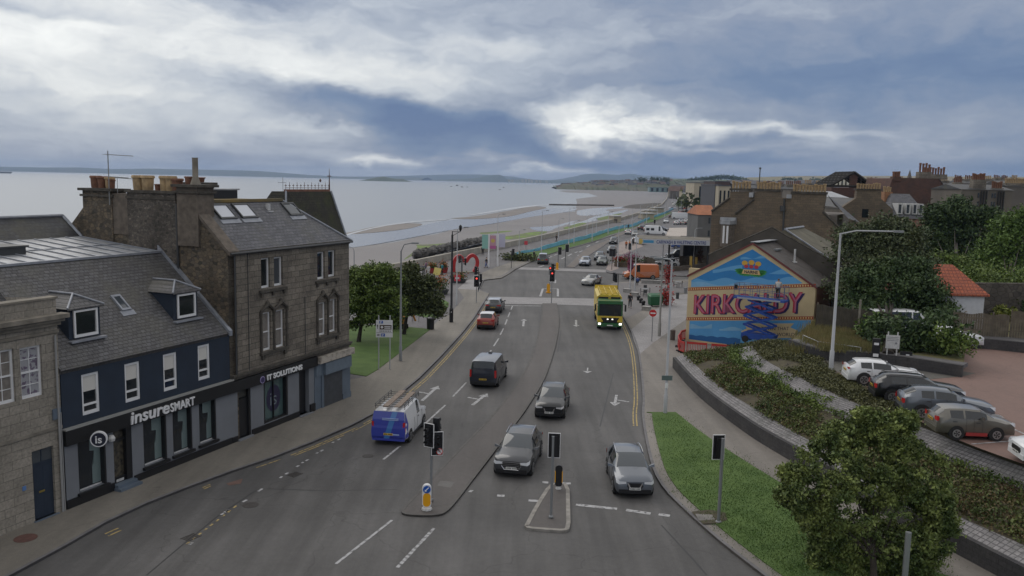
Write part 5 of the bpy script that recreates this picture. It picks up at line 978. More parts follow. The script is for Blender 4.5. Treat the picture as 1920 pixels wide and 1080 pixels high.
b = MB(); b.add([(12.2, -.16, 10.32), (22.95, -.16, 10.32), (19.4, 2.65, 12.92), (12.2, 2.65, 12.92), (22.95, 8, 10.32), (19.4, 7.0, 12.92), (12.2, 7.0, 12.92), (12.2, 9.2, 10.32), (22.95, 9.2, 10.32), (12.2, .1, 10.1), (22.9, .1, 10.1)], [(0, 1, 2, 3), (1, 8, 5, 2), (6, 5, 8, 7), (0, 1, 10, 9)]); b.build('roof', SLATE, bC)
b = MB(); b.add([(12.2, 2.65, 12.93), (19.4, 2.65, 12.93), (19.4, 7, 12.93), (12.2, 7, 12.93)], [(0, 1, 2, 3)]); b.box(12.2, 19.4, 2.5, 2.75, 12.85, 13.02); b.build('roof_platform', mat('ochre_lichen_lead', (.12, .10, .06), .8, col2=(.25, .17, .05), scale=.6), bC)
b = MB(); b.tube([(19.4, 2.65, 12.95), (22.95, -.16, 10.36)], .07, 6); b.build('hip_flashing', LEADP, bC)
gp = [(0, 0), (0, 10.55), (2.0, 12.4), (3.2, 13.0), (10.0, 13.0), (10.2, 12.4), (10.8, 11.8), (13, 9.7), (13, 0)]
b = MB(); b.prism([(11.6, y, z) for y, z in gp], (.62, 0, 0)); b.build('gable_wall', RUBBLE, bC)
b = MB(); b.add([(11.5, -.18, 10.42), (12.3, -.18, 10.42), (12.3, 1.75, 12.28), (11.5, 1.75, 12.28), (11.5, -.18, 10.2), (12.3, -.18, 10.2), (12.3, 1.75, 12.06), (11.5, 1.75, 12.06)], [(0, 1, 2, 3), (4, 5, 6, 7), (0, 1, 5, 4), (0, 3, 7, 4), (1, 2, 6, 5)]); b.build('skew_coping', STONE, bC)
s1 = stack(bC, 11.45, 12.65, 1.78, 3.2, 10.6, 13.7, STONE, .2); pot(s1, 12.0, 2.85, 13.84, .42, .22, POT_R)
b = MB(); b.lathe([(.28, 13.84), (.2, 14.1), (.15, 14.25), (.15, 15.2), (.16, 15.25)], (12.0, 2.4, 0), 8); b.build('tall_chimney_pot', STONE_L, s1, 40)
s2 = stack(bC, 11.48, 12.5, 3.32, 6.75, 9.6, 13.32, RUBBLE2, .1)
for y in (6.4, 5.75): pot(s2, 12.0, y, 13.46, .8, .34)
pot(s2, 12.0, 5.05, 13.46, .35, .16, POT_R)
for y, m in ((4.5, POT_Y), (4.1, POT_Y), (3.65, POT_R)): pot(s2, 12.0, y, 13.46, .8 if m is POT_Y else .68, .30, m)
b = MB(); b.box(11.55, 12.3, 6.75, 7.9, 11, 13.25); b.build('stone_infill', STONE, bC); b = MB(); b.tube([(11.5, 3.28, 9.2), (11.5, 3.28, 12.8)], .06, 5); b.build('flue_pipe', DARKM, bC)
s3 = stack(bC, 11.5, 12.5, 7.9, 10.1, 10.6, 13.35, RUBBLE, .18); pot(s3, 12, 9.6, 13.5, .68, .3, POT_R); pot(s3, 12, 9.1, 13.5, .66, .28, POT_R); pot(s3, 12, 8.55, 13.5, .62, .26, POT_Y); pot(s3, 11.75, 8.15, 13.5, .5, .2, POT_R)
skylight(bC, 12.97, 14.25, 1.6, 2.45, .93, 10.47, DARKM, PALEGL); skylight(bC, 14.68, 16.0, 1.6, 2.45, .93, 10.47, DARKM, PALEGL); skylight(bC, 19.0, 20.2, 1.62, 2.42, .93, 10.47, DARKM, GLASS_B)
b = MB(); b.box(17.4, 17.65, 2.05, 2.2, 12.35, 12.75); b.box(17.3, 17.75, 1.9, 2.1, 12.25, 12.32); b.build('roof_vent', WHITE_D, bC)
b = MB(); b.box(16.3, 19.3, 5.9, 6.9, 12.94, 13.45); bx_ = b.build('roof_box', BLACK, bC); b = MB(); b.box(16.2, 19.4, 5.8, 7.0, 13.45, 13.54); b.build('roof_box_lid', LEAD, bx_); s4 = stack(bC, 17.1, 18.7, 7.2, 8.2, 12.5, 13.75, STONE, .15); pot(s4, 17.9, 7.7, 13.9, .3, .4, POT_R)
gt = MB(); gt.tube([(11.6, -.2, 10.3), (22.9, -.2, 10.3)], .07, 6); gt.tube([(12.0, -.1, 10.2), (12.0, -.1, 3.8)], .05, 6); gt.build('gutter', DARKM, bC)
bP = thing('mansard_wing', 'dark steep mansard roofed corner block with iron cresting behind the tenement', 'building', FP, FA)
b = MB(); b.add([(22.2, 4.45, 10.0), (29.2, 4.45, 10.0), (29.2, 8.5, 10.0), (22.2, 8.5, 10.0), (23.5, 5.45, 13.35), (28.6, 5.45, 13.35), (28.6, 6.6, 13.35), (23.5, 6.6, 13.35)], [(0, 1, 5, 4), (1, 2, 6, 5), (2, 3, 7, 6), (3, 0, 4, 7), (4, 5, 6, 7)]); b.build('mansard_roof', SLATE_M, bP)
b = MB(); b.box(22.9, 29.1, 4.5, 8.4, 0, 10.0); b.build('wall', ASHLAR, bP); b = MB(); b.box(23.5, 28.6, 5.47, 5.6, 13.35, 13.5); b.build('ridge_band', mat('rusty_lead', (.17, .075, .05), .8, var=.3), bP)
b = MB(); b.tube([(29.2, 4.45, 10.0), (28.62, 5.4, 13.4)], .07, 5); b.build('hip_flashing', LEADP, bP); b = MB(); b.tube([(22.2, 4.45, 10.0), (23.45, 5.4, 13.4)], .07, 5); b.build('hip_flashing', LEADP, bP)
b = MB()
for k in range(13):
 x = 23.6 + k * .41; b.tube([(x, 5.52, 13.5), (x, 5.52, 13.98 if k % 2 else 13.86)], .018, 4); b.tube([(x - .1, 5.52, 13.76), (x + .1, 5.52, 13.76)], .022, 4)
b.tube([(23.5, 5.52, 13.6), (28.6, 5.52, 13.6)], .015, 4); b.build('iron_cresting', mat('rust_iron', (.12, .07, .06), .8), bP)
b = MB(); b.tube([(28.6, 5.52, 13.4), (28.6, 5.52, 15.0)], [.06, .012], 5); b.tube([(28.38, 5.52, 14.45), (28.82, 5.52, 14.45)], .03, 4); b.lathe([(.02, 14.0), (.09, 14.1), (.02, 14.25)], (27.5, 5.52, 0), 8); b.build('finial', MATS['rust_iron'], bP)
b = MB(); b.tube([(23.3, 5.52, 13.3), (23.3, 5.52, 14.3)], .015, 4); b.tube([(22.4, 5.2, 13.95), (23.9, 5.7, 13.95)], .012, 4); b.build('roof_aerial', DARKM, bP)
ae = thing('television_aerial', 'thin mast with television aerials strapped to the rear chimney stack', 'aerial', Vector(FP) + Matrix.Rotation(FA, 3, 'Z') @ Vector((11.4, 7.95, 0)), FA)
b = MB(); b.tube([(0, 0, 12.6), (0, 0, 15.55)], .03, 5); b.build('mast', GREYM, ae)
b = MB(); b.tube([(-.1, .1, 15.35), (.9, -.9, 15.3)], .02, 4); [b.tube([(.1 * k - .1, .1 - .1 * k - .2, 15.34), (.1 * k - .1, .1 - .1 * k + .2, 15.34)], .01, 3) for k in range(3)]; b.build('aerial_arm', GREYM, ae)
b = MB(); b.tube([(0, 0, 14.15), (.6, -.8, 14.1)], .02, 4); b.tube([(.2, -.4, 13.2), (.2, -.4, 14.1)], .02, 4); b.tube([(.1, -.3, 14.1), (1.6, -1.4, 14.0)], .02, 4); b.build('lower_aerial', GREYM, ae)
# ================================================================== painted gable house
mA = at(1285, 641); mB = Vector((25.373666, 69.99745)); e_m = (mB - mA.xy).normalized(); MAng = math.atan2(e_m.y, e_m.x)
hm_ = thing('mural_house', 'house whose gable is painted with the word KIRKCALDY between checkered bands', 'house', (mA.x, mA.y, 0), MAng)
W_ = 11.38; AP = (5.84, 9.43); EZ = 6.15
b = MB(); b.prism([(0, 0, 0), (W_, 0, 0), (W_, 0, EZ), (AP[0], 0, AP[1]), (.2, 0, EZ + .0), (0, 0, EZ + .02)], (0, .35, 0)); b.build('gable_wall', mat('cream_paint', (.56, .45, .27), .75, var=.08, scale=.8), hm_)
b = MB(); b.box(0, W_, .35, 5, 0, EZ - .1); b.build('rear_walls', STONE, hm_); b = MB(); b.box(0, 1.2, -.001, .36, EZ - .4, 6.86); b.build('kneeler_block', MATS['cream_paint'], hm_)
DEP = 5.05
b = MB(); b.add([(-.1, -.08, EZ + .05), (AP[0], -.08, AP[1] + .12), (W_ + .15, -.08, EZ), (-.1, DEP, EZ + .05), (AP[0], DEP, AP[1] + .12), (W_ + .15, DEP, EZ)] + [(-.1, -.08, EZ - .12), (AP[0], -.08, AP[1] - .06), (W_ + .15, -.08, EZ - .15)], [(0, 1, 4, 3), (1, 2, 5, 4), (0, 1, 7, 6), (1, 2, 8, 7)]); b.build('roof', mat('grey_brown_tiles', (.085, .075, .07), .8, var=.25, scale=1.5, bump=.5, bscale=8), hm_)
b = MB()
for (x0, z0), (x1, z1) in (((-.1, EZ + .0), (AP[0], AP[1] + .07)), ((AP[0], AP[1] + .07), (W_ + .12, EZ - .05))): b.add([(x0, -.1, z0 - .13), (x1, -.1, z1 - .13), (x1, -.1, z1 + .02), (x0, -.1, z0 + .02), (x0, .1, z0 + .05), (x1, .1, z1 + .05)], [(0, 1, 2, 3), (3, 2, 5, 4)])
b.build('verge_board', mat('oxblood', (.16, .03, .03), .6), hm_)
b = MB(); b.box(AP[0] - .25, AP[0] + .5, .0, 5, AP[1] + .12, AP[1] + .17); b.build('ridge_cover', LEAD, hm_)
b = MB(); b.tube([(8.7, 2.6, 7.6), (8.7, 2.6, 9.0)], .09, 6); b.box(8.5, 8.9, 2.4, 2.8, 7.8, 7.92); b.build('flue_pipe', WHITE_D, hm_); b = MB(); b.box(7.0, 7.3, 2, 3.4, 8.8, 8.95); b.build('roof_light', GREYM, hm_)
b = MB(); b.box(W_, W_ + .02, 0.4, 5, 0, EZ - .1); b.build('side_wall', mat('rusty_side', (.15, .07, .05), .8), hm_)
def TL(s): return .12 * s
def mp(name, pts, m, y=-.006, skew=True, parent=hm_):
 v = [(s, y, z + (TL(s) if skew else 0)) for s, z in pts]; tr = tessellate_polygon([[Vector((p[0], p[2], 0)) for p in v]]); b = MB(); b.add(v, [tuple(t) for t in tr]); return b.build(name, m, parent)
BL1 = mat('mural_blue', (.03, .21, .50), .7, var=.08, scale=1); BL2 = mat('mural_light_blue', (.12, .36, .64), .7); BL3 = mat('mural_pale_blue', (.20, .42, .64), .7, var=.1, scale=1); BL4 = mat('mural_deep_blue', (.02, .12, .33), .7)
REDC = mat('mural_red', (.33, .04, .02), .7); CRM = mat('mural_cream_dot', (.62, .45, .2), .7)
mp('upper_sky', [(.3, 5.72 - .0), (5.81, 8.95 - .7), (10.3, 6.38 - 1.24), (10.2, 5.15), (.3, 5.1)], BL1)
def inroof(s): return (5.70 + (s - .3) * (9.0 - 5.72) / 5.51 if s < 5.81 else 9.0 - (s - 5.81) * (9.0 - 6.4) / 4.45) - TL(s)
def band(name, f0, f1, s0, s1, m, y, n=60):
 up = []; lo = []
 for i in range(n + 1):
  s = s0 + (s1 - s0) * i / n; a = f0(s); c = min(f1(s), inroof(s));
  if c > a: up.append((s, c)); lo.append((s, a))
 if len(up) > 2: mp(name, lo + up[::-1], m, y)
band('cloud_band', lambda s: 5.1, lambda s: 5.62 + .28 * math.sin(s * 1.1 + .9) ** 2 - .02 * s, .31, 10.2, BL2, -.010)
band('cloud_band', lambda s: 5.1, lambda s: 5.45 + .16 * math.sin(s * 1.5) - .04 * s, .31, 6, BL3, -.013)
band('cloud_band', lambda s: 6.45 - .02 * s + .1 * math.sin(s * 2), lambda s: 6.75 + .16 * math.sin(s * 1.2 + 2), 2.3, 5.0, BL2, -.010); band('cloud_band', lambda s: 6.0 + .05 * math.sin(s * 2), lambda s: 6.2 + .22 * math.sin(s * 1.6), 6.6, 9.4, BL2, -.010); band('cloud_band', lambda s: 7.4, lambda s: 7.52 + .1 * math.sin(s * 4), 4.8, 7.0, BL2, -.010)
for z0 in (4.78, 2.03):
 mp('checker_band', [(0, z0), (W_, z0), (W_, z0 + .26), (0, z0 + .26)], REDC, -.016)
 b = MB()
 for k in range(52):
  s = .11 + k * .2175; c = z0 + .13 + TL(s); b.add([(s - .06, -.022, c - .075), (s + .06, -.022, c - .075), (s + .06, -.022, c + .075), (s - .06, -.022, c + .075)], [(0, 1, 2, 3)])
 b.build('checker_dots', CRM, hm_)
mp('lower_sea', [(.33, .28), (4.93, .31 - .55), (11.2, -.6), (11.2, 1.96), (.33, 1.96)], mat('mural_sea_blue', (.09, .32, .62), .7, var=.1, scale=.6))
band2 = lambda name, f0, f1, s0, s1, m, y: mp(name, [(s0 + (s1 - s0) * i / 50, f0(s0 + (s1 - s0) * i / 50)) for i in range(51)] + [(s0 + (s1 - s0) * i / 50, f1(s0 + (s1 - s0) * i / 50)) for i in range(50, -1, -1)], m, y)
band2('lower_cloud', lambda s: 1.25, lambda s: 1.55 + .12 * math.sin(s * 3), .4, 2.5, BL3, -.010); band2('lower_cloud', lambda s: 1.05, lambda s: 1.3 + .1 * math.sin(s * 3 + 1), 3.2, 5.3, BL3, -.010)
band2('lower_waves', lambda s: .29 - .12 * s + .02, lambda s: .62 - .06 * s + .09 * abs(math.sin(s * 3.1)), .34, 5.2, BL4, -.010)
mp('cream_panel', [(5.46, 1.70), (9.8, 1.70), (9.5, 1.35), (10.1, 1.1), (10.1, .45), (5.3, .35), (5.5, .75), (5.2, 1.0), (5.7, 1.25)], MATS['cream_paint'], -.016)
def mtext(name, txt, size, m, s0, z0, width, y, off=.0, hgt=None, tri=None):
 me = text_mesh(txt, size, .002, off); me.materials.clear(); me.materials.append(m); xs = [v.co.x for v in me.vertices]; ys = [v.co.y for v in me.vertices]; x0 = min(xs); k = width / (max(xs) - x0); y0 = min(ys); kh = (hgt / (max(ys) - y0)) if hgt else k
 for v in me.vertices: s = s0 + (v.co.x - x0) * k; v.co = Vector((s, y + v.co.z * -1, z0 + (v.co.y - y0) * kh + TL(s)))
 o = bpy.data.objects.new(name, me); C.objects.link(o); o.parent = hm_; return o
mtext('letter_shadow', 'KIRKCALDY', 2, mat('mural_indigo', (.03, .02, .10), .7), .82, 2.50, 9.75, -.020, .055, 1.78)
mtext('letters', 'KIRKCALDY', 2, mat('mural_crimson', (.44, .03, .06), .7), .66, 2.60, 9.72, -.028, .05, 1.80)
mtext('letter_inlay', 'KIRKCALDY', 2, mat('mural_violet', (.56, .16, .20), .7, col2=(.38, .12, .26), scale=1.2), .74, 2.68, 9.58, -.036, -.025, 1.62)
mtext('small_lettering', 'THE TOWN THAT', 1, mat('mural_ink', (.03, .025, .05), .7), 6.15, 1.12 - .02, 3.25, -.022, .0, .30); mtext('small_lettering', 'FLOORED THE WORLD!', 1, MATS['mural_ink'], 5.6, .58, 4.4, -.022, .0, .30)
b = MB(); LG = mat('mural_leaf', (.05, .28, .07), .7)
for k in range(26):
 a = math.pi * (-.08 + 1.16 * k / 25) + math.pi; L = 1.05 + .35 * abs(math.cos(a)) + .12 * (k % 2); c = (5.77, 7.02); d = (math.cos(a), math.sin(a) * .45 if math.sin(a) < 0 else math.sin(a) * .3); n = (-d[1], d[0])
 b.add([(c[0] + d[0] * .3, -.012, c[1] + d[1] * .3), (c[0] + d[0] * L * .7 + n[0] * .12, -.012, c[1] + d[1] * L * .7 + n[1] * .12), (c[0] + d[0] * L, -.012, c[1] + d[1] * L), (c[0] + d[0] * L * .7 - n[0] * .12, -.012, c[1] + d[1] * L * .7 - n[1] * .12)], [(0, 1, 2, 3)])
b.build('emblem_leaves', LG, hm_)
b = MB(); [b.add([(x + .27 * math.cos(t), -.018, 7.7 + dz + .22 * math.sin(t)) for t in [i * math.pi / 7 for i in range(14)]], [tuple(range(14))]) for x, dz in ((5.2, 0), (5.8, .08), (6.4, 0))]; b.build('emblem_shells', mat('mural_gold', (.62, .36, .05), .7), hm_)
b = MB(); [b.add([(x + .2 * math.cos(t), -.024, 7.42 + .16 * math.sin(t)) for t in [i * math.pi / 6 for i in range(12)]], [tuple(range(12))]) for x in (5.35, 5.8, 6.25)]; b.build('emblem_berries', mat('mural_rose', (.45, .04, .06), .7), hm_)
b = MB(); b.add([(5.12, -.03, 7.15), (6.5, -.03, 7.15), (6.65, -.03, 6.75), (4.97, -.03, 6.75)], [(0, 1, 2, 3)]); b.build('emblem_ribbon', CRM, hm_)
me = text_mesh('NAIRNS', .34, .002, .012); o = bpy.data.objects.new('ribbon_lettering', me); me.materials.clear(); me.materials.append(MATS['mural_ink']); C.objects.link(o); o.parent = hm_; o.location = (5.2, -.034, 6.83); o.rotation_euler = (math.pi / 2, 0, 0)
sl = thing('scissor_lift', 'blue scissor lift raised in front of the painted gable', 'lift', hm_.matrix_basis @ Vector((7.5, -1.9, 1.2)), MAng)
BLM = mat('lift_blue', (.02, .07, .32), .5, var=.1)
b = MB(); b.box(-1.4, 1.4, -.55, .55, .3, .75); b.build('chassis', BLM, sl)
for x in (-1.0, 1.0):
 for y in (-.6, .6): b = MB(); b.lathe([(.28, y - .1), (.28, y + .1)], (x, 0, .28), 12, 'y'); b.build('wheel', RUBBER, sl)
zs = [.75, 1.5, 2.25, 3.0, 3.62]; hw = [1.25, 1.3, 1.3, 1.2, 1.0]
b = MB()
for i in range(4):
 for y in (-.45, .45):
  q = y * (1 if i % 2 else .85)
  for s in (1, -1):
   p0 = Vector((-s * hw[i], q, zs[i])); p1 = Vector((s * hw[i + 1], q, zs[i + 1])); d = (p1 - p0); n = Vector((-d.z, 0, d.x)).normalized() * .08; b.prism([p0 + n, p1 + n, p1 - n, p0 - n], (0, .07 * (1 if s > 0 else -1), 0))
for i in range(5): [b.tube([(s * hw[i], -.5, zs[i]), (s * hw[i], .5, zs[i])], .04, 5) for s in (1, -1)]
b.build('scissor_arms', BLM, sl)
b = MB(); b.box(-2.25, 2.15, -.6, .6, 3.66, 3.82); b.build('platform', BLM, sl); b = MB(); b.box(-1.9, 1.8, -.62, -.605, 3.67, 3.81) ; b.build('platform_edge', mat('edge_pale', (.35, .37, .42), .6), sl)
b = MB(); RX = [-2.2, -1.75, -1.2, -.6, 0, .7, 1.3, 1.7, 2.1]
for y in (-.57, .57):
 for x in RX: b.tube([(x, y, 3.82), (x, y, 4.92)], .022, 4)
 for z in (3.95, 4.4, 4.92): b.tube([(-2.2, y, z), (2.1, y, z)], .022, 4)
for x in (-2.2, 2.1):
 for z in (4.4, 4.92): b.tube([(x, -.57, z), (x, .57, z)], .022, 4)
b.build('guard_rail', mat('lift_rail', (.10, .14, .24), .5), sl); b = MB(); b.box(-2.15, -1.9, -.66, -.58, 4.5, 4.85); b.build('control_box', BLACK, sl)
LIFT = sl
RB = mat('barrier_red', (.45, .03, .025), .5)
def barrier(p, q, z, label):
 d = q - p; L = d.length; t = thing('barrier', label, 'barrier', (p.x, p.y, z), math.atan2(d.y, d.x), 'red plastic barriers round the foot of the painted gable')
 b = MB(); b.box(0, L, -.03, .03, .82, 1.0); b.box(0, L, -.03, .03, .12, .22)
 for k in range(int(L / .14)): b.box(.03 + k * .14, .07 + k * .14, -.012, .012, .22, .82)
 b.box(0, .06, -.035, .035, .1, 1.02); b.box(L - .06, L, -.035, .035, .1, 1.02); b.build('panel', RB, t)
 b = MB(); b.box(.2, .3, -.25, .25, .0, .1); b.box(L - .3, L - .2, -.25, .25, 0, .1); b.build('feet', BLACK, t)
bp_ = [(1288, 636), (1277, 640), (1271, 650), (1273, 659), (1283, 663)]
labs = ['red barrier tight against the left corner of the painted gable', 'red barrier second round the corner of the painted gable', 'red barrier furthest out on the pavement', 'red barrier bending back to the planted bank']
W3 = [at(x, y, .12).xy for x, y in bp_]
for i in range(4): barrier(W3[i], W3[i + 1], .12, labs[i])
for i, (a, c) in enumerate([((1287, 662), (1325, 665)), ((1333, 666), (1372, 669)), ((1352, 675), (1376, 678))]): barrier(at(*a, .12).xy, at(*c, .12).xy, .12, ['left long red barrier along the foot of the gable', 'right long red barrier along the foot of the gable', 'low red barrier in front of the right long one'][i])
def gable_prism(b, x0, x1, y0, y1, ze, zr, zb=0., ridge='y'):
 xm = (x0 + x1) / 2; b.add([(x0, y0, zb), (x1, y0, zb), (x1, y0, ze), (xm, y0, zr), (x0, y0, ze), (x0, y1, zb), (x1, y1, zb), (x1, y1, ze), (xm, y1, zr), (x0, y1, ze)], [(0, 1, 2, 3, 4), (5, 6, 7, 8, 9), (0, 5, 9, 4), (1, 6, 7, 2)])
s_ = thing('workshop', 'dark gabled workshop with mossy sheet roof immediately behind the painted house', 'building', (mA.x, mA.y, 0), MAng)
b = MB(); gable_prism(b, -.2, 11.56, 5.1, 5.5, 7.75, 10.62); b.build('parapet_gable', mat('dark_harling', (.075, .066, .056), .9, var=.3, scale=.6), s_)
b = MB(); b.tube([(-.3, 5.2, 7.75), (5.68, 5.2, 10.68), (11.66, 5.2, 7.75)], .1, 5); b.build('coping', COPE, s_)
b = MB(); b.box(.2, 11.4, 5.5, 15, 0, 7.4); b.build('rear_walls', MATS['dark_harling'], s_)
b = MB(); b.add([(.4, 5.5, 7.3), (6.5, 6.5, 10.45), (12.2, 5.5, 7.3), (.4, 15, 7.3), (6.5, 12, 10.5), (12.2, 15, 7.3)], [(0, 1, 4, 3), (1, 2, 5, 4), (0, 2, 1), (3, 4, 5)]); b.build('roof', mat('mossy_sheet', (.11, .10, .07), .8, var=.35, scale=.8), s_); b = MB(); b.tube([(6.5, 6.5, 10.5), (6.5, 12, 10.55)], .14, 5); b.tube([(12.2, 5.5, 7.35), (6.5, 6.5, 10.5)], .08, 5); b.build('ridge_flashing', LEADP, s_)
# ================================================================== people
SKIN = mat('skin', (.45, .27, .19), .6)
def skin_mesh(name, pts, edges, radii, m, parent, sub=1):
 me = bpy.data.meshes.new(name); me.from_pydata(pts, edges, []); me.materials.append(m); o = bpy.data.objects.new(name, me); C.objects.link(o); o.parent = parent
 s = o.modifiers.new('skin', 'SKIN'); s.use_smooth_shade = True
 for i, r in enumerate(radii): me.skin_vertices[0].data[i].radius = (r, r)
 me.skin_vertices[0].data[0].use_root = True
 if sub: u = o.modifiers.new('sub', 'SUBSURF'); u.levels = sub; u.render_levels = sub
 return o
def person(loc, rz, label, jacket, trousers, hair=(.05, .035, .025), h=1.74, pose='walk', group=None, detail=True):
 t = thing('person', label, 'person', tuple(loc), rz, group); k = h / 1.74
 sit = pose == 'sit'; st_ = {'walk': .26, 'stand': .06, 'sit': 0, 'work': .08}[pose]; hz = .92 if not sit else .5
 if sit: legs = [((.08, .10, .52), (.45, .12, .50), (.48, .12, .06), (.62, .13, .04)), ((.08, -.10, .52), (.45, -.12, .50), (.45, -.12, .06), (.60, -.13, .04))]
 else: legs = [((.0, .10, .88), (st_ * .6 + .04, .11, .48), (st_, .11, .08), (st_ + .15, .12, .04)), ((.0, -.10, .88), (-st_ * .3 + .03, -.11, .48), (-st_, -.11, .10), (-st_ + .13, -.12, .04))]
 to = hz - .92
 arms = {'walk': [((0, .20, 1.42), (-.08, .26, 1.14), (.06, .27, .90)), ((0, -.20, 1.42), (.10, -.25, 1.15), (.26, -.22, .97))], 'stand': [((0, .20, 1.42), (-.03, .27, 1.13), (.02, .26, .86)), ((0, -.20, 1.42), (-.03, -.27, 1.13), (.03, -.26, .86))],
   'work': [((0, .20, 1.42), (.12, .26, 1.2), (.36, .18, 1.28)), ((0, -.20, 1.42), (.10, -.26, 1.18), (.34, -.16, 1.12))], 'sit': [((0, .20, 1.42), (.04, .26, 1.14), (.28, .18, 1.05)), ((0, -.20, 1.42), (.04, -.26, 1.14), (.28, -.18, 1.05))]}[pose]
 S = lambda p, dz=0: (p[0] * k, p[1] * k, (p[2] + dz) * k)
 V_ = [S((0, 0, .95), to), S((0, 0, 1.18), to), S((0, 0, 1.40), to), S((.0, 0, 1.52), to), S((.02, 0, 1.62), to), S((.01, 0, 1.70), to)]; R_ = [.13, .125, .14, .055, .085, .07]; E_ = [(0, 1), (1, 2), (2, 3), (3, 4), (4, 5)]
 for lg in legs:
  b0 = len(V_); V_ += [S(p) for p in lg]; R_ += [.085, .06, .042, .035]; E_ += [(0, b0), (b0, b0 + 1), (b0 + 1, b0 + 2), (b0 + 2, b0 + 3)]
 for am in arms:
  b0 = len(V_); V_ += [S(p, to) for p in am]; R_ += [.052, .04, .030]; E_ += [(2, b0), (b0, b0 + 1), (b0 + 1, b0 + 2)]
  w_ = Vector(am[2]); d = (w_ - Vector(am[1])).normalized(); pm = w_ + d * .08; b1 = len(V_); V_.append(S(pm, to)); R_.append(.028); E_.append((b0 + 2, b1))
  if detail:
   sd = Vector((0, 1, 0)) if abs(d.y) < .8 else Vector((1, 0, 0)); bx = d.cross(sd).normalized(); lt = bx.cross(d).normalized()
   for q in range(4):
    o_ = bx * (.028 - .018 * q); L = [.062, .07, .066, .052][q]; c0 = len(V_); V_ += [S(pm + o_ + d * .04, to), S(pm + o_ + d * (.04 + L) + lt * .012, to)]; R_ += [.009, .008]; E_ += [(b1, c0), (c0, c0 + 1)]
   c0 = len(V_); V_ += [S(pm + bx * .045 - d * .02, to), S(pm + bx * .06 + d * .03, to)]; R_ += [.010, .009]; E_ += [(b1, c0), (c0, c0 + 1)]
 body = skin_mesh('body', V_, E_, [r * k for r in R_], SKIN, t)
 b = MB(); b.lathe([(.0, 0), (.012, .008), (.0, .03)], S((.105, 0, 1.61), to), 5); b.build('nose', SKIN, t) if detail else None
 JP = [S((0, 0, .90), to), S((0, 0, 1.1), to), S((0, 0, 1.38), to), S((0, 0, 1.47), to)]; JR = [.165, .155, .165, .10]; JE = [(0, 1), (1, 2), (2, 3)]
 for am in arms: b0 = len(JP); JP += [S(am[0], to), S(am[1], to), S(tuple(Vector(am[1]).lerp(Vector(am[2]), .85)), to)]; JR += [.075, .058, .05]; JE += [(2, b0), (b0, b0 + 1), (b0 + 1, b0 + 2)]
 skin_mesh('jacket', JP, JE, [r * k for r in JR], jacket, t)
 TP = [S((0, 0, .94), to)]; TR = [.15]; TE = []
 for lg in legs: b0 = len(TP); TP += [S(lg[0]), S(lg[1]), S(tuple(Vector(lg[1]).lerp(Vector(lg[2]), .95)))]; TR += [.105, .078, .062]; TE += [(0, b0), (b0, b0 + 1), (b0 + 1, b0 + 2)]
 skin_mesh('trousers', TP, TE, [r * k for r in TR], trousers, t)
 for lg in legs:
  p = S(lg[2]); b = MB(); b.box(p[0] - .07, p[0] + .2, p[1] - .045, p[1] + .045, p[2] - .08 if p[2] > .09 else 0, p[2] + .0); b.build('shoe', BLACK, t)
 b = MB(); c = S((-.005, 0, 1.665), to); b.lathe([(.085 * k, -.05), (.095 * k, .0), (.08 * k, .06), (.04 * k, .085)], c, 10); b.build('hair', mat('hair_%02d' % int(hair[0] * 100), hair, .8), t, 60)
 return t
clD = mat('cloth_black', (.02, .02, .024), .9); clN = mat('cloth_navy', (.025, .035, .07), .9); clT = mat('cloth_teal', (.03, .22, .28), .9); clG = mat('cloth_grey', (.14, .14, .15), .9); clW = mat('cloth_white', (.5, .5, .48), .9); clR = mat('cloth_red', (.35, .04, .03), .9); clO = mat('cloth_orange', (.5, .14, .03), .8); clB = mat('cloth_blue', (.05, .09, .25), .9); clP = mat('cloth_purple', (.16, .08, .22), .9)
person(at(1181, 577, .13), D(-95), 'person in dark jacket and trousers walking down the pavement past the refuse lorry', clD, clD)
lp = LIFT.matrix_basis @ Vector((1.35, .05, 3.83)); person(lp, MAng + D(95), 'person in pale top and dark trousers painting from the lift platform', clW, clD, pose='work', hair=(.1, .07, .05))
pp = [(912, 502, 200, clD, clB, 'person in black jacket and jeans striding past the banner poles', 'walk'), (1001, 487, 20, clD, clD, 'person in black crossing beside the green people carrier', 'walk'), (794, 516, 90, clG, clD, 'person in grey top left of the white costume by the red planters', 'stand'), (803, 518, -60, clW, clW, 'person in long white costume by the yellow board', 'stand'),
  (829, 515, 160, clT, clD, 'person in teal jacket beside the right red planter', 'stand'), (783, 512, 90, clD, clD, 'person in black at the left of the promenade group', 'stand'), (799, 511, 20, clP, clD, 'person in purple behind the white costume', 'stand'), (905, 478, 90, clD, clD, 'person in dark clothes by the sea wall behind the teal banner', 'stand'),
  (1195, 535, 90, clB, clD, 'person in blue top sitting on the plaza', 'sit'), (1043, 453, 30, clD, clD, 'person in dark coat walking behind the blue fence near the banners', 'walk'), (1153, 418, 60, clD, clD, 'left of two people in black on the far promenade', 'walk'), (1156, 418.5, 60, clD, clD, 'right of two people in black on the far promenade', 'walk'),
  (1178, 430, 90, clD, clN, 'person in black standing by the blue fence corner', 'stand'), (1174, 466, -80, clO, clD, 'person in orange vest on the pink paving', 'stand'), (1180, 466, 200, clO, clD, 'second person in orange vest right of the first', 'stand'), (1187, 460, -80, clD, clD, 'person in black beside the car wash sign', 'stand'), (1205, 460, 90, clD, clD, 'person in black under the left end of the canopy', 'stand'), (1294, 436, 0, clD, clD, 'person in dark clothes on the cream forecourt', 'stand'), (1299, 436, 0, clR, clD, 'person in red on the cream forecourt', 'stand')]
for px, py, hd, j, tr, lab, ps in pp: person(at(px, py, .13), D(hd), lab, j, tr, pose=ps, detail=py > 500)
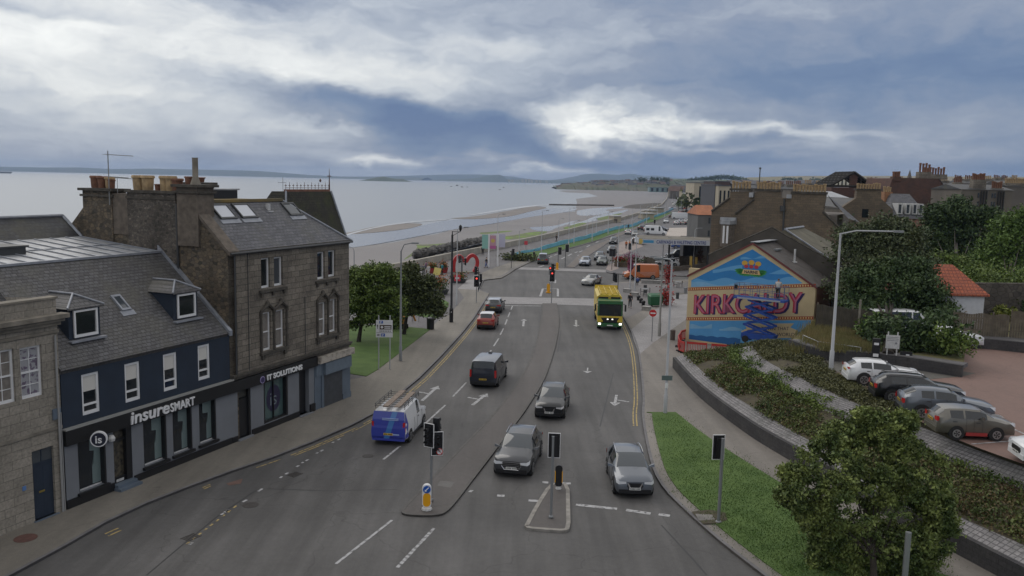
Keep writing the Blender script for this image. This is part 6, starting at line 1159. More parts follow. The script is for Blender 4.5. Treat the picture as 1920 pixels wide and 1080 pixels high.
# ================================================================== street furniture
def hgt(px, py, p):      # height of a survey mark on the vertical through p
 lo, hi = -5., 60.
 for _ in range(50):
  m = (lo + hi) / 2; z = m - H; c = p.y * math.cos(TH) - z * math.sin(TH); u = p.y * math.sin(TH) + z * math.cos(TH); X = p.x / c * F; Yv = -u / c * F
  if 540 + X * math.sin(RL) + Yv * math.cos(RL) > py: lo = m
  else: hi = m
 return lo
def head(par, x, y, z, yaw, lit=None, board=True, back=False, s=1.):
 T = Matrix.Translation((x, y, z)) @ Matrix.Rotation(yaw, 4, 'Z')          # faces -y
 b = MB(T); b.box(-.17 * s, .17 * s, -.05, .16, 0, 1.05 * s)
 h_ = b.build('signal_head', BLACK, par)
 if board:
  b = MB(T); b.box(-.30 * s, .30 * s, .0, .025, -.12, 1.18 * s); b.build('backing_board', BLACK, h_)
  b = MB(T); w_ = .03
  for q in ((-.33, -.30, -.15, 1.21), (.30, .33, -.15, 1.21), (-.30, .30, -.15, -.12), (-.30, .30, 1.18, 1.21)): b.box(q[0] * s, q[1] * s, -.006, .03, q[2] * s, q[3] * s)
  b.build('board_border', WHITE, h_)
 for k in range(3):
  zz_ = (.18 + .34 * k) * s; b = MB(T); b.lathe([(.10 * s, -.062), (.10 * s, -.052)], (0, 0, zz_), 12, 'y'); b.build('signal_lens', RED_ON if lit == 'red' and k == 2 else mat('dark_lens', (.03, .02, .02), .2), h_)
  b = MB(T)
  vs = []; n = 9
  for r_, yy in ((.12 * s, -.05), (.125 * s, -.27)):
   for i in range(n): a = math.pi * (-.12 + 1.24 * i / (n - 1)); vs.append((r_ * math.cos(a), yy, zz_ + r_ * math.sin(a)))
  b.add(vs, [(i, i + 1, n + i + 1, n + i) for i in range(n - 1)]); b.build('hood', BLACK, h_)
 return h_
def signal(px, py, topy, label, heads, z=.12, r=.06, m=GREYM, group=None, cat='traffic light'):
 p = at(px, py, z); h_ = hgt(px, topy, p) - z; yaw = math.atan2(p.x, p.y); t = thing('traffic_light', label, cat, tuple(p), -yaw, group)
 b = MB(); b.tube([(0, 0, 0), (0, 0, h_)], r, 8); b.build('pole', m, t, 40); b = MB(); b.lathe([(r * 1.9, 0), (r * 1.9, .06), (r * 1.3, .1)], (0, 0, 0), 8); b.build('base', GREYM, t)
 for hx, hz_, ya, lit, bd in heads: head(t, hx * .85, -.14 if abs(ya) < 90 else .14, h_ + hz_ + .14, D(ya), lit, bd, s=.8 if py > 600 else 1)
 return t
t = signal(808, 938, 800, 'traffic light cluster with four dark heads on the near end of the median', [(-.14, -.92, -35, None, True), (.30, -1.30, 8, None, True), (.28, -.6, 160, None, False), (.18, -.95, 120, None, False)])
b = MB(); b.lathe([(.15, -.262), (.15, -.25)], (.36, 0, 0), 18, 'y'); o = b.build('no_turn_plate', WHITE, t); o.location.z = hgt(808, 838, t.location) - .25; b = MB(); b.lathe([(.15, -.27), (.13, -.27)], (.36, 0, 0), 18, 'y')
b = MB(); pr = [(math.cos(i * math.pi / 12), math.sin(i * math.pi / 12)) for i in range(24)]; vs = [(.36 + .15 * c, -.268, .15 * s) for c, s in pr] + [(.36 + .12 * c, -.268, .12 * s) for c, s in pr]; b.add(vs, [(i, (i + 1) % 24, 24 + (i + 1) % 24, 24 + i) for i in range(24)]); b.tube([(.26, -.27, .09), (.46, -.27, -.09)], .012, 4); r_ = b.build('red_ring', mat('sign_red', (.5, .02, .02), .5), o)
signal(1033, 970, 818, 'traffic light seen from behind on the small kerbed island', [(.06, -1.0, 180, None, True)])
signal(1347, 980, 822, 'traffic light seen from behind on the near grass verge', [(-.20, -1.0, 200, None, True)], r=.07)
signal(1692, 1135, 998, 'bare grey post standing in front of the near leafy tree', [], r=.10, cat='post')
signal(893, 567, 528, 'traffic light showing red at the left end of the crossing', [(0, -.62, 0, 'red', True)], r=.05); signal(896.5, 547, 503, 'traffic light with side facing heads behind the red one on the left', [(-.35, -.95, 60, None, False), (.3, -1.9, -60, None, False)], r=.05, m=DARKM)
signal(865, 522, 482, 'left of the two dark signals in front of the red heart', [(-.3, -1.0, 120, None, False)], r=.05, m=DARKM); signal(866.5, 520, 484, 'right of the two dark signals in front of the red heart', [(.5, -1.2, -90, None, False)], r=.05, m=DARKM)
signal(1034, 568, 513, 'near traffic light showing red on the end of the median', [(0, -.95, 0, 'red', True), (.1, .0, 60, None, False)], r=.05, z=.09); signal(1030.5, 549, 504, 'second traffic light showing red just beyond the crossing island', [(0, -.9, 0, 'red', False)], r=.05, z=.02)
signal(958.5, 503, 470, 'dark traffic light at the left pavement corner beyond the junction', [(.35, -.9, 150, None, False)], r=.05, m=DARKM); signal(1046, 502, 468, 'left dark traffic light of the pair on the far median', [(.3, -.9, 180, None, True)], r=.05, m=DARKM, z=.02); signal(1059.5, 502, 464, 'right dark traffic light of the pair on the far median', [(.3, -.8, 180, None, True)], r=.05, m=DARKM, z=.02)
signal(1158, 553, 514, 'black traffic light pole at the plaza corner by the refuse lorry', [(-.55, -1.0, 40, None, False), (-.4, -1.2, -60, None, False)], r=.05, m=DARKM); signal(1147, 506, 470, 'traffic light with twin boards at the stone flower planter', [(-.25, -1.0, 180, None, True), (.3, -1.0, 180, None, True)], r=.05, m=DARKM)
signal(1227, 428, 414, 'small dark signal far along the green verge', [(0, -.9, 180, None, True)], r=.05, m=DARKM); signal(1180.5, 480, 460, 'signal beside the people in orange vests', [(0, -.9, 180, None, True)], r=.05, m=DARKM)
p = at(800, 955, .1); t = thing('keep_left_bollard', 'yellow bollard with blue arrow disc on the near end of the median', 'bollard', tuple(p), -math.atan2(p.x, p.y))
def pill(w2, z0, z1, n=10): c0 = z0 + w2; c1 = z1 - w2; return [(w2 * math.cos(a), c1 + w2 * math.sin(a)) for a in [i * math.pi / n for i in range(n + 1)]] + [(-w2 * math.cos(a), c0 - w2 * math.sin(a)) for a in [i * math.pi / n for i in range(n + 1)]]
b = MB(); b.prism([(x, -.10, z) for x, z in pill(.20, .12, 1.15)], (0, .2, 0)); b.build('casing', WHITE, t); b = MB(); b.prism([(x, -.112, z) for x, z in pill(.165, .16, .78)], (0, .02, 0)); b.build('yellow_face', mat('bollard_yellow', (.75, .36, .01), .4), t)
b = MB(); b.lathe([(.165, -.125), (.165, -.113)], (0, 0, .94), 20, 'y'); bd = b.build('blue_disc', mat('sign_blue', (.01, .09, .42), .4), t); b = MB(); b.add([(-.09, -.13, .85), (-.09, -.13, .95), (-.06, -.13, .92), (.07, -.13, 1.05), (.10, -.13, 1.02), (-.03, -.13, .89), (.0, -.13, .86)], [(0, 1, 2, 5, 6), (2, 3, 4, 5)]); b.build('arrow', WHITE, bd)
b = MB(); b.lathe([(.24, 0), (.22, .08), (.14, .13)], (0, 0, 0), 8); b.build('base', WHITE_D, t)
p = at(1047, 916, .1); t = thing('traffic_bollard', 'black backed bollard with yellow edges on the small kerbed island', 'bollard', tuple(p), -math.atan2(p.x, p.y))
b = MB(); b.prism([(x, -.06, z) for x, z in pill(.17, .1, 1.15)], (0, .12, 0)); b.build('casing', BLACK, t); b = MB(); [b.box(x - .018, x + .018, -.07, .08, .32, .85) for x in (-.165, .165)]; b.build('yellow_edges', MATS['bollard_yellow'], t); b = MB(); b.lathe([(.15, 0), (.10, .12)], (0, 0, 0), 8); b.build('base', WHITE_D, t)
for px, py, lab in ((1028, 549, 'yellow bollard inside the crossing island'), (1044.5, 505.5, 'orange yellow bollard at the far crossing')):
 p = at(px, py, .02); t = thing('traffic_bollard', lab, 'bollard', tuple(p), 0); b = MB(); b.prism([(x, -.06, z) for x, z in pill(.2, .12, 1.2)], (0, .14, 0)); b.build('casing', MATS['bollard_yellow'], t); b = MB(); b.box(-.3, .3, -.2, .2, 0, .14); b.build('base', MATS['bollard_yellow'], t)
def lamp(px, py, topy, label, arm=(1.2, .3), m=PALEM, z=.12, r=.09, dbl=False, group=None, lantern=True):
 p = at(px, py, z); h_ = hgt(px, topy, p) - z; yaw = math.atan2(p.x, p.y); t = thing('lamp_post', label, 'lamp post', tuple(p), -yaw, group)
 b = MB(); b.tube([(0, 0, 0), (0, 0, 1.2), (0, 0, 1.25), (0, 0, h_)], [r * 1.25, r * 1.25, r * .9, r * .55], 8); b.build('pole', m, t, 40)
 for s in ([1, -1] if dbl else [1]):
  b = MB(); ax, az_ = arm; ax *= s; b.tube([(0, 0, h_ - .05), (ax * .3, 0, h_ + az_ * .8), (ax, 0, h_ + az_)], r * .45, 6); a_ = b.build('arm', m, t)
  if lantern: b = MB(); b.box(min(ax, ax + .55 * (1 if ax > 0 else -1)), max(ax, ax + .55 * (1 if ax > 0 else -1)), -.12, .12, h_ + az_ - .06, h_ + az_ + .06); b.build('lantern', GREYM, t)
 return t
lamp(1247, 775, 488, 'tall white lamp post with short arm at the tip of the near lawn', (-.55, .08), dbl=False, r=.10)
t = thing('street_nameplate', 'small teal sign box and white notice strapped on the tall white lamp post', 'sign', tuple(at(1247, 775, .12)), 0); b = MB(); b.box(-.33, .33, -.14, -.10, 2.15, 2.45); b.build('teal_box', mat('teal_grey', (.10, .14, .14), .6), t); b = MB(); b.box(-.09, .09, -.13, -.11, 1.65, 1.95); b.build('notice', WHITE, t)
lamp(1236, 630, 484, 'grey lamp post beside the paved strip with flower baskets', (-.6, .1), m=mat('stone_grey_post', (.25, .245, .23), .6), r=.12)
lamp(1558, 694, 437, 'tall white lamp post with long arm at the edge of the car park', (2.9, .22), z=CPZ, r=.11)
lamp(751, 677, 470, 'grey lamp post with curved arm beside the parking sign', (.8, .6), m=GREYM, r=.10); lamp(664, 530, 470, 'lamp post half hidden behind the corner of the tenement', (-.6, .5), m=GREYM)
p = at(846, 604, .12); h_ = hgt(850, 440, p) - .12; t = thing('lamp_post', 'black ornate lamp post with side bracket lantern on the left pavement', 'lamp post', tuple(p), -math.atan2(p.x, p.y))
b = MB(); b.tube([(0, 0, 0), (0, 0, 1.35)], .2, 8); b.tube([(0, 0, 1.35), (0, 0, 1.5), (0, 0, h_)], [.2, .12, .10], 8); b.build('pole', BLACK, t, 40)
b = MB(); b.tube([(0, 0, h_), (0, 0, h_ + .35)], .05, 6); b.tube([(0, 0, h_ + .3), (.75, 0, h_ + .3)], .03, 5); b.tube([(.05, 0, h_ - .1), (.7, 0, h_ + .28)], .025, 5); b.tube([(.78, 0, h_ + .25), (.8, 0, h_ + .75)], .03, 5); b.build('bracket', BLACK, t); b = MB(); b.lathe([(.06, h_ + .35), (.14, h_ + .55), (.16, h_ + .85), (.05, h_ + 1.0)], (.8, 0, 0), 8); b.build('lantern', BLACK, t); b = MB(); b.box(-.05, .05, -.215, -.2, 1.0, 1.12); b.build('number_plate', WHITE_D, t)
fl = [(856, 572, 430, 'lamp post left of the red heart on the left pavement'), (932, 497, 404, 'lamp post rising beside the lilac banner'), (973, 478, 433, 'slim post at the start of the blue fence'), (1015, 478, 397, 'lamp post on the green verge above the people carrier'), (1066, 464, 392, 'lamp post on the verge over the pale blue hatchback'), (1076, 458, 415, 'slim lamp post just right of the verge lamp'), (1158, 501, 424, 'lamp post in front of the flower planter'), (1181, 541, 413, 'lamp post between the orange van and the plaza'), (1190, 545, 440, 'green grey post beside the orange van bonnet'), (1242, 500, 448, 'thin pole in front of the canopy letters'), (1300, 500, 430, 'white pole before the timber fence of the car wash')]
for px, py, ty, lab in fl: lamp(px, py, ty, lab, (.7, .25), r=.08, m=PALEM)
lab_f = ['first', 'second', 'third', 'fourth', 'fifth', 'sixth', 'seventh', 'eighth', 'ninth', 'tenth', 'eleventh', 'twelfth', 'thirteenth', 'fourteenth', 'fifteenth', 'sixteenth', 'seventeenth', 'eighteenth']
for i, (px, py, ty) in enumerate([(1047, 452, 412), (1100, 446, 405), (1110, 453, 412), (1118, 440, 405), (1140, 440, 398), (1171, 433, 405), (1185, 420, 392), (1200, 414, 385), (1212, 420, 388), (1222, 408, 380), (1232, 405, 378), (1240, 398, 376), (1246, 410, 370), (1252, 392, 366), (1260, 388, 364), (1268, 384, 360), (1282, 384, 362), (1276, 408, 374)]): lamp(px, py, ty, 'small pale lamp post along the far seafront, %s from the left' % lab_f[i], (.7, .25), r=.09, group='lamp posts along the far seafront')
def board_sign(px0, px1, py, z, zt0, zt1, label, name='road_sign'):
 a = at(px0, py, z); c = at(px1, py, z); d = c - a; return thing(name, label, 'sign', tuple(a), math.atan2(d.y, d.x)), d.length
a = at(710, 692, .14); t, L = board_sign(710, 731, 692, .14, 0, 0, 'white parking direction sign on two grey posts on the left lawn'); z0 = hgt(710, 632, a) - .14; z1 = hgt(710, 600, a) - .14
b = MB(); b.tube([(0, 0, 0), (0, 0, z1 + .35)], .045, 6); b.build('post', PALEM, t); b = MB(); b.tube([(L, 0, 0), (L, 0, z1 + .35)], .045, 6); b.build('post', PALEM, t)
b = MB(); b.box(-.2, L + .2, -.09, -.055, z0, z1); pn = b.build('panel', WHITE, t); xx = -.2; ww = L + .4; hh = z1 - z0
b = MB(); b.box(xx + ww * .2, xx + ww * .42, -.10, -.091, z1 - hh * .19, z1 - hh * .03); b.box(xx + ww * .32, xx + ww * .54, -.10, -.091, z0 + hh * .05, z0 + hh * .22); b.build('parking_squares', MATS['sign_blue'], pn)
text_obj('parking_letter', 'P', .22, WHITE, pn, (xx + ww * .25, -.103, z1 - hh * .175), depth=.002, offset=.01); text_obj('parking_letter', 'P', .22, WHITE, pn, (xx + ww * .37, -.103, z0 + hh * .065), depth=.002, offset=.01)
b = MB(); b.box(xx + ww * .22, xx + ww * .93, -.10, -.091, z0 + hh * .46, z0 + hh * .72); br_ = b.build('brown_patch', mat('sign_brown', (.06, .03, .015), .5), pn); b = MB(); b.lathe([(.1, -.106), (.1, -.101)], (xx + ww * .36, 0, z0 + hh * .59), 14, 'y'); [b.box(xx + ww * .5, xx + ww * .88, -.106, -.101, z0 + hh * f_, z0 + hh * (f_ + .055)) for f_ in (.6, .51)]; b.build('brown_patch_marks', WHITE, br_)
b = MB(); b.box(xx + ww * .08, xx + ww * .11, -.10, -.091, z0 + hh * .5, z0 + hh * .66); b.add([(xx + ww * .04, -.095, z0 + hh * .64), (xx + ww * .15, -.095, z0 + hh * .64), (xx + ww * .095, -.095, z0 + hh * .76)], [(0, 1, 2)]); b.box(xx + ww * .14, xx + ww * .28, -.10, -.091, z0 + hh * .12, z0 + hh * .155); b.add([(xx + ww * .15, -.095, z0 + hh * .20), (xx + ww * .15, -.095, z0 + hh * .07), (xx + ww * .05, -.095, z0 + hh * .135)], [(0, 1, 2)]); b.box(xx + .02, xx + ww - .02, -.098, -.091, z0 + hh * .265, z0 + hh * .28); [b.box(xx + ww * (.22 + .1 * k), xx + ww * (.28 + .1 * k), -.098, -.091, z0 + hh * .34, z0 + hh * .39) for k in range(7)]; b.build('arrows', BLACK, pn)
a = at(1222, 640, .12); t = thing('no_entry_sign', 'round red no entry sign on a thin pole beside the plaza', 'sign', tuple(a), -math.atan2(a.x, a.y)); h_ = hgt(1225, 587, a) - .12; b = MB(); b.tube([(0, 0, 0), (0, 0, h_ + .2)], .04, 6); b.build('pole', GREYM, t); b = MB(); b.lathe([(.33, -.07), (.33, -.05)], (0, 0, h_), 24, 'y'); f_ = b.build('disc', MATS['sign_red'], t); b = MB(); b.box(-.23, .23, -.08, -.071, h_ - .055, h_ + .055); b.build('white_bar', WHITE, f_)
a = at(856, 545, .12); t = thing('road_sign', 'red square notice on the lamp post by the red planters', 'sign', tuple(at(857, 571, .12) + Vector((0, -.25, 0))), 0); b = MB(); zc_ = hgt(857, 534, a) + .6; b.box(-.35, .35, -.02, .02, 2.75, 3.45); f_ = b.build('face', mat('notice_red', (.55, .05, .07), .5), t); b = MB(); b.box(-.22, .22, -.03, -.021, 3.0, 3.2); b.build('white_patch', WHITE, f_)
def cpt(px, py, z=CPZ): return at(px, py, z)
a = cpt(1661, 686); t = thing('information_sign', 'white information board on two posts behind the white parked hatchback', 'sign', tuple(a), D(-18)); b = MB(); b.tube([(0, 0, 0), (0, 0, 2.2)], .04, 6); b.build('post', WHITE_D, t); b = MB(); b.tube([(.55, 0, 0), (.55, 0, 2.2)], .04, 6); b.build('post', WHITE_D, t); b = MB(); b.box(-.12, .68, -.08, -.045, 1.15, 2.0); pn = b.build('panel', WHITE_D, t); b = MB(); [b.box(-.05, .6, -.085, -.081, 1.85 - k * .1, 1.88 - k * .1) for k in range(3)]; b.lathe([(.07, -.088), (.07, -.081)], (.48, 0, 1.5), 10, 'y'); b.build('print', mat('print_grey', (.2, .2, .22), .6), pn)
a = cpt(1640, 684); t = thing('ticket_machine', 'slim black pay machine left of the white information board', 'ticket machine', tuple(a), D(-18)); b = MB(); b.box(-.22, .22, -.15, .15, 0, 1.7); pn = b.build('cabinet', BLACK, t); b = MB(); b.box(-.14, .14, -.16, -.151, 1.3, 1.45); b.box(-.16, .16, -.16, -.151, .55, .75); b.build('labels', WHITE, pn)
a = cpt(1697, 687); t = thing('pictogram_sign', 'low black sign with white pictogram on a concrete block', 'sign', tuple(a), D(-18)); b = MB(); b.box(-.35, .35, -.1, .1, .25, .95); pn = b.build('panel', BLACK, t); b = MB(); b.box(-.42, .42, -.2, .2, 0, .25); b.build('concrete_base', STONE_L, t); b = MB(); b.box(-.02, .18, -.11, -.101, .42, .8); b.build('pictogram', WHITE, pn)
a = cpt(1504, 655); c = cpt(1532, 668); d_ = cpt(1612, 680)
t = thing('handrail', 'thin pale handrail along the dark planter wall', 'railing', tuple(a), 0); b = MB(); pts = [Vector((0, 0, 0)), c - a, d_ - a]
for p in pts + [(c - a).lerp(d_ - a, .5)]: b.tube([(p.x, p.y, 0), (p.x, p.y, 1.0)], .025, 5)
b.tube([(p.x, p.y, 1.0) for p in pts], .025, 5); b.tube([(p.x, p.y, .5) for p in pts], .02, 5); b.build('rails', PALEM, t)
def bin_(px, py, z, label, m, w_=.28, h_=1.05):
 a = at(px, py, z); t = thing('litter_bin', label, 'bin', tuple(a), 0); b = MB(); b.lathe([(w_, 0), (w_ * 1.05, h_ * .85)], (0, 0, 0), 10); b.build('body', m, t, 40); b = MB(); b.lathe([(w_ * 1.12, h_ * .85), (w_ * 1.1, h_ * .95), (w_ * .7, h_)], (0, 0, 0), 10); b.build('lid', m if m is not BLACK else DARKM, t)
bin_(807, 617, .13, 'black litter bin with pale rim on the path by the left lawn', BLACK, .35, 1.15); bin_(1261, 637, .13, 'brown square litter bin on the pavement left of the painted gable', mat('bin_brown', (.09, .07, .06), .7), .22, .95); bin_(1270, 560, .13, 'dark litter bin right of the green wheeled bin', DARKM, .2, .8); bin_(1285, 550, .13, 'small grey bin near the left corner of the gable', GREYM, .2, .8)
a = at(1228, 574, .13); t = thing('wheeled_bin', 'large green wheeled bin with red flowers behind it', 'bin', tuple(a), D(15)); GBN = mat('bin_green', (.015, .10, .04), .5); b = MB(); b.add([(-.7, -.4, .15), (.7, -.4, .15), (.7, .4, .15), (-.7, .4, .15), (-.8, -.5, 1.15), (.8, -.5, 1.15), (.8, .5, 1.3), (-.8, .5, 1.3)], [(0, 3, 2, 1), (4, 5, 6, 7), (0, 1, 5, 4), (1, 2, 6, 5), (2, 3, 7, 6), (3, 0, 4, 7)]); b.build('body', GBN, t)
b = MB(); b.add([(-.84, -.54, 1.17), (.84, -.54, 1.17), (.84, .54, 1.34), (-.84, .54, 1.34), (-.7, -.3, 1.36), (.7, -.3, 1.36), (.7, .4, 1.5), (-.7, .4, 1.5)], [(0, 1, 5, 4), (1, 2, 6, 5), (2, 3, 7, 6), (3, 0, 4, 7), (4, 5, 6, 7)]); b.build('lid', GBN, t)
for x in (-.6, .6): b = MB(); b.lathe([(.1, -.42), (.1, -.36)], (x, 0, .1), 8, 'y'); b.build('wheel', RUBBER, t)
for i, (px, py) in enumerate([(1176, 548), (1190, 555), (1212, 582), (1216, 531), (1240, 532)]):
 a = at(px, py, .12); t = thing('stone_bench', ['pale stone block seat left of the walking person', 'pale stone block seat right of the walking person', 'pale stone block seat below the three black bollards', 'long stone seat behind the plaza chairs', 'long stone seat beside the red flower basket'][i], 'bench', tuple(a), D(-35 if i < 3 else 0), 'stone block seats on the plaza'); w_ = .5 if i < 3 else 1.1; b = MB(); b.box(-w_, w_, -.28, .28, 0, .1); b.box(-w_ * .95, w_ * .95, -.25, .25, .1, .42); b.build('block', mat('granite_seat', (.27, .26, .25), .8, var=.2), t); b = MB(); b.box(-w_, w_, -.29, .29, .42, .48); b.build('seat', mat('granite_top', (.36, .35, .34), .7), t)
for i, (px, py) in enumerate([(1197, 563), (1201.5, 568), (1206, 573)]):
 a = at(px, py, .12); t = thing('ball_bollard', ['furthest of the three low black bollards on the plaza edge', 'middle of the three low black bollards on the plaza edge', 'nearest of the three low black bollards on the plaza edge'][i], 'bollard', tuple(a), 0, 'low black bollards on the plaza edge'); b = MB(); b.lathe([(.2, 0), (.2, .3), (.26, .4), (.22, .55), (.1, .62)], (0, 0, 0), 10); b.build('post', BLACK, t, 50)
def chair(px, py, rz, label):
 a = at(px, py, .13); t = thing('cafe_chair', label, 'chair', tuple(a), D(rz), 'dark chairs and tables on the plaza'); b = MB(); b.box(-.22, .22, -.22, .22, .44, .48); b.build('seat', DARKM, t); b = MB(); b.box(-.22, .22, .2, .23, .5, .88); b.build('backrest', DARKM, t)
 for x in (-.2, .2):
  for y in (-.2, .2): b = MB(); b.tube([(x, y, 0), (x, y, .45)], .015, 4); b.build('leg', DARKM, t)
def table(px, py, label):
 a = at(px, py, .13); t = thing('cafe_table', label, 'table', tuple(a), 0, 'dark chairs and tables on the plaza'); b = MB(); b.lathe([(.45, .72), (.45, .76)], (0, 0, 0), 12); b.build('tabletop', GREYM, t); b = MB(); b.tube([(0, 0, 0), (0, 0, .72)], .03, 5); b.build('stem', DARKM, t); b = MB(); b.lathe([(.25, 0), (.05, .04)], (0, 0, 0), 8); b.build('foot', DARKM, t)
table(1209, 552, 'round table in the middle of the plaza chairs'); table(1246, 549, 'round table beside the red flowers'); table(1271, 538, 'round table at the right of the plaza')
for i, (px, py, r_) in enumerate([(1204, 553, 90), (1215, 552, -90), (1209, 556, 180), (1210, 547, 0), (1241, 550, 90), (1252, 549, -90), (1266, 539, 90), (1276, 538, -90)]): chair(px, py, r_, ['chair left of the middle table', 'chair right of the middle table', 'chair in front of the middle table', 'chair behind the middle table', 'chair left of the table by the red flowers', 'chair right of the table by the red flowers', 'chair left of the right hand table', 'chair right of the right hand table'][i])
a = at(872, 511, .13); t = thing('heart_arch', 'large red heart shaped arch on the promenade', 'sculpture', tuple(a), D(8)); hp = [(-2.0, 0), (-2.05, 1.0), (-1.95, 1.9), (-1.55, 2.6), (-1.0, 2.85), (-.45, 2.65), (-.1, 2.2), (.0, 1.9), (.1, 2.2), (.5, 2.75), (1.1, 3.0), (1.7, 2.75), (2.1, 2.1), (2.15, 1.3), (1.9, .6), (1.55, 0)]
hs2 = smooth_line([Vector((x, z)) for x, z in hp], 2); n = len(hs2); inn = offset(hs2, -.5); b = MB()
vs = [(p.x, -.5, p.y) for p in hs2] + [(p.x, -.5, p.y) for p in inn] + [(p.x, .5, p.y) for p in hs2] + [(p.x, .5, p.y) for p in inn]; b.add(vs, [f for i in range(n - 1) for f in ((i, i + 1, n + i + 1, n + i), (2 * n + i, 3 * n + i, 3 * n + i + 1, 2 * n + i + 1), (i, 2 * n + i, 2 * n + i + 1, i + 1), (n + i, n + i + 1, 3 * n + i + 1, 3 * n + i))]); b.build('arch', mat('heart_red', (.40, .02, .02), .45), t); b = MB(); b.box(-2.3, 2.3, -.6, .6, 0, .12); b.build('plinth', STONE_L, t)
def banner(px, py, ty, flags, label):
 a = at(px, py, .13); h_ = hgt(px, ty, a) - .13; t = thing('banner_pole', label, 'banner pole', tuple(a), -math.atan2(a.x, a.y)); b = MB(); b.tube([(0, 0, 0), (0, 0, h_)], .13, 8); b.build('pole', WHITE, t)
 for x0, x1, z0, z1, m, m2 in flags:
  b = MB(); b.box(x0, x1, -.02, .02, h_ - z1, h_ - z0); f_ = b.build('banner', m, t)
  if m2: b = MB(); c = (x0 + x1) / 2; zc_ = h_ - (z0 * .6 + z1 * .4); b.lathe([(.32, -.03), (.32, -.021)], (c, 0, zc_), 14, 'y'); b.build('emblem', m2, f_); b = MB(); b.box(x0, x1, -.026, -.021, h_ - z1, h_ - z1 + .5); b.build('lower_band', mat('banner_magenta', (.45, .12, .3), .7), f_)
banner(916, 501, 439, [(-1.15, -.15, .1, 2.4, mat('banner_teal', (.25, .48, .42), .7), None), (.15, 1.15, .2, 2.4, mat('banner_pink', (.5, .28, .35), .7), mat('banner_yellow', (.6, .45, .12), .7))], 'white pole with teal and pink banners'); banner(933, 499, 439, [(-1.0, -.15, .0, 2.0, mat('banner_white', (.6, .6, .64), .7), None), (.15, 1.2, .0, 2.2, mat('banner_lilac', (.48, .48, .6), .7), None)], 'white pole with white and lilac banners')
HL = resample(smooth_line(L2([(964.6, 478.5), (1015, 470), (1043, 462), (1100, 449), (1144, 434), (1172, 427), (1187, 426), (1204, 417), (1225, 409), (1250, 400), (1262, 393)]), 1), 80)
o = strip('wave_fence', HL, -.04, .04, .13, 1.05, mat('wave_blue', (.16, .45, .62), .5, var=.15, scale=.5), False); tag(o, 'long low light blue fence with wavy top along the green verge', 'fence')
me = o.data; n = len(HL)
for i in range(n):
 for j in (0, 1): me.vertices[j * n + i].co.z += .12 * math.sin(i * 1.9) + (.0 if i > 6 else -.1 * (6 - i))
def leafcloud(name, centers, per, sig, size, m, parent=None, flat=.6):
 c = np.repeat(np.array(centers, float), per, 0); n = len(c); s = np.array(sig) if hasattr(sig, '__len__') else np.array([sig] * 3); p = c + rng.normal(0, 1, (n, 3)) * s
 a = rng.normal(0, 1, (n, 3)); a /= np.linalg.norm(a, axis=1)[:, None]; u = rng.normal(0, 1, (n, 3)); u -= (u * a).sum(1)[:, None] * a; u /= np.linalg.norm(u, axis=1)[:, None]; sz = size * rng.uniform(.6, 1.4, (n, 1))
 v = np.stack([p - a * sz, p + u * sz * flat, p + a * sz, p - u * sz * flat], 1).reshape(-1, 3); me = bpy.data.meshes.new(name); me.vertices.add(n * 4); me.vertices.foreach_set('co', v.ravel()); me.loops.add(n * 4); me.polygons.add(n)
 me.loops.foreach_set('vertex_index', np.arange(n * 4)); me.polygons.foreach_set('loop_start', np.arange(0, n * 4, 4)); me.polygons.foreach_set('loop_total', np.full(n, 4)); me.update(); me.validate(); me.materials.append(m); o = bpy.data.objects.new(name, me); C.objects.link(o)
 if parent: o.parent = parent
 return o
def leafmat(name, c1, c2, isl=.35): return mat(name, c1, .6, col2=c2, scale=.9, isl=isl, thr=(.35, .65), spec=.3)
LF1 = leafmat('leaf_mid', (.045, .075, .018), (.085, .125, .03)); LF_BUSH = leafmat('leaf_bush', (.05, .065, .022), (.10, .11, .04)); FLR = leafmat('flower_red', (.35, .03, .02), (.22, .03, .03)); FLO = leafmat('flower_orange', (.45, .16, .02), (.35, .05, .03)); FLP = leafmat('flower_pink', (.4, .1, .2), (.2, .05, .1))
def planter(px, py, label, tubm, fm, r=.6, h=.6, hp_=.5, per=260):
 a = at(px, py, .13); t = thing('flower_planter', label, 'planter', tuple(a), 0); b = MB(); b.lathe([(r * .75, 0), (r, h), (r * .9, h), (r * .85, h * .8)], (0, 0, 0), 12); b.build('tub', tubm, t, 40); leafcloud('foliage', [(0, 0, h + hp_ * .4)], per, (r * .45, r * .45, hp_ * .35), .12, LF1, t); leafcloud('flowers', [(0, 0, h + hp_ * .7)], per // 2, (r * .5, r * .5, hp_ * .3), .10, fm, t)
TUBR = mat('tub_red', (.32, .03, .03), .5)
planter(812, 512, 'left red tub with orange flowers on the promenade', TUBR, FLO, .8, .8, .7); planter(832, 511, 'right red tub with orange flowers on the promenade', TUBR, FLO, .7, .8, .7); planter(852, 530, 'dark tub with red flowers left of the paved crossing', DARKM, FLR, .5, .5, .5); planter(864, 530, 'dark tub with orange flowers beside the paved crossing', DARKM, FLO, .8, .5, .8); planter(826, 551, 'big round planter with dark foliage by the small lawn', DARKM, FLO, 1.1, .6, 1.5, 500)
b = MB(); a = at(1180, 500, .13); t = thing('stone_planter', 'low stone planter of red and pink flowers by the side road', 'planter', tuple(a), 0); b.add([(x * s_, y * s_, z) for z, s_ in ((0, 1), (.75, 1)) for x, y in ((-2.6, 0), (-2.2, -1.0), (1.8, -1.2), (2.6, .6), (2.2, 5), (-1.6, 5))], [(i, (i + 1) % 6, 6 + (i + 1) % 6, 6 + i) for i in range(6)] + [tuple(range(6, 12))]); b.build('wall', RUBBLE3, t)
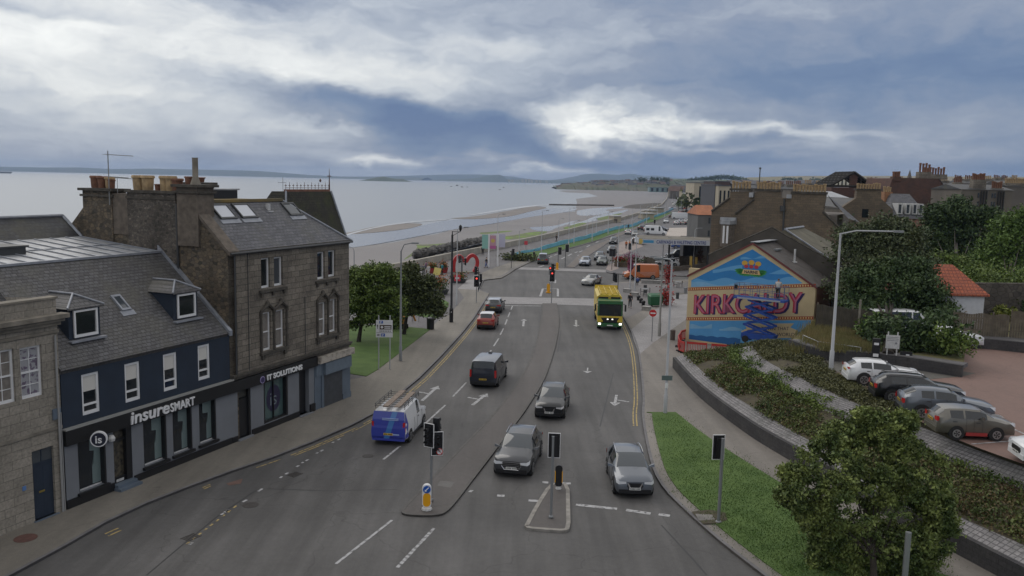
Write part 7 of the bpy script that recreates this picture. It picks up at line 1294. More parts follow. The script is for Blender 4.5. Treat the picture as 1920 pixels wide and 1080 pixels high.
leafcloud('foliage', [(-1.5, .8, .95), (0, 1.2, 1.1), (1.4, 1.8, 1.0)], 260, (.7, .9, .25), .14, LF1, t); leafcloud('flowers', [(-1.7, .6, 1.3), (-1.6, .4, 1.2)], 200, (.5, .5, .25), .12, FLR, t); leafcloud('flowers', [(.2, 2.4, 1.6), (1.2, 3, 1.5)], 180, (.6, .8, .35), .12, FLP, t)
def basket(px, py, z, label, fm=FLR, r=.55):
 a = at(px, py, .12); t = thing('flower_basket', label, 'flower basket', (a.x, a.y, 0), 0); b = MB(); b.tube([(0, 0, .1), (0, 0, z + 1.0)], .05, 5); b.build('post', GREYM, t); leafcloud('flowers', [(.1, -.1, z), (.1, -.1, z - .7)], 240, (r * .55, r * .55, .45), .14, fm, t)
basket(1251, 546, 2.6, 'tall column of red flowers beside the paved strip'); basket(1246, 572, 1.4, 'red flower cluster behind the green wheeled bin', r=.8); basket(1180, 522, 2.6, 'hanging basket of purple flowers before the orange van', FLP, .35); basket(1310, 500, 2.6, 'dark round flower basket by the timber fence', leafmat('flower_dark', (.10, .03, .03), (.06, .05, .02)), .45)
leafcloud('hedge', [(at(px, py, .4).x, at(px, py, .4).y, .65) for px, py in [(955, 484), (962, 485), (968, 485), (974, 486), (980, 486), (986, 486), (992, 486)]], 150, (1.0, .6, .35), .22, LF_BUSH); tag(bpy.data.objects['hedge'], 'low dark hedge at the start of the blue fence', 'hedge')
a = at(818, 516, .13); t = thing('sandwich_board', 'yellow board leaning beside the white costume', 'sign', tuple(a), D(-15)); b = MB(); b.add([(-.55, 0, .0), (.55, 0, .0), (.7, .3, 1.0), (-.4, .3, 1.15)], [(0, 1, 2, 3)]); b.add([(-.55, .04, .0), (.55, .04, .0), (.7, .34, 1.0), (-.4, .34, 1.15)], [(3, 2, 1, 0)]); b.build('board', mat('board_yellow', (.6, .5, .15), .6), t)
for i, (x, y) in enumerate([(768, 590), (779, 590)]):
 a = at(x, y + 14, .13); t = thing('cycle_stand', ['left', 'right'][i] + ' bare metal hoop stand under the second round tree', 'cycle stand', tuple(a), D(40)); b = MB(); b.tube([(-.4, 0, 0), (-.4, 0, .8), (-.3, 0, .9), (.3, 0, .9), (.4, 0, .8), (.4, 0, 0)], .03, 6); b.build('hoop', GREYM, t)
a = at(741, 616, .13); t = thing('digger', 'small orange machine half hidden behind the left round tree', 'machine', tuple(a), D(30)); b = MB(); b.box(-1.0, .8, -.5, .5, .5, 1.2); b.box(-.5, .3, -.45, .45, 1.2, 1.9); b.build('body', mat('machine_orange', (.5, .2, .03), .5), t); b = MB(); b.box(-1.1, 1.1, -.6, -.35, 0, .45); b.box(-1.1, 1.1, .35, .6, 0, .45); b.build('tracks', RUBBER, t); b = MB(); b.tube([(.8, 0, .8), (1.5, 0, 2.0), (2.1, 0, .6)], .1, 6); b.build('boom', MATS['machine_orange'], t)
def cover(px, py, label, m, r=.35, z=.014, slots=False):
 a = at(px, py, z); t = thing('drain_grate' if slots else 'manhole_cover', label, 'drain' if slots else 'manhole cover', tuple(a), D(60)); b = MB()
 if slots: [b.box(-.26 + k * .09, -.22 + k * .09, -.2, .2, 0, .012) for k in range(7)]; b.box(-.3, .36, -.24, -.2, 0, .014); b.box(-.3, .36, .2, .24, 0, .014)
 else: b.lathe([(r, 0), (r, .008), (r * .9, .012)], (0, 0, 0), 20)
 b.build('grille' if slots else 'plate', m, t)
IRON = mat('cast_iron', (.045, .04, .038), .6, var=.3, scale=10); RUSTP = mat('rust_paint', (.12, .06, .05), .8, var=.2, scale=5)
cover(357, 1008, 'drain grate by the yellow dashes at the bottom left', IRON, slots=True); cover(552, 890, 'drain grate in the near left lane', IRON, slots=True); cover(470, 947, 'round dark manhole cover in the road', IRON); cover(48, 1009, 'reddish round manhole cover in the left pavement', RUSTP, .42, .126); cover(690, 855, 'faded round cover near the van', IRON, .3); cover(457, 726, 'small dark cover in the left pavement', IRON, .2, .126) if 0 else None
sheet('road_patch', L2([(424, 907), (455, 898), (452, 907), (430, 911)]), .0165, mat('reddish_patch', (.14, .085, .07), .8, var=.2, scale=3)); sheet('road_patch', L2([(825, 905), (852, 907), (845, 918), (820, 914)]), .0935, mat('grey_patch', (.14, .135, .13), .8, var=.15, scale=3)); sheet('cover_slab', L2([(1303, 970), (1335, 972), (1340, 981), (1310, 983)]), .168, mat('concrete_slab', (.17, .16, .15), .8, var=.2)); sheet('bare_soil', L2([(1296, 966), (1330, 962), (1360, 968), (1364, 982), (1345, 988), (1318, 989)]), .164, EARTH)
# ================================================================== trees and planting
BARK = mat('bark', (.035, .028, .022), .9, var=.3, scale=6, bump=.5)
L_MID = leafmat('foliage_mid', (.06, .10, .02), (.14, .19, .042)); L_OLV = leafmat('foliage_olive', (.05, .065, .022), (.085, .10, .035)); L_DRK = leafmat('foliage_dark', (.028, .055, .02), (.065, .10, .032)); L_BRT = leafmat('foliage_bright', (.055, .10, .018), (.10, .16, .03)); L_GRY = leafmat('foliage_greygreen', (.055, .075, .035), (.095, .115, .05)); L_FG = mat('foliage_foreground', (.06, .09, .025), .6, col2=(.20, .24, .07), scale=1.4, isl=.4, thr=(.4, .62), spec=.3)
def tree(label, base, Y, lobes, m, leaf, dens=1., name='tree', trunk_r=.16, group=None, sg=.2):
 """lobes: (px, py, radius px, depth offset m, vertical squash)"""
 bx, by, bz = base; bp = at(bx, by, bz); t = thing(name, label, 'tree', tuple(bp), 0, group)
 cs = []; dist = Y / math.cos(TH)
 for px, py, rp, dy, sq in lobes:
  c = atY(px, py, Y + dy) - bp; r = rp / 1580. * (Y + dy) * (1.1 if .2 < trunk_r < .32 else 1); cs.append((c, r, sq))
 clumps = [];
 for c, r, sq in cs:
  n = max(5, int(26 * dens))
  for k in range(n):
   d = rng.normal(0, 1, 3); d /= np.linalg.norm(d); rr = r * (.55 + .45 * rng.random() ** .6); clumps.append((c.x + d[0] * rr, c.y + d[1] * rr, c.z + d[2] * rr * sq))
 rmean = sum(r for _, r, _ in cs) / len(cs); per = int(dens * 34)
 leafcloud('crown', clumps, max(16, per), (rmean * sg, rmean * sg, rmean * sg * .65), leaf, m, t, .55)
 zc_ = sum(c.z for c, _, _ in cs) / len(cs); b = MB(); top = Vector((sum(c.x for c, _, _ in cs) / len(cs), sum(c.y for c, _, _ in cs) / len(cs), zc_))
 fork = Vector((top.x * .25, top.y * .25, max(.5, top.z * .45))); b.tube([(0, 0, -.1), tuple(fork * .5), tuple(fork)], [trunk_r * 1.3, trunk_r, trunk_r * .85], 8); b.tube([fork, fork.lerp(top, .6), top], [trunk_r * .8, trunk_r * .5, trunk_r * .2], 6)
 for c, r, sq in cs[:14 if trunk_r < .2 else 3]: m1 = fork.lerp(c, .5) + Vector((0, 0, -.15 * r)); b.tube([fork, m1, c], [trunk_r * .4, trunk_r * .2, trunk_r * .04], 5)
 b.build('trunk', BARK, t, 50); return t
Y1 = at(672, 640, .13).y
tree('round leafy tree by the corner of the tenement, left of the parking sign', (672, 641, .13), Y1, [(700, 540, 30, 0, 1), (672, 545, 28, .5, 1), (725, 560, 26, -.5, 1), (690, 515, 22, 0, .9), (668, 520, 22, 1, .9), (742, 575, 20, 0, 1), (700, 590, 26, -.5, .8), (665, 590, 26, 0, .9), (735, 525, 16, .5, .9), (715, 510, 16, 0, .8), (655, 565, 22, -1, 1), (730, 600, 18, 0, .8), (705, 560, 28, .6, 1), (680, 565, 26, .6, 1)], L_MID, .12, 1.5, sg=.25)
Y2 = at(757, 627, .13).y
tree('darker round tree with bare trunk by the cycle stands and litter bin', (757, 627, .13), Y2, [(780, 545, 28, 0, .9), (760, 525, 24, 0, .9), (805, 560, 22, 0, .9), (755, 560, 24, .5, .9), (790, 575, 22, -.5, .7), (815, 580, 16, 0, .8), (800, 530, 18, .5, .8), (770, 508, 15, 0, .8), (748, 540, 16, 0, 1), (778, 560, 26, .4, 1)], L_OLV, .12, 1.5, sg=.25)
Y3 = at(1640, 1075, .15).y
tree('big leafy tree in the near right corner growing from the grass verge', (1640, 1120, .15), Y3, [(1640, 855, 72, .5, .8), (1560, 880, 70, 0, .8), (1710, 880, 70, .5, .8), (1520, 930, 55, -.3, .9), (1600, 950, 80, -.5, .8), (1690, 960, 80, 0, .8), (1745, 940, 40, .3, .8), (1640, 1010, 75, -.3, .7), (1560, 1010, 50, 0, .7), (1720, 1020, 60, 0, .7), (1660, 810, 45, .8, .8), (1580, 820, 40, .8, .8), (1490, 890, 24, 0, .8), (1765, 985, 26, 0, .9), (1620, 1060, 60, 0, .7), (1700, 1065, 50, 0, .7), (1535, 1045, 16, -.5, 1.5), (1530, 970, 32, -.5, .9), (1545, 1010, 18, -.5, 1), (1695, 790, 22, .8, .8), (1480, 930, 18, 0, 1), (1625, 785, 24, .8, .9)], L_FG, .068, 2.15, trunk_r=.13, sg=.14)
tree('very large grey green tree behind the car park with dense drooping crown', (1665, 664, TZ), 70, [(1650, 470, 45, 4, 1), (1610, 490, 40, 3, 1), (1690, 480, 40, 4, 1), (1640, 520, 50, 2, 1), (1720, 520, 38, 3, 1), (1600, 545, 38, 0, 1), (1680, 560, 50, 0, .9), (1740, 560, 32, 1, 1), (1655, 440, 28, 4, 1), (1700, 445, 20, 4, 1), (1600, 450, 22, 4, 1), (1640, 600, 40, 1, .9), (1600, 600, 30, 1, .8), (1700, 620, 36, 1, .8), (1740, 610, 30, 2, .8)], L_GRY, .13, 1.9, trunk_r=.3, sg=.27)
tree('dark green tree with tiered branches in front of the grey green crown', (1675, 662, TZ), 64, [(1625, 560, 38, 0, .7), (1665, 540, 38, 0, .7), (1600, 590, 32, -1, .6), (1645, 595, 42, -1, .7), (1700, 570, 38, 0, .7), (1740, 570, 30, 0, .6), (1735, 540, 30, -1, .7), (1760, 600, 20, -3, .7), (1715, 505, 24, 1, .8), (1690, 605, 36, -1, .6), (1770, 580, 16, 0, .6), (1620, 520, 24, 1, .8), (1665, 505, 22, 1, .8), (1730, 610, 24, -1, .7), (1665, 640, 34, -.5, .6), (1630, 625, 28, -.5, .6), (1700, 645, 28, -.5, .6)], L_DRK, .13, 1.8, trunk_r=.25, sg=.26)
tree('dark rounded evergreen rising highest behind the walled garden', (1790, 560, 4), 112, [(1790, 420, 38, 0, 1), (1755, 445, 32, 0, 1), (1825, 435, 34, 1, .9), (1790, 470, 40, -1, .9), (1750, 480, 28, 0, 1), (1835, 475, 34, 0, .9), (1800, 395, 22, 0, 1), (1760, 405, 20, 0, 1), (1850, 405, 14, 0, .8), (1770, 515, 36, 0, .8), (1810, 510, 36, 0, .8)], L_DRK, .2, 1.8, trunk_r=.35, sg=.27)
tree('brighter green tree at the right edge of the picture', (1890, 560, 4), 98, [(1880, 470, 38, 0, .9), (1915, 450, 36, 0, .9), (1850, 500, 30, -1, .9), (1900, 510, 40, -1, .8), (1940, 490, 34, 0, .9), (1890, 430, 22, 1, .9), (1920, 415, 20, 1, .9), (1860, 535, 34, -1, .7), (1910, 540, 36, -1, .7)], L_BRT, .17, 1.8, trunk_r=.3, sg=.27)
tree('tall loose tree between the garden and the dark evergreen', (1745, 560, 4), 92, [(1760, 500, 30, 0, .8), (1800, 505, 28, 0, .8), (1740, 520, 24, -1, .9), (1830, 520, 26, -1, .8), (1790, 530, 24, -2, .8)], L_MID, .16, 1.7, trunk_r=.25, sg=.28)
for i, (px, py, rp, lab) in enumerate([(1600, 450, 20, 'wispy tree between the stone gable and the big grey green crown'), (1700, 440, 18, 'small tree beside the pink house end'), (1690, 420, 14, 'pale wispy tree top right of the stone gable')]):
 tree(lab, (px, 560, 4), 88 + 6 * i, [(px, py, rp, 0, 1), (px + rp * .6, py + rp * .8, rp * .8, 0, 1), (px - rp * .6, py + rp, rp * .8, 0, 1)], L_GRY, .2, .9, trunk_r=.15)
def bush(label, px, py, z, r, m, leaf=.14, n=30, sq=.8, group=None, name='bush'):
 p = at(px, py, z); t = thing(name, label, 'bush', tuple(p), 0, group); cl = []
 for k in range(n): d = rng.normal(0, 1, 3); d /= np.linalg.norm(d); rr = r * (.5 + .5 * rng.random()); cl.append((d[0] * rr, d[1] * rr, max(.1, r * sq * .8 + d[2] * rr * sq)))
 leafcloud('foliage', cl, 34, r * .18, leaf, m, t, .55); b = MB(); [b.tube([(0, 0, 0), (math.cos(k * 1.3) * r * .4, math.sin(k * 1.3) * r * .4, r * .9)], [.05, .02], 4) for k in range(5)]; b.build('stems', BARK, t)
for a in [('bush in front of the white van, left part of the planter', 1700, 655, TZ, 1.5, L_DRK), ('dense dark bush in the middle of the planter', 1728, 658, TZ, 1.4, L_DRK), ('broad bush covering the front of the white van', 1762, 660, TZ, 1.8, L_DRK), ('bush at the right end of the planter by the white car', 1783, 666, TZ, 1.3, L_MID), ('yellowish bush beside the pale fence post', 1635, 640, TZ, 1.2, L_BRT), ('bush at the foot of the timber fence', 1660, 652, TZ, 1.5, L_DRK),
   ('round bush against the old garden wall', 1880, 592, TZ, 1.3, L_BRT), ('dark bush against the old garden wall at the right edge', 1915, 596, TZ, 1.5, L_DRK), ('yellow flowering bush by the fence corner', 1880, 602, TZ, .8, mat('foliage_yellow', (.22, .22, .04), .7, isl=.3, col2=(.12, .16, .03), scale=2)), ('creeper on the eaves of the dark workshop', 1540, 500, 6, 1.3, L_DRK)]: bush(*a[:4], a[4], a[5])
hc = [(at(px, py, 6.0).x, at(px, py, 6.0).y, 6.0 + dz) for px in range(1735, 1990, 7) for py, dz in ((533, 0), (526, .3))]
leafcloud('overhanging_hedge', hc, 110, (.8, .7, .6), .13, L_MID); tag(bpy.data.objects['overhanging_hedge'], 'thick green hedge topping the old garden wall', 'hedge')
gw = [at(px, 612, TZ - .1).xy for px in (1700, 1800, 1860, 1920, 2100)]; gw = [Vector((p.x, p.y + 3)) for p in gw]
o = strip('garden_wall', resample([Vector((p.x, p.y, 0)) for p in gw], 30) and [Vector(p) for p in gw], -.4, 0, TZ - .3, TZ + 3.0, rubble('garden_rubble', [(.06, .05, .045), (.11, .095, .08), (.08, .07, .06)], 1.8), False); tag(o, 'old high rubble garden wall behind the timber fence', 'wall')
FEN = mat('weathered_boards', (.12, .10, .075), .9, var=.35, scale=2)
def fence(p, q, h, z, label, dark=False):
 d = q - p; L = d.length; t = thing('timber_fence', label, 'fence', (p.x, p.y, z), math.atan2(d.y, d.x)); b = MB(); n = int(L / .16)
 for k in range(n): b.box(k * .16, k * .16 + .145, -.012 + .006 * (k % 2), .012 + .006 * (k % 2), .05, h * (.97 + .03 * math.sin(k * 7.)))
 b.build('boards', FEN if not dark else mat('dark_boards', (.06, .052, .04), .9, var=.35, scale=2), t)
 b = MB(); b.box(0, L, .02, .07, h * .25, h * .25 + .09); b.box(0, L, .02, .07, h * .75, h * .75 + .09); b.build('rails', FEN, t)
 for k in range(int(L / 2.6) + 1): b = MB(); b.box(k * 2.6, k * 2.6 + .1, .07, .17, 0, h + .08); b.build('post', FEN, t)
P_ = lambda px, py, z=TZ: at(px, py, z).xy
fence(P_(1528, 617), P_(1690, 640), 1.9, TZ, 'dark timber fence behind the tall dry grass by the painted house', True); fence(P_(1785, 628), P_(1892, 634), 1.7, TZ, 'weathered timber fence in front of the red roofed outbuilding'); fence(P_(1892, 634), P_(1960, 640), 2.0, TZ, 'short brown fence section with yellow bush at the right edge')
for i, (px, py) in enumerate([(1608, 632), (1807, 625)]): a = at(px, py, TZ); t = thing('timber_post', ['pale leaning post standing in the dry grass', 'white post by the corner of the red roofed outbuilding'][i], 'post', tuple(a), 0); b = MB(); b.tube([(0, 0, 0), (.02, 0, 2.6 if i == 0 else 1.6)], .08, 6); b.build('post_shaft', WHITE_D if i else STONE_L, t); b = MB(); b.lathe([(.1, 0), (.08, .05)], (.02, 0, 2.6 if i == 0 else 1.6), 6); b.build('cap', STONE_L, t)
a = at(1822, 612, TZ); t = thing('outbuilding', 'white outbuilding with bright orange red pantile roof behind the trees', 'building', (a.x - 6.0, a.y, TZ), D(-3)); b = MB(); b.box(0, 6.6, 0, 4.5, -.2, 2.6); b.build('wall', mat('white_harl', (.55, .56, .6), .8, var=.08), t)
PANT = brickmat('red_pantiles', (.42, .12, .06), (.33, .09, .05), (.16, .05, .035), .28, .22, .03, .7, (.3, .10, .06), .8, .8, roof=True, offs=0); b = MB(); b.add([(-.2, -.25, 2.55), (6.85, -.25, 2.55), (6.85, 4.7, 2.55), (-.2, 4.7, 2.55), (1.6, 2.2, 4.6), (5.0, 2.2, 4.6), (-.2, -.25, 2.4), (6.85, -.25, 2.4), (6.85, 4.7, 2.4)], [(0, 1, 5, 4), (1, 2, 5), (2, 3, 4, 5), (3, 0, 4), (0, 1, 7, 6), (1, 2, 8, 7)]); b.build('roof', PANT, t)
def band_pts(a, b, n, h0, h1, f0=.04, f1=.96, i0=0., i1=1.):
 out = []
 for _ in range(n):
  i = (i0 + (i1 - i0) * rng.random()) * (NB - 1.001); k = int(i); f = f0 + (f1 - f0) * rng.random(); q = a[k].lerp(a[k + 1], i - k).lerp(b[k].lerp(b[k + 1], i - k), f);
  if math.sin(q.x * .9 + 1.3) * math.sin(q.y * .7 + q.x * .3) > .6: continue
  hh = (.5 + .5 * math.sin(q.x * 1.7 + q.y * 1.1) * math.sin(q.y * .9)) ; out.append((q.x, q.y, q.z + .05 + (h0 + (h1 - h0) * hh) * rng.random()))
 return out
for nm, lab, A_, B_, mm, n, hh, rg in [('shrub_planting', None, B1, B2, leafmat('plant_green', (.06, .085, .025), (.115, .135, .04)), 1400, .22, (.02, .93)), ('shrub_planting', None, B1, B2, leafmat('plant_brown', (.09, .06, .03), (.14, .11, .05)), 600, .2, (.02, .9)), ('shrub_planting', None, B3, B4, leafmat('plant_olive', (.07, .075, .03), (.12, .12, .05)), 1000, .25, (.0, .86)), ('shrub_planting', None, B2, B3, L_MID, 160, .1, (.0, .16))]:
 o = leafcloud(nm, band_pts(A_, B_, n, .1, hh, *rg, 0, .92 if A_ is not B3 else .62), 26, (.2, .2, .06), .065, mm); struct(o, 'stuff')
pts = []
for _ in range(230):
 i = rng.random() * 60 + 2; k = int(i); q = B2[k].lerp(B3[k], rng.random() ** 2 * .7 * (1 if math.sin(i * .5) > -.2 else .2)); pts.append((q.x, q.y, q.z + .12))
struct(leafcloud('shrub_planting', pts, 22, (.25, .25, .07), .07, L_MID), 'stuff')
pts = []
for _ in range(1500):
 u, v = rng.random(), rng.random(); q = rp_[0].lerp(rp_[2], u).lerp(rq_[0].lerp(rq_[2], u), .3 + .7 * v); pts.append((q.x, q.y, q.z + .05 + .12 * rng.random()))
struct(leafcloud('rough_plants', pts[:380], 24, (.25, .25, .06), .09, L_OLV), 'stuff')
def blades(name, pts, n, h, m):
 c = np.repeat(np.array(pts), n, 0); k = len(c); p = c + rng.normal(0, .35, (k, 3)) * [1, 1, 0]; an = rng.uniform(0, 6.28, k); wd = .02; hh = h * rng.uniform(.6, 1.3, k); lean = rng.normal(0, .22, (k, 2)) * hh[:, None]
 d = np.stack([np.cos(an) * wd, np.sin(an) * wd, np.zeros(k)], 1); tp = p + np.stack([lean[:, 0], lean[:, 1], hh], 1); v = np.stack([p - d, p + d, tp], 1).reshape(-1, 3); me = bpy.data.meshes.new(name); me.vertices.add(k * 3); me.vertices.foreach_set('co', v.ravel()); me.loops.add(k * 3); me.polygons.add(k); me.loops.foreach_set('vertex_index', np.arange(k * 3)); me.polygons.foreach_set('loop_start', np.arange(0, k * 3, 3)); me.polygons.foreach_set('loop_total', np.full(k, 3)); me.update(); me.materials.append(m); o = bpy.data.objects.new(name, me); C.objects.link(o); return o
pts = []
for _ in range(900):
 px = rng.uniform(1490, 1650); py = rng.uniform(float(np.interp(px, [1490, 1510, 1530, 1650], [641, 622, 608, 603])), 658 if px > 1540 else 646); q = at(px, py, TZ); pts.append((q.x, q.y, TZ if px > 1530 else TZ - (1530 - px) * .02))
struct(blades('dry_grass', pts, 26, .5, mat('straw_blades', (.22, .17, .07), .8, col2=(.13, .15, .05), scale=.6, isl=.3)), 'stuff')
pts = []
for _ in range(5200):
 i = rng.random(); q = at(rng.uniform(1215, 1760), rng.uniform(780, 1078), .16)
 xl = float(np.interp(q.y, [p.y for p in RK], [p.x for p in RK])) + .75; px, py = rng.random(), 0
 pr = [(24, 24), (16.5, 33), (14.5, 36.5), (12.9, 41.5), (11.4, 46), (10.7, 52)]; xr = float(np.interp(q.y, [p[1] for p in pr], [p[0] for p in pr])) - .3
 if xl < q.x < xr and q.y > 27: pts.append((q.x, q.y, .155))
struct(blades('lawn_blades', pts, 14, .05, mat('lawn_blade_green', (.066, .125, .023), .8, col2=(.095, .155, .038), scale=.8, isl=.3)), 'stuff')
# ================================================================== the town behind
SAND1 = brickmat('town_stone', (.17, .13, .09), (.125, .098, .07), (.07, .06, .05), .8, .32, .012, .9, (.09, .075, .06), .35, .25)
BRN = mat('town_render_brown', (.13, .115, .10), .9, var=.2, scale=.3); GRYR = mat('town_render_grey', (.17, .17, .17), .9, var=.15, scale=.3); CRMR = mat('town_render_cream', (.42, .37, .28), .8, var=.1, scale=.2); WHT = mat('town_render_white', (.5, .5, .5), .8, var=.1, scale=.2); REDR = mat('town_roof_red', (.13, .082, .066), .8, var=.25, scale=.3); GRN_R = mat('town_roof_grey', (.09, .09, .10), .8, var=.25, scale=.3)
def pots(par, x0, x1, y, z, n, h=.75, r=.15, m=POT_Y):
 for k in range(n): pot(par, x0 + (x1 - x0) * (k + .5) / n, y, z, h * (.85 + .3 * random.random()), r, m, 8)
def oriented(name, label, cat, px0, px1, Y, z, dYr=0., group=None):
 """local x runs across the view from px0 to px1 at distance Y (right end at Y + dYr); y goes away"""
 a = atY(px0, 400, Y); c = atY(px1, 400, Y + dYr); ang = math.atan2(c.y - a.y, c.x - a.x); t = thing(name, label, cat, (a.x, a.y, z), ang, group); return t, (c.xy - a.xy).length
def zpx(px, py, Y): return atY(px, py, Y).z
YT = 116.; t, L = oriented('stone_tenement', 'long brown stone tenement gables with many yellow chimney pots behind the painted house', 'building', 1334, 1590, YT, 0, -8)
def sx(px): return (px - 1334) / 256. * L
def sz(py, px=1450): return zpx(px, py, YT - 4 * (px - 1334) / 128.)
b = MB(); b.prism([(sx(q[0]), 0, sz(q[1], q[0])) for q in [(1334, 396), (1352, 386), (1369, 371), (1369, 359), (1409, 359), (1416, 373), (1418, 359), (1466, 359), (1466, 371), (1484, 371), (1486, 362), (1549, 362), (1546, 396), (1577, 428), (1590, 440)]] + [(L, 0, 0), (0, 0, 0)], (0, 1.0, 0)); b.build('gable_wall', SAND1, t)
b = MB(); b.box(0.3, L * .92, 1.0, 16, 0, sz(400)); b.build('rear_range', BRN, t)
for x0, x1, y0 in ((1370, 1408, 359), (1419, 1465, 359), (1487, 1548, 362)):
 b = MB(); b.box(sx(x0) - .15, sx(x1) + .15, -.15, 1.15, sz(y0), sz(y0) + .3); s_ = b.build('chimney_coping', COPE, t); n = int((x1 - x0) / 5.5); pots(s_, sx(x0), sx(x1), .5, sz(y0) + .3, n, .95, .19)
b = MB()
for px0, py0, px1, py1 in ((1382, 401, 1416, 374), (1334, 396, 1369, 371), (1546, 397, 1590, 440)): b.tube([(sx(px0), -.1, sz(py0, px0)), (sx(px1), -.1, sz(py1, px1))], .16, 5)
b.build('skew_coping', COPE, t); b = MB(); b.tube([(sx(1474), -.1, sz(372)), (sx(1476), -.1, 4)], .12, 6); b.tube([(sx(1472), -.25, sz(385)), (sx(1472), -.25, sz(395))], .35, 6); b.build('downpipe', DARKM, t)
b = MB(); b.box(sx(1407), sx(1415), -.3, .6, sz(371), sz(362)); b.box(sx(1478), sx(1487), -.3, .6, sz(371), sz(364)); b.build('lead_hoppers', LEAD, t)
b = MB(); b.add([(sx(1549), 1, sz(362)), (sx(1590), 1, sz(405)), (sx(1602), 8, sz(415)), (sx(1552), 8, sz(384))], [(0, 1, 2, 3)]); b.build('roof', SLATE, t)
bb = MB(); bx0, bx1 = sx(1357), sx(1379); z0 = sz(462, 1365); z1 = sz(420, 1365); bb.prism([(bx0 - .2, 0, z0), (bx0 + .3, -1.1, z0), (bx1 - .3, -1.1, z0), (bx1 + .2, 0, z0)], (0, 0, z1 - z0)); bay = bb.build('bay_window', STONE, t)
bb = MB(); bb.prism([(bx0 - .4, 0, z1), (bx0 + .2, -1.3, z1), (bx1 - .2, -1.3, z1), (bx1 + .4, 0, z1)], (0, 0, .5)); bb.box(bx0 - .2, bx1 + .4, -.6, 0, z1 + .5, z1 + .9); bb.build('bay_roof', LEAD, bay); bb = MB(); bb.prism([(bx0, 0, z0 - 2.2), (bx0 + .4, -.8, z0 - 1.6), (bx1 - .4, -.8, z0 - 1.6), (bx1, 0, z0 - 2.2)], (0, 0, 1.6)); bb.build('bay_corbel', STONE, bay)
for xa, xb in ((bx0 + .38, (bx0 + bx1) / 2 - .12), ((bx0 + bx1) / 2 + .12, bx1 - .38)): sash(bay, xa, xb, z0 + .5, z1 - .2, y=-1.12, fw=.12, mid=.55)
t, L = oriented('stone_house', 'stone gabled house with a dark arched window and broad chimney above the trees', 'building', 1578, 1674, 126, 4)
f = lambda px: (px - 1578) / 96. * L; g = lambda py: zpx(1625, py, 126) - 4
b = MB(); b.prism([(0, 0, g(390)), (f(1603), 0, g(372)), (f(1604), 0, g(356)), (f(1649), 0, g(356)), (f(1650), 0, g(372)), (L, 0, g(392)), (L, 0, 0), (0, 0, 0)], (0, .8, 0)); b.build('gable_wall', SAND1, t); b = MB(); b.box(.3, L - .3, .8, 12, 0, g(393)); b.build('rear_range', BRN, t)
b = MB(); b.box(f(1602), f(1651), -.15, .95, g(356), g(354)); s_ = b.build('chimney_coping', COPE, t); pots(s_, f(1604), f(1650), .4, g(354), 9, .8, .18); b = MB(); b.box(f(1616), f(1628), -.02, .1, g(408), g(392)); b.build('window', GLASS_D, t)
b = MB(); b.add([(f(1650), .8, g(372)), (L + .3, .8, g(392)), (L + .3, 12, g(392)), (f(1650), 12, g(372)), (0, .8, g(390)), (f(1603), .8, g(372)), (f(1603), 12, g(372)), (0, 12, g(390))], [(0, 1, 2, 3), (4, 5, 6, 7)]); b.build('roof', SLATE_D, t)
t, L = oriented('sheet_roofed_store', 'low store with grey sheet roof between the two stone gables', 'building', 1545, 1612, 140, 0); g = lambda py: zpx(1580, py, 140)
b = MB(); b.box(0, L, 0, 14, 0, g(382)); b.build('wall', BRN, t); b = MB(); b.add([(-.3, -.3, g(379)), (L + .3, -.3, g(379)), (L - 1.5, 9, g(360)), (-1.8, 9, g(358))], [(0, 1, 2, 3)]); b.add([(-.3, -.3, g(381)), (L + .3, -.3, g(381)), (L + .3, -.3, g(379)), (-.3, -.3, g(379))], [(0, 1, 2, 3)]); b.build('roof', LEAD, t)
t, L = oriented('ruined_building', 'ruined brick building with bare roof timbers against the sky', 'building', 1556, 1634, 185, 0); f = lambda px: (px - 1556) / 78. * L; g = lambda py: zpx(1595, py, 185)
b = MB(); b.box(0, L, 0, 10, 0, g(352)); b.box(f(1592), f(1604), .2, 1.2, g(352), g(326)); b.build('wall', BRICK_R, t); b = MB()
for k in range(6):
 yy = k * 2; b.tube([(0, yy, g(347)), (f(1596), yy, g(322.5))], .3, 4); b.tube([(f(1596), yy, g(322.5)), (L, yy, g(348))], .3, 4); b.tube([(0, yy, g(349)), (L, yy, g(349))], .22, 4)
for px in (1568, 1575, 1582, 1610, 1620): b.tube([(f(px), 0, g(350)), (f(px), 0, g(350 - (1 - abs(px - 1596) / 40) * 26))], .16, 4)
for k in range(5): f2 = k / 5; b.tube([(f(1556 + 40 * f2), 0, g(347 - 24.5 * f2)), (f(1556 + 40 * f2), 10, g(347 - 24.5 * f2))], .2, 4); b.tube([(f(1634 - 38 * f2), 0, g(348 - 25.5 * f2)), (f(1634 - 38 * f2), 10, g(348 - 25.5 * f2))], .2, 4)
b.build('roof_timbers', mat('charred_timber', (.03, .028, .026), .9), t); b = MB(); b.add([(f(1600), 1, g(326)), (L, 1, g(348)), (L, 9, g(348)), (f(1600), 9, g(326))], [(0, 1, 2, 3)]); b.build('remaining_roof', SLATE_D, t)
t, L = oriented('brick_tenement', 'dark red brick tenement gable with slate roof over the tree tops', 'building', 1664, 1776, 168, 3); f = lambda px: (px - 1664) / 112. * L; g = lambda py: zpx(1720, py, 168) - 3
b = MB(); b.prism([(0, 0, g(352)), (f(1668), 0, g(336)), (f(1690), 0, g(334)), (f(1755), 0, g(334)), (f(1776), 0, g(363)), (f(1776), 0, 0), (0, 0, 0)], (0, 12, 0)); b.build('gable_wall', BRICK_R, t); b = MB(); b.add([(f(1755), -.2, g(333.5)), (f(1777), -.2, g(364)), (f(1784), 12, g(362)), (f(1770), 12, g(340))], [(0, 1, 2, 3)]); b.build('roof', SLATE, t)
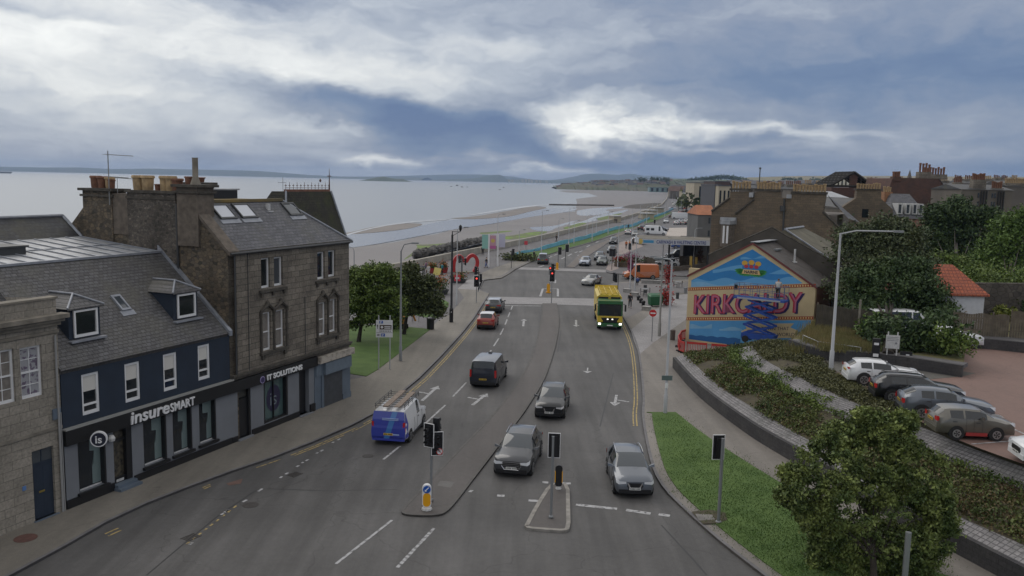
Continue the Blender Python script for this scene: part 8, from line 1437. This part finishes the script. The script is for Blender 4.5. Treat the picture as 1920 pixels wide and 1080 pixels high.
b = MB(); b.box(f(1720), f(1743), .5, 2, g(334), g(322)); s_ = b.build('chimney_stack', ASHLAR, t); pots(s_, f(1720), f(1743), 1, g(322), 4, 1.6, .22, POT_R); b = MB(); b.box(f(1757), f(1799), 6, 8, g(335), g(325)); s_ = b.build('chimney_stack', ASHLAR, t); pots(s_, f(1757), f(1799), 7, g(325), 8, 1.4, .22, POT_R)
b = MB(); b.box(f(1669), f(1684), -.2, 1.2, g(340), g(332)); s_ = b.build('chimney_stack', BRICK_R, t); pots(s_, f(1670), f(1684), .5, g(332), 3, 1.0, .3, POT_R)
t, L = oriented('dormered_house', 'slate roofed house with a row of four white dormers', 'building', 1676, 1742, 140, 4); f = lambda px: (px - 1676) / 66. * L; g = lambda py: zpx(1710, py, 140) - 4
b = MB(); b.box(0, L, 0, 9, 0, g(410)); b.build('wall', mat('pink_harl', (.28, .14, .11), .8, var=.1), t); b = MB(); b.add([(-.3, -.3, g(410)), (L + .3, -.3, g(410)), (f(1726), 4.5, g(364)), (f(1690), 4.5, g(364)), (L + .3, 9, g(410)), (-.3, 9, g(410))], [(0, 1, 2, 3), (1, 4, 2), (3, 2, 4, 5), (0, 3, 5)]); rf = b.build('roof', SLATE, t)
for k, px in enumerate((1684, 1699, 1712, 1723)): b = MB(); b.box(f(px), f(px + 9), .2, 2.4, g(402), g(382)); d_ = b.build('dormer', WHITE_D, rf); b = MB(); b.box(f(px) + .12, f(px + 9) - .25, .17, .199, g(400), g(384)); b.build('dormer_window', GLASS_D, d_)
b = MB(); b.box(f(1681), f(1696), 5, 6.5, g(392), g(361)); s_ = b.build('chimney_stack', mat('orange_brick', (.28, .14, .07), .8, var=.2), t); pots(s_, f(1681), f(1696), 5.7, g(361), 4, .9, .2)
for (p0, p1, Y, z0, top, eave, nm, lab, m, st_) in [(1800, 1895, 150, 3, 352, 356, 'rear_tenement', 'brown rear tenement with dark drainpipes and crowded chimneys', BRN, [(1826, 1850, 337), (1864, 1884, 352)]), (1776, 1826, 178, 3, 357, 360, 'brick_tenement', 'low dark brick block behind the tree tops', BRICK_R, [(1790, 1806, 342)]), (1884, 1960, 190, 3, 345, 350, 'long_tenement', 'long grey tenement with a continuous line of chimney pots at the right edge', BRN, [(1886, 1955, 344)])]:
 t, L = oriented(nm, lab, 'building', p0, p1, Y, z0); f = lambda px: (px - p0) / (p1 - p0) * L; g = lambda py: zpx((p0 + p1) / 2, py, Y) - z0
 b = MB(); b.box(0, L, 0, 11, 0, g(eave)); b.build('wall', m, t); b = MB(); b.add([(-.2, -.2, g(eave)), (L + .2, -.2, g(eave)), (L + .2, 5.5, g(top - 6)), (-.2, 5.5, g(top - 6)), (L + .2, 11.2, g(eave)), (-.2, 11.2, g(eave))], [(0, 1, 2, 3), (3, 2, 4, 5), (0, 3, 5), (1, 4, 2)]); b.build('roof', SLATE_D, t)
 for a, c, tp in st_: b = MB(); b.box(f(a), f(c), 1, 2.3, g(eave + 3), g(tp)); s_ = b.build('chimney_stack', ASHLAR, t); pots(s_, f(a), f(c), 1.6, g(tp), max(4, int((c - a) / 3.4)), 1.1, .2, POT_R if nm != 'long_tenement' else POT_Y)
 if nm == 'rear_tenement':
  b = MB()
  for px in (1836, 1841, 1846, 1868, 1873, 1878): b.tube([(f(px), -.2, g(405)), (f(px), -.2, g(358))], .14, 5)
  b.build('drainpipe', BLACK, t)
  for px in (1830, 1856, 1861):
   for py in (362, 378): b = MB(); b.box(f(px), f(px + 3), -.05, 0, g(py + 9), g(py)); b.build('window', GLASS_D, t)
sk = [(1640, 1672, 210, 347, 'slate roof'), (1745, 1790, 230, 341, 'grey roof'), (1800, 1835, 240, 338, 'brown roof'), (1838, 1870, 260, 338, 'slate roof'), (1872, 1900, 280, 337, 'grey roof'), (1905, 1950, 300, 337, 'brown roof'), (1480, 1510, 240, 349, 'slate roof'), (1515, 1550, 260, 347, 'grey roof'), (1440, 1475, 300, 348, 'brown roof'), (1395, 1432, 330, 347, 'slate roof'), (1630, 1650, 300, 341, 'grey roof'), (1684, 1700, 320, 338, 'slate roof')]
for i, (p0, p1, Y, top, kind) in enumerate(sk):
 t, L = oriented('town_house', 'skyline house with %s and chimneys, %s from the left of the far roofs' % (kind, nth(sorted([q[0] for q in sk]).index(p0))), 'house', p0, p1, Y, 0, 0, 'roofs on the town skyline'); g = lambda py: zpx((p0 + p1) / 2, py, Y); b = MB(); b.box(0, L, 0, 10, 0, g(top + 6)); b.build('wall', [BRN, GRYR, SAND1][i % 3], t)
 b = MB(); b.add([(-.3, -.3, g(top + 6)), (L + .3, -.3, g(top + 6)), (L, 5, g(top)), (0, 5, g(top)), (L + .3, 10.3, g(top + 6)), (-.3, 10.3, g(top + 6))], [(0, 1, 2, 3), (3, 2, 4, 5), (0, 3, 5), (1, 4, 2)]); b.build('roof', SLATE_D, t)
 for xx in (.1, L - 2.2): b = MB(); b.box(xx, xx + 2.1, 4, 6, g(top + 2), g(top - 3)); s_ = b.build('chimney_stack', ASHLAR, t); pots(s_, xx, xx + 2.1, 5, g(top - 3), 4, 1.0, .2, [POT_R, POT_Y][i % 2])
t, L = oriented('orange_roofed_house', 'grey harled house end with orange pantile roof beside the stone tenement', 'house', 1309, 1345, 150, 0); g = lambda py: zpx(1325, py, 150); b = MB(); b.box(0, L, 0, 9, 0, g(403)); b.build('wall', mat('grey_harl', (.13, .13, .13), .9, var=.15, scale=.4), t)
b = MB(); b.add([(-.2, -.2, g(403)), (L, -.2, g(403)), (L, 5, g(386)), (.5, 5, g(386)), (L, 9.2, g(403)), (-.2, 9.2, g(403))], [(0, 1, 2, 3), (3, 2, 4, 5), (0, 3, 5)]); b.build('roof', mat('orange_tiles', (.32, .12, .055), .8, var=.2, scale=1), t); [MB().box((px - 1309) / 36 * L, (px - 1305.5) / 36 * L, -.06, 0, g(py + 11), g(py)).build('window', GLASS_B, t) for px, py in ((1329, 408), (1329, 432))]
def block(p0, p1, Y, top, label, m, slots=0, m2=None, depth=25, group=None, name='apartment_block', zb=0, roof=None):
 t, L = oriented(name, label, 'building', p0, p1, Y, zb, 0, group); h_ = zpx((p0 + p1) / 2, top, Y) - zb; b = MB(); b.box(0, L, 0, depth, 0, h_); b.build('wall', m, t)
 b = MB(); b.box(-.2, L + .2, -.2, depth + .2, h_, h_ + .4) if not roof else b.add([(-.3, -.3, h_), (L + .3, -.3, h_), (L + .3, depth / 2, h_ + roof), (-.3, depth / 2, h_ + roof), (L + .3, depth, h_), (-.3, depth, h_)], [(0, 1, 2, 3), (3, 2, 4, 5), (0, 3, 5), (1, 4, 2)]); b.build('roof', m2 or GRN_R, t)
 n = slots
 for k in range(n):
  x = L * (k + .5) / n; b = MB(); b.box(x - L / n * .22, x + L / n * .22, -.08, 0, h_ * .15, h_ * .88); b.build('window_bay', GLASS_D, t)
 return t
block(1299, 1334, 520, 343.5, 'pale cream apartment block with a dark central recess', CRMR, 1); block(1345, 1368, 330, 349, 'tall buff panelled block beside the dark one', CRMR, 3); block(1338, 1349, 335, 347, 'dark grey tower block left of the buff one', mat('dark_clad', (.06, .06, .07), .7), 0); block(1338, 1366, 420, 341, 'brown topped block behind the buff tower', mat('brown_clad', (.08, .05, .045), .8), 0)
block(1304, 1336, 640, 355, 'low pinkish white building below the cream block', WHT, 5, REDR); block(1216, 1275, 1500, 351.8, 'long glassy pale green building along the bay head', mat('green_glass_wall', (.16, .24, .24), .3), 6, GRN_R, 20, name='leisure_building'); block(1280, 1300, 1100, 350, 'small dark building right of the long green one', BRN, 3)
for i, (p0, p1, Y, tp) in enumerate([(1372, 1392, 420, 344), (1396, 1416, 480, 342), (1418, 1440, 520, 343), (1444, 1462, 450, 345), (1466, 1490, 560, 342), (1500, 1530, 600, 341), (1535, 1560, 520, 343), (1640, 1660, 520, 343), (1350, 1370, 640, 342)]): block(p0, p1, Y, tp + 3, '%s far block, %s from the left behind the yellow chimney pots' % (['white', 'grey', 'brown', 'cream'][i % 4], lab_f[i]), [WHT, GRYR, BRN, CRMR][i % 4], 4, GRN_R, 20, 'far blocks over the chimney pots', roof=2.5)
hp0 = None
def house_proto(m1, m2, name='hillside_house'):
 t = thing(name, 'tiny far house among the rows on the headland hillside', 'house', (0, 0, 0), 0, 'houses on the far hillside'); b = MB(); b.box(-7, 7, -4.5, 4.5, -4, 5); b.build('wall', m1, t); b = MB(); b.add([(-7.3, -4.8, 5), (7.3, -4.8, 5), (7.3, 0, 9), (-7.3, 0, 9), (7.3, 4.8, 5), (-7.3, 4.8, 5)], [(0, 1, 2, 3), (3, 2, 4, 5), (0, 3, 5), (1, 4, 2)]); b.build('roof', m2, t); return t
protos = [house_proto(*q) for q in ((WHT, GRN_R), (CRMR, REDR), (BRN, REDR), (GRYR, GRN_R), (BRN, GRN_R))]; used = [False] * 5
def place(i, loc, rz, label, grp):
 if not used[i]: used[i] = True; r = protos[i]; r.location = loc; r.rotation_euler = (0, 0, rz)
 else: r = copy_thing(protos[i], loc, rz)
 r['label'] = label; r['group'] = grp; return r
cols = ['white walled', 'cream walled red roofed', 'brown red roofed', 'grey walled', 'brown']
hx = sorted(random.uniform(1046, 1256) for _ in range(118))
for k in range(118):
 px = hx[k]; f = random.random(); Yh = 2080 + 120 * f; zt = atY(px, 0, 1).z; top = float(np.interp(px, [1050, 1119, 1160, 1215, 1240], [347, 341, 340, 338.5, 338])); py = top + 3.0 + (1 - f) * 8; p = atY(px, py, Yh); i = random.randrange(5); place(i, (p.x, p.y, p.z), random.choice([0, .3, 1.57]), 'tiny %s house on the headland, %s from the left' % (cols[i], nth(k)), 'houses on the headland hillside')
tx = sorted(random.uniform(1284, 1600) for _ in range(130))
for k in range(130):
 px = tx[k]; Yh = random.uniform(330, 1500)
 if px < 1282 + 5000 / Yh: continue
 if Yh < 560 and px < 1380: continue
 p = atY(px, 400, Yh); i = random.randrange(5); place(i, (p.x, p.y, 1.5 + Yh * .004), random.uniform(-.4, .4), 'far %s house behind the tenements, %s from the left' % (cols[i], nth(k)), 'far town houses')
a = at(1198, 457, 4.3); c = at(1343, 461, 4.3); d = c.xy - a.xy; L = d.length; t = thing('car_wash', 'car wash canopy with long white sign band lettered in blue', 'canopy', (a.x, a.y, 0), math.atan2(d.y, d.x))
b = MB(); b.box(0, L, 0, 9, 4.95, 5.2); b.build('canopy_roof', mat('felt_roof', (.17, .155, .13), .9, var=.3, scale=.5), t); b = MB(); b.box(-.05, L + .05, -.1, 0, 4.3, 5.15); fb = b.build('sign_band', mat('sign_white', (.5, .52, .56), .5), t)
b = MB(); b.box(L, L + .1, 0, 9, 4.3, 5.15); b.box(-.1, 0, 0, 9, 4.3, 5.15); b.build('side_band', MATS['sign_white'], t); b = MB(); b.box(.0, L * .04, -.12, -.101, 4.32, 5.13); b.lathe([(.3, -.13), (.3, -.121)], (.35, 0, 4.75), 14, 'y'); b.build('yellow_emblem', MATS['banner_yellow'], fb); b = MB(); b.box(L * .055, L * .19, -.12, -.101, 4.5, 4.95); b.build('blue_patch', mat('patch_blue', (.06, .28, .5), .6), fb)
text_obj('sign_lettering', 'CARWASH & VALETING CENTRE', .78, mat('sign_navy', (.04, .06, .22), .6), fb, (L * .225, -.125, 4.46), depth=.004, offset=.012, fitw=L * .64)
for xx in (L * .42, L * .93): b = MB(); b.box(xx - .15, xx + .15, 3, 3.3, 0, 5); b.build('column', DARKM, t)
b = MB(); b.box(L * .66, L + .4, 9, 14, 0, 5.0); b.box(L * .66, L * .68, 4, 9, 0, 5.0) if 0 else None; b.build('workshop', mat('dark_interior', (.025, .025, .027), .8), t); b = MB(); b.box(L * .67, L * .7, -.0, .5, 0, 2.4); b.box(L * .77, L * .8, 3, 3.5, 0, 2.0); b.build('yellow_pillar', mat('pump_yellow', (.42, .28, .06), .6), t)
small(1279, 466, 175, clB, 'blue tipper truck under the car wash canopy', 5.0, 'v', 2.2, z=.14, group='vehicles in the car wash forecourt'); small(1270, 484, 190, blackp, 'black four by four at the car wash forecourt', 4.4, 'h', 1.8, z=.14, group='vehicles in the car wash forecourt'); small(1236, 497, 180, silver, 'pale silver car behind the forecourt fence', 4.3, z=.14, group='vehicles in the car wash forecourt'); small(1250, 500, 176, whitep, 'white car right of the silver one behind the forecourt fence', 4.3, z=.14, group='vehicles in the car wash forecourt'); small(1197, 457, -60, whitep, 'white car at the left end of the canopy', 4.3, 'h', z=.14, group='vehicles in the car wash forecourt')
fence(at(1274, 500, .13).xy, at(1352, 497, .13).xy, 1.9, .13, 'grey timber fence enclosing the car wash forecourt'); fence(at(1206, 497, .13).xy, at(1228, 502, .13).xy, 1.6, .13, 'short timber fence beside the flower planter')
o = strip('forecourt_wall', L2([(1222, 506), (1260, 510), (1290, 508), (1350, 500)]), 0, .4, .1, .9, STONE, False); tag(o, 'low stone wall in front of the car wash forecourt', 'wall')
def far_tree(px, py, Y, r, label, grp, m=L_DRK):
 p = atY(px, py, Y); t = thing('far_tree', label, 'tree', (p.x, p.y, p.z - r), 0, grp); cl = [tuple(np.array([0, 0, r]) + rng.normal(0, .42, 3) * r * [1.2, 1, .75]) for _ in range(30)]; leafcloud('crown', cl, 7, r * .16, r * .16, m, t, .8); b = MB(); b.tube([(0, 0, -r), (0, 0, r)], r * .06, 5); b.build('trunk', BARK, t)
k = 0
for px in list(range(1288, 1390, 5)):
 top = float(np.interp(px, [1288, 1320, 1336, 1350, 1375, 1388], [336, 332.5, 330, 328.5, 329.5, 333])); far_tree(px, top + 3.5, 2440, 9, 'dark tree on the hill crest, %s from the left of the clump' % nth((px - 1288) // 5), 'dark trees on the hill crest')
for k, (px, py) in enumerate(sorted([(1200, 337), (1207, 336), (1222, 335.5), (1232, 335.5), (1243, 336), (1252, 337), (1470, 336), (1480, 336), (1490, 337), (1500, 337), (1525, 337), (1535, 338), (1450, 341), (1400, 338), (1395, 337), (1646, 337), (1880, 334), (1900, 334)])): far_tree(px, py, 2100, 7, 'dark tree on the far field edge, %s from the left' % nth(k), 'dark trees by the far fields')
fx = sorted(random.uniform(1285, 1560) for _ in range(52))
for i in range(52):
 Yh = random.uniform(350, 1300); px = fx[i]
 if px < 1275 + 4000 / Yh: continue
 p = atY(px, 400, Yh); t = thing('far_tree', 'dark tree among the far town roofs, %s from the left' % nth(i), 'tree', (p.x, p.y, 0), 0, 'trees among the far town roofs'); leafcloud('crown', [tuple(np.array([0, 0, 6]) + rng.normal(0, .4, 3) * 4.5 * [1.2, 1, .8]) for _ in range(22)], 7, .8, .9, random.choice([L_DRK, L_MID, L_OLV]), t, .8); b = MB(); b.tube([(0, 0, 0), (0, 0, 6)], .3, 5); b.build('trunk', BARK, t)
for i, (px, py) in enumerate([(1272, 397), (1280, 399), (1287, 396), (1312, 394), (1318, 388), (1303, 386)]): q = at(px, py, .1); t = thing('street_tree', ['first', 'second', 'third', 'fourth', 'fifth', 'sixth'][i] + ' green street tree beside the far carriageway, counted from the left', 'tree', tuple(q), 0, 'street trees by the far carriageway') ; leafcloud('crown', [tuple(np.array([0, 0, 4.2]) + rng.normal(0, .4, 3) * 1.7 * [1.2, 1, .8]) for _ in range(26)], 9, .3, .3, L_MID, t, .8); b = MB(); b.tube([(0, 0, 0), (0, 0, 4)], .15, 5); b.build('trunk', BARK, t)
p = atY(1705, 335, 420); t = thing('church_spire', 'thin stone church spire on the skyline', 'spire', (p.x, p.y, 0), 0); b = MB(); b.lathe([(1.8, p.z - 2), (.05, zpx(1705, 318, 420))], (0, 0, 0), 8); b.build('spire', STONE, t); b = MB(); b.box(-2, 2, -2, 2, 0, p.z - 2); b.build('tower', STONE, t)
p = atY(1423, 355, 190); t = thing('mast', 'single thin mast rising above the tenement chimneys', 'mast', (p.x, p.y, 0), 0); b = MB(); b.tube([(0, 0, 0), (0, 0, zpx(1423, 315, 190))], .12, 5); b.build('pole', DARKM, t); b = MB(); b.box(-.2, .2, -.2, .2, zpx(1423, 317, 190), zpx(1423, 314, 190)); b.build('head', DARKM, t)
for i, (px, tp) in enumerate([(952, 337), (958, 337), (977, 336), (983, 335.5), (989, 335.5), (994, 336.5), (1003, 338), (1010, 338.5), (1022, 339)]): block(px, px + 3.4, 8300, tp, 'hazy tower block across the water, %s from the left' % lab_f[i], CRMR, 0, GRYR, 40, 'tower blocks across the water', name='tower_block')
p = at(2, 324.5, -3.4); t = thing('ship', 'tiny dark ship on the horizon at the left edge', 'ship', tuple(at(4, 325, -3.4)), 0); b = MB(); b.add([(-40, -6, 0), (40, -6, 0), (50, 0, 8), (-42, -6, 8), (40, 6, 0), (-40, 6, 0), (-42, 6, 8)], [(0, 1, 2, 3), (4, 5, 6, 2), (3, 2, 6)]); b.build('hull', DARKM, t); b = MB(); b.box(-38, -20, -5, 5, 8, 20); b.build('bridge', DARKM, t)
for i, (px, py, w_) in enumerate([(1205, 411, 5), (1150, 417, 3), (1228, 398, 5), (1216, 404, 4)]): a = at(px, py, .13); t = thing('promenade_shelter', ['pale shelter by the blue fence', 'low pale kiosk left of the shelters', 'furthest pale shelter on the promenade', 'middle pale shelter on the promenade'][i], 'shelter', tuple(a), .3); b = MB(); b.box(0, w_, 0, 4, 0, 2.2); b.build('wall', CRMR, t); b = MB(); b.box(-.4, w_ + .4, -.5, 4.5, 2.2, 2.5); b.build('roof', WHT, t)
a = at(1003, 457, .13); t = thing('life_ring_post', 'red life ring box by the sea wall above the blue fence', 'post', tuple(at(986, 467, .13)), 0); b = MB(); b.tube([(0, 0, 0), (0, 0, 1.2)], .05, 5); b.build('stem', GREYM, t); b = MB(); b.box(-.35, .35, -.12, .12, .9, 1.7); b.build('box', MATS['notice_red'], t)
hs3 = []
for _ in range(900): px = random.uniform(1045, 1285); f = random.random(); top = float(np.interp(px, [1045, 1119, 1160, 1215, 1285], [348, 341.5, 340.5, 339, 339])); p = atY(px, top + 1.5 + (1 - f) * 11, 2060 + 130 * f); hs3.append((p.x, p.y, p.z))
struct(leafcloud('headland_scrub', hs3, 8, (5, 5, 1.6), 2.6, L_DRK), 'stuff')
ex = sorted(random.uniform(1264, 1302) for _ in range(44))
for k in range(44):
 Yh = random.uniform(850, 1700); p = atY(ex[k], 400, Yh); i = random.randrange(5); place(i, (p.x, p.y, 1.0 + Yh * .002), random.uniform(-.4, .4), 'far %s building beyond the seafront car park, %s from the left' % (cols[i], nth(k)), 'far seafront buildings')
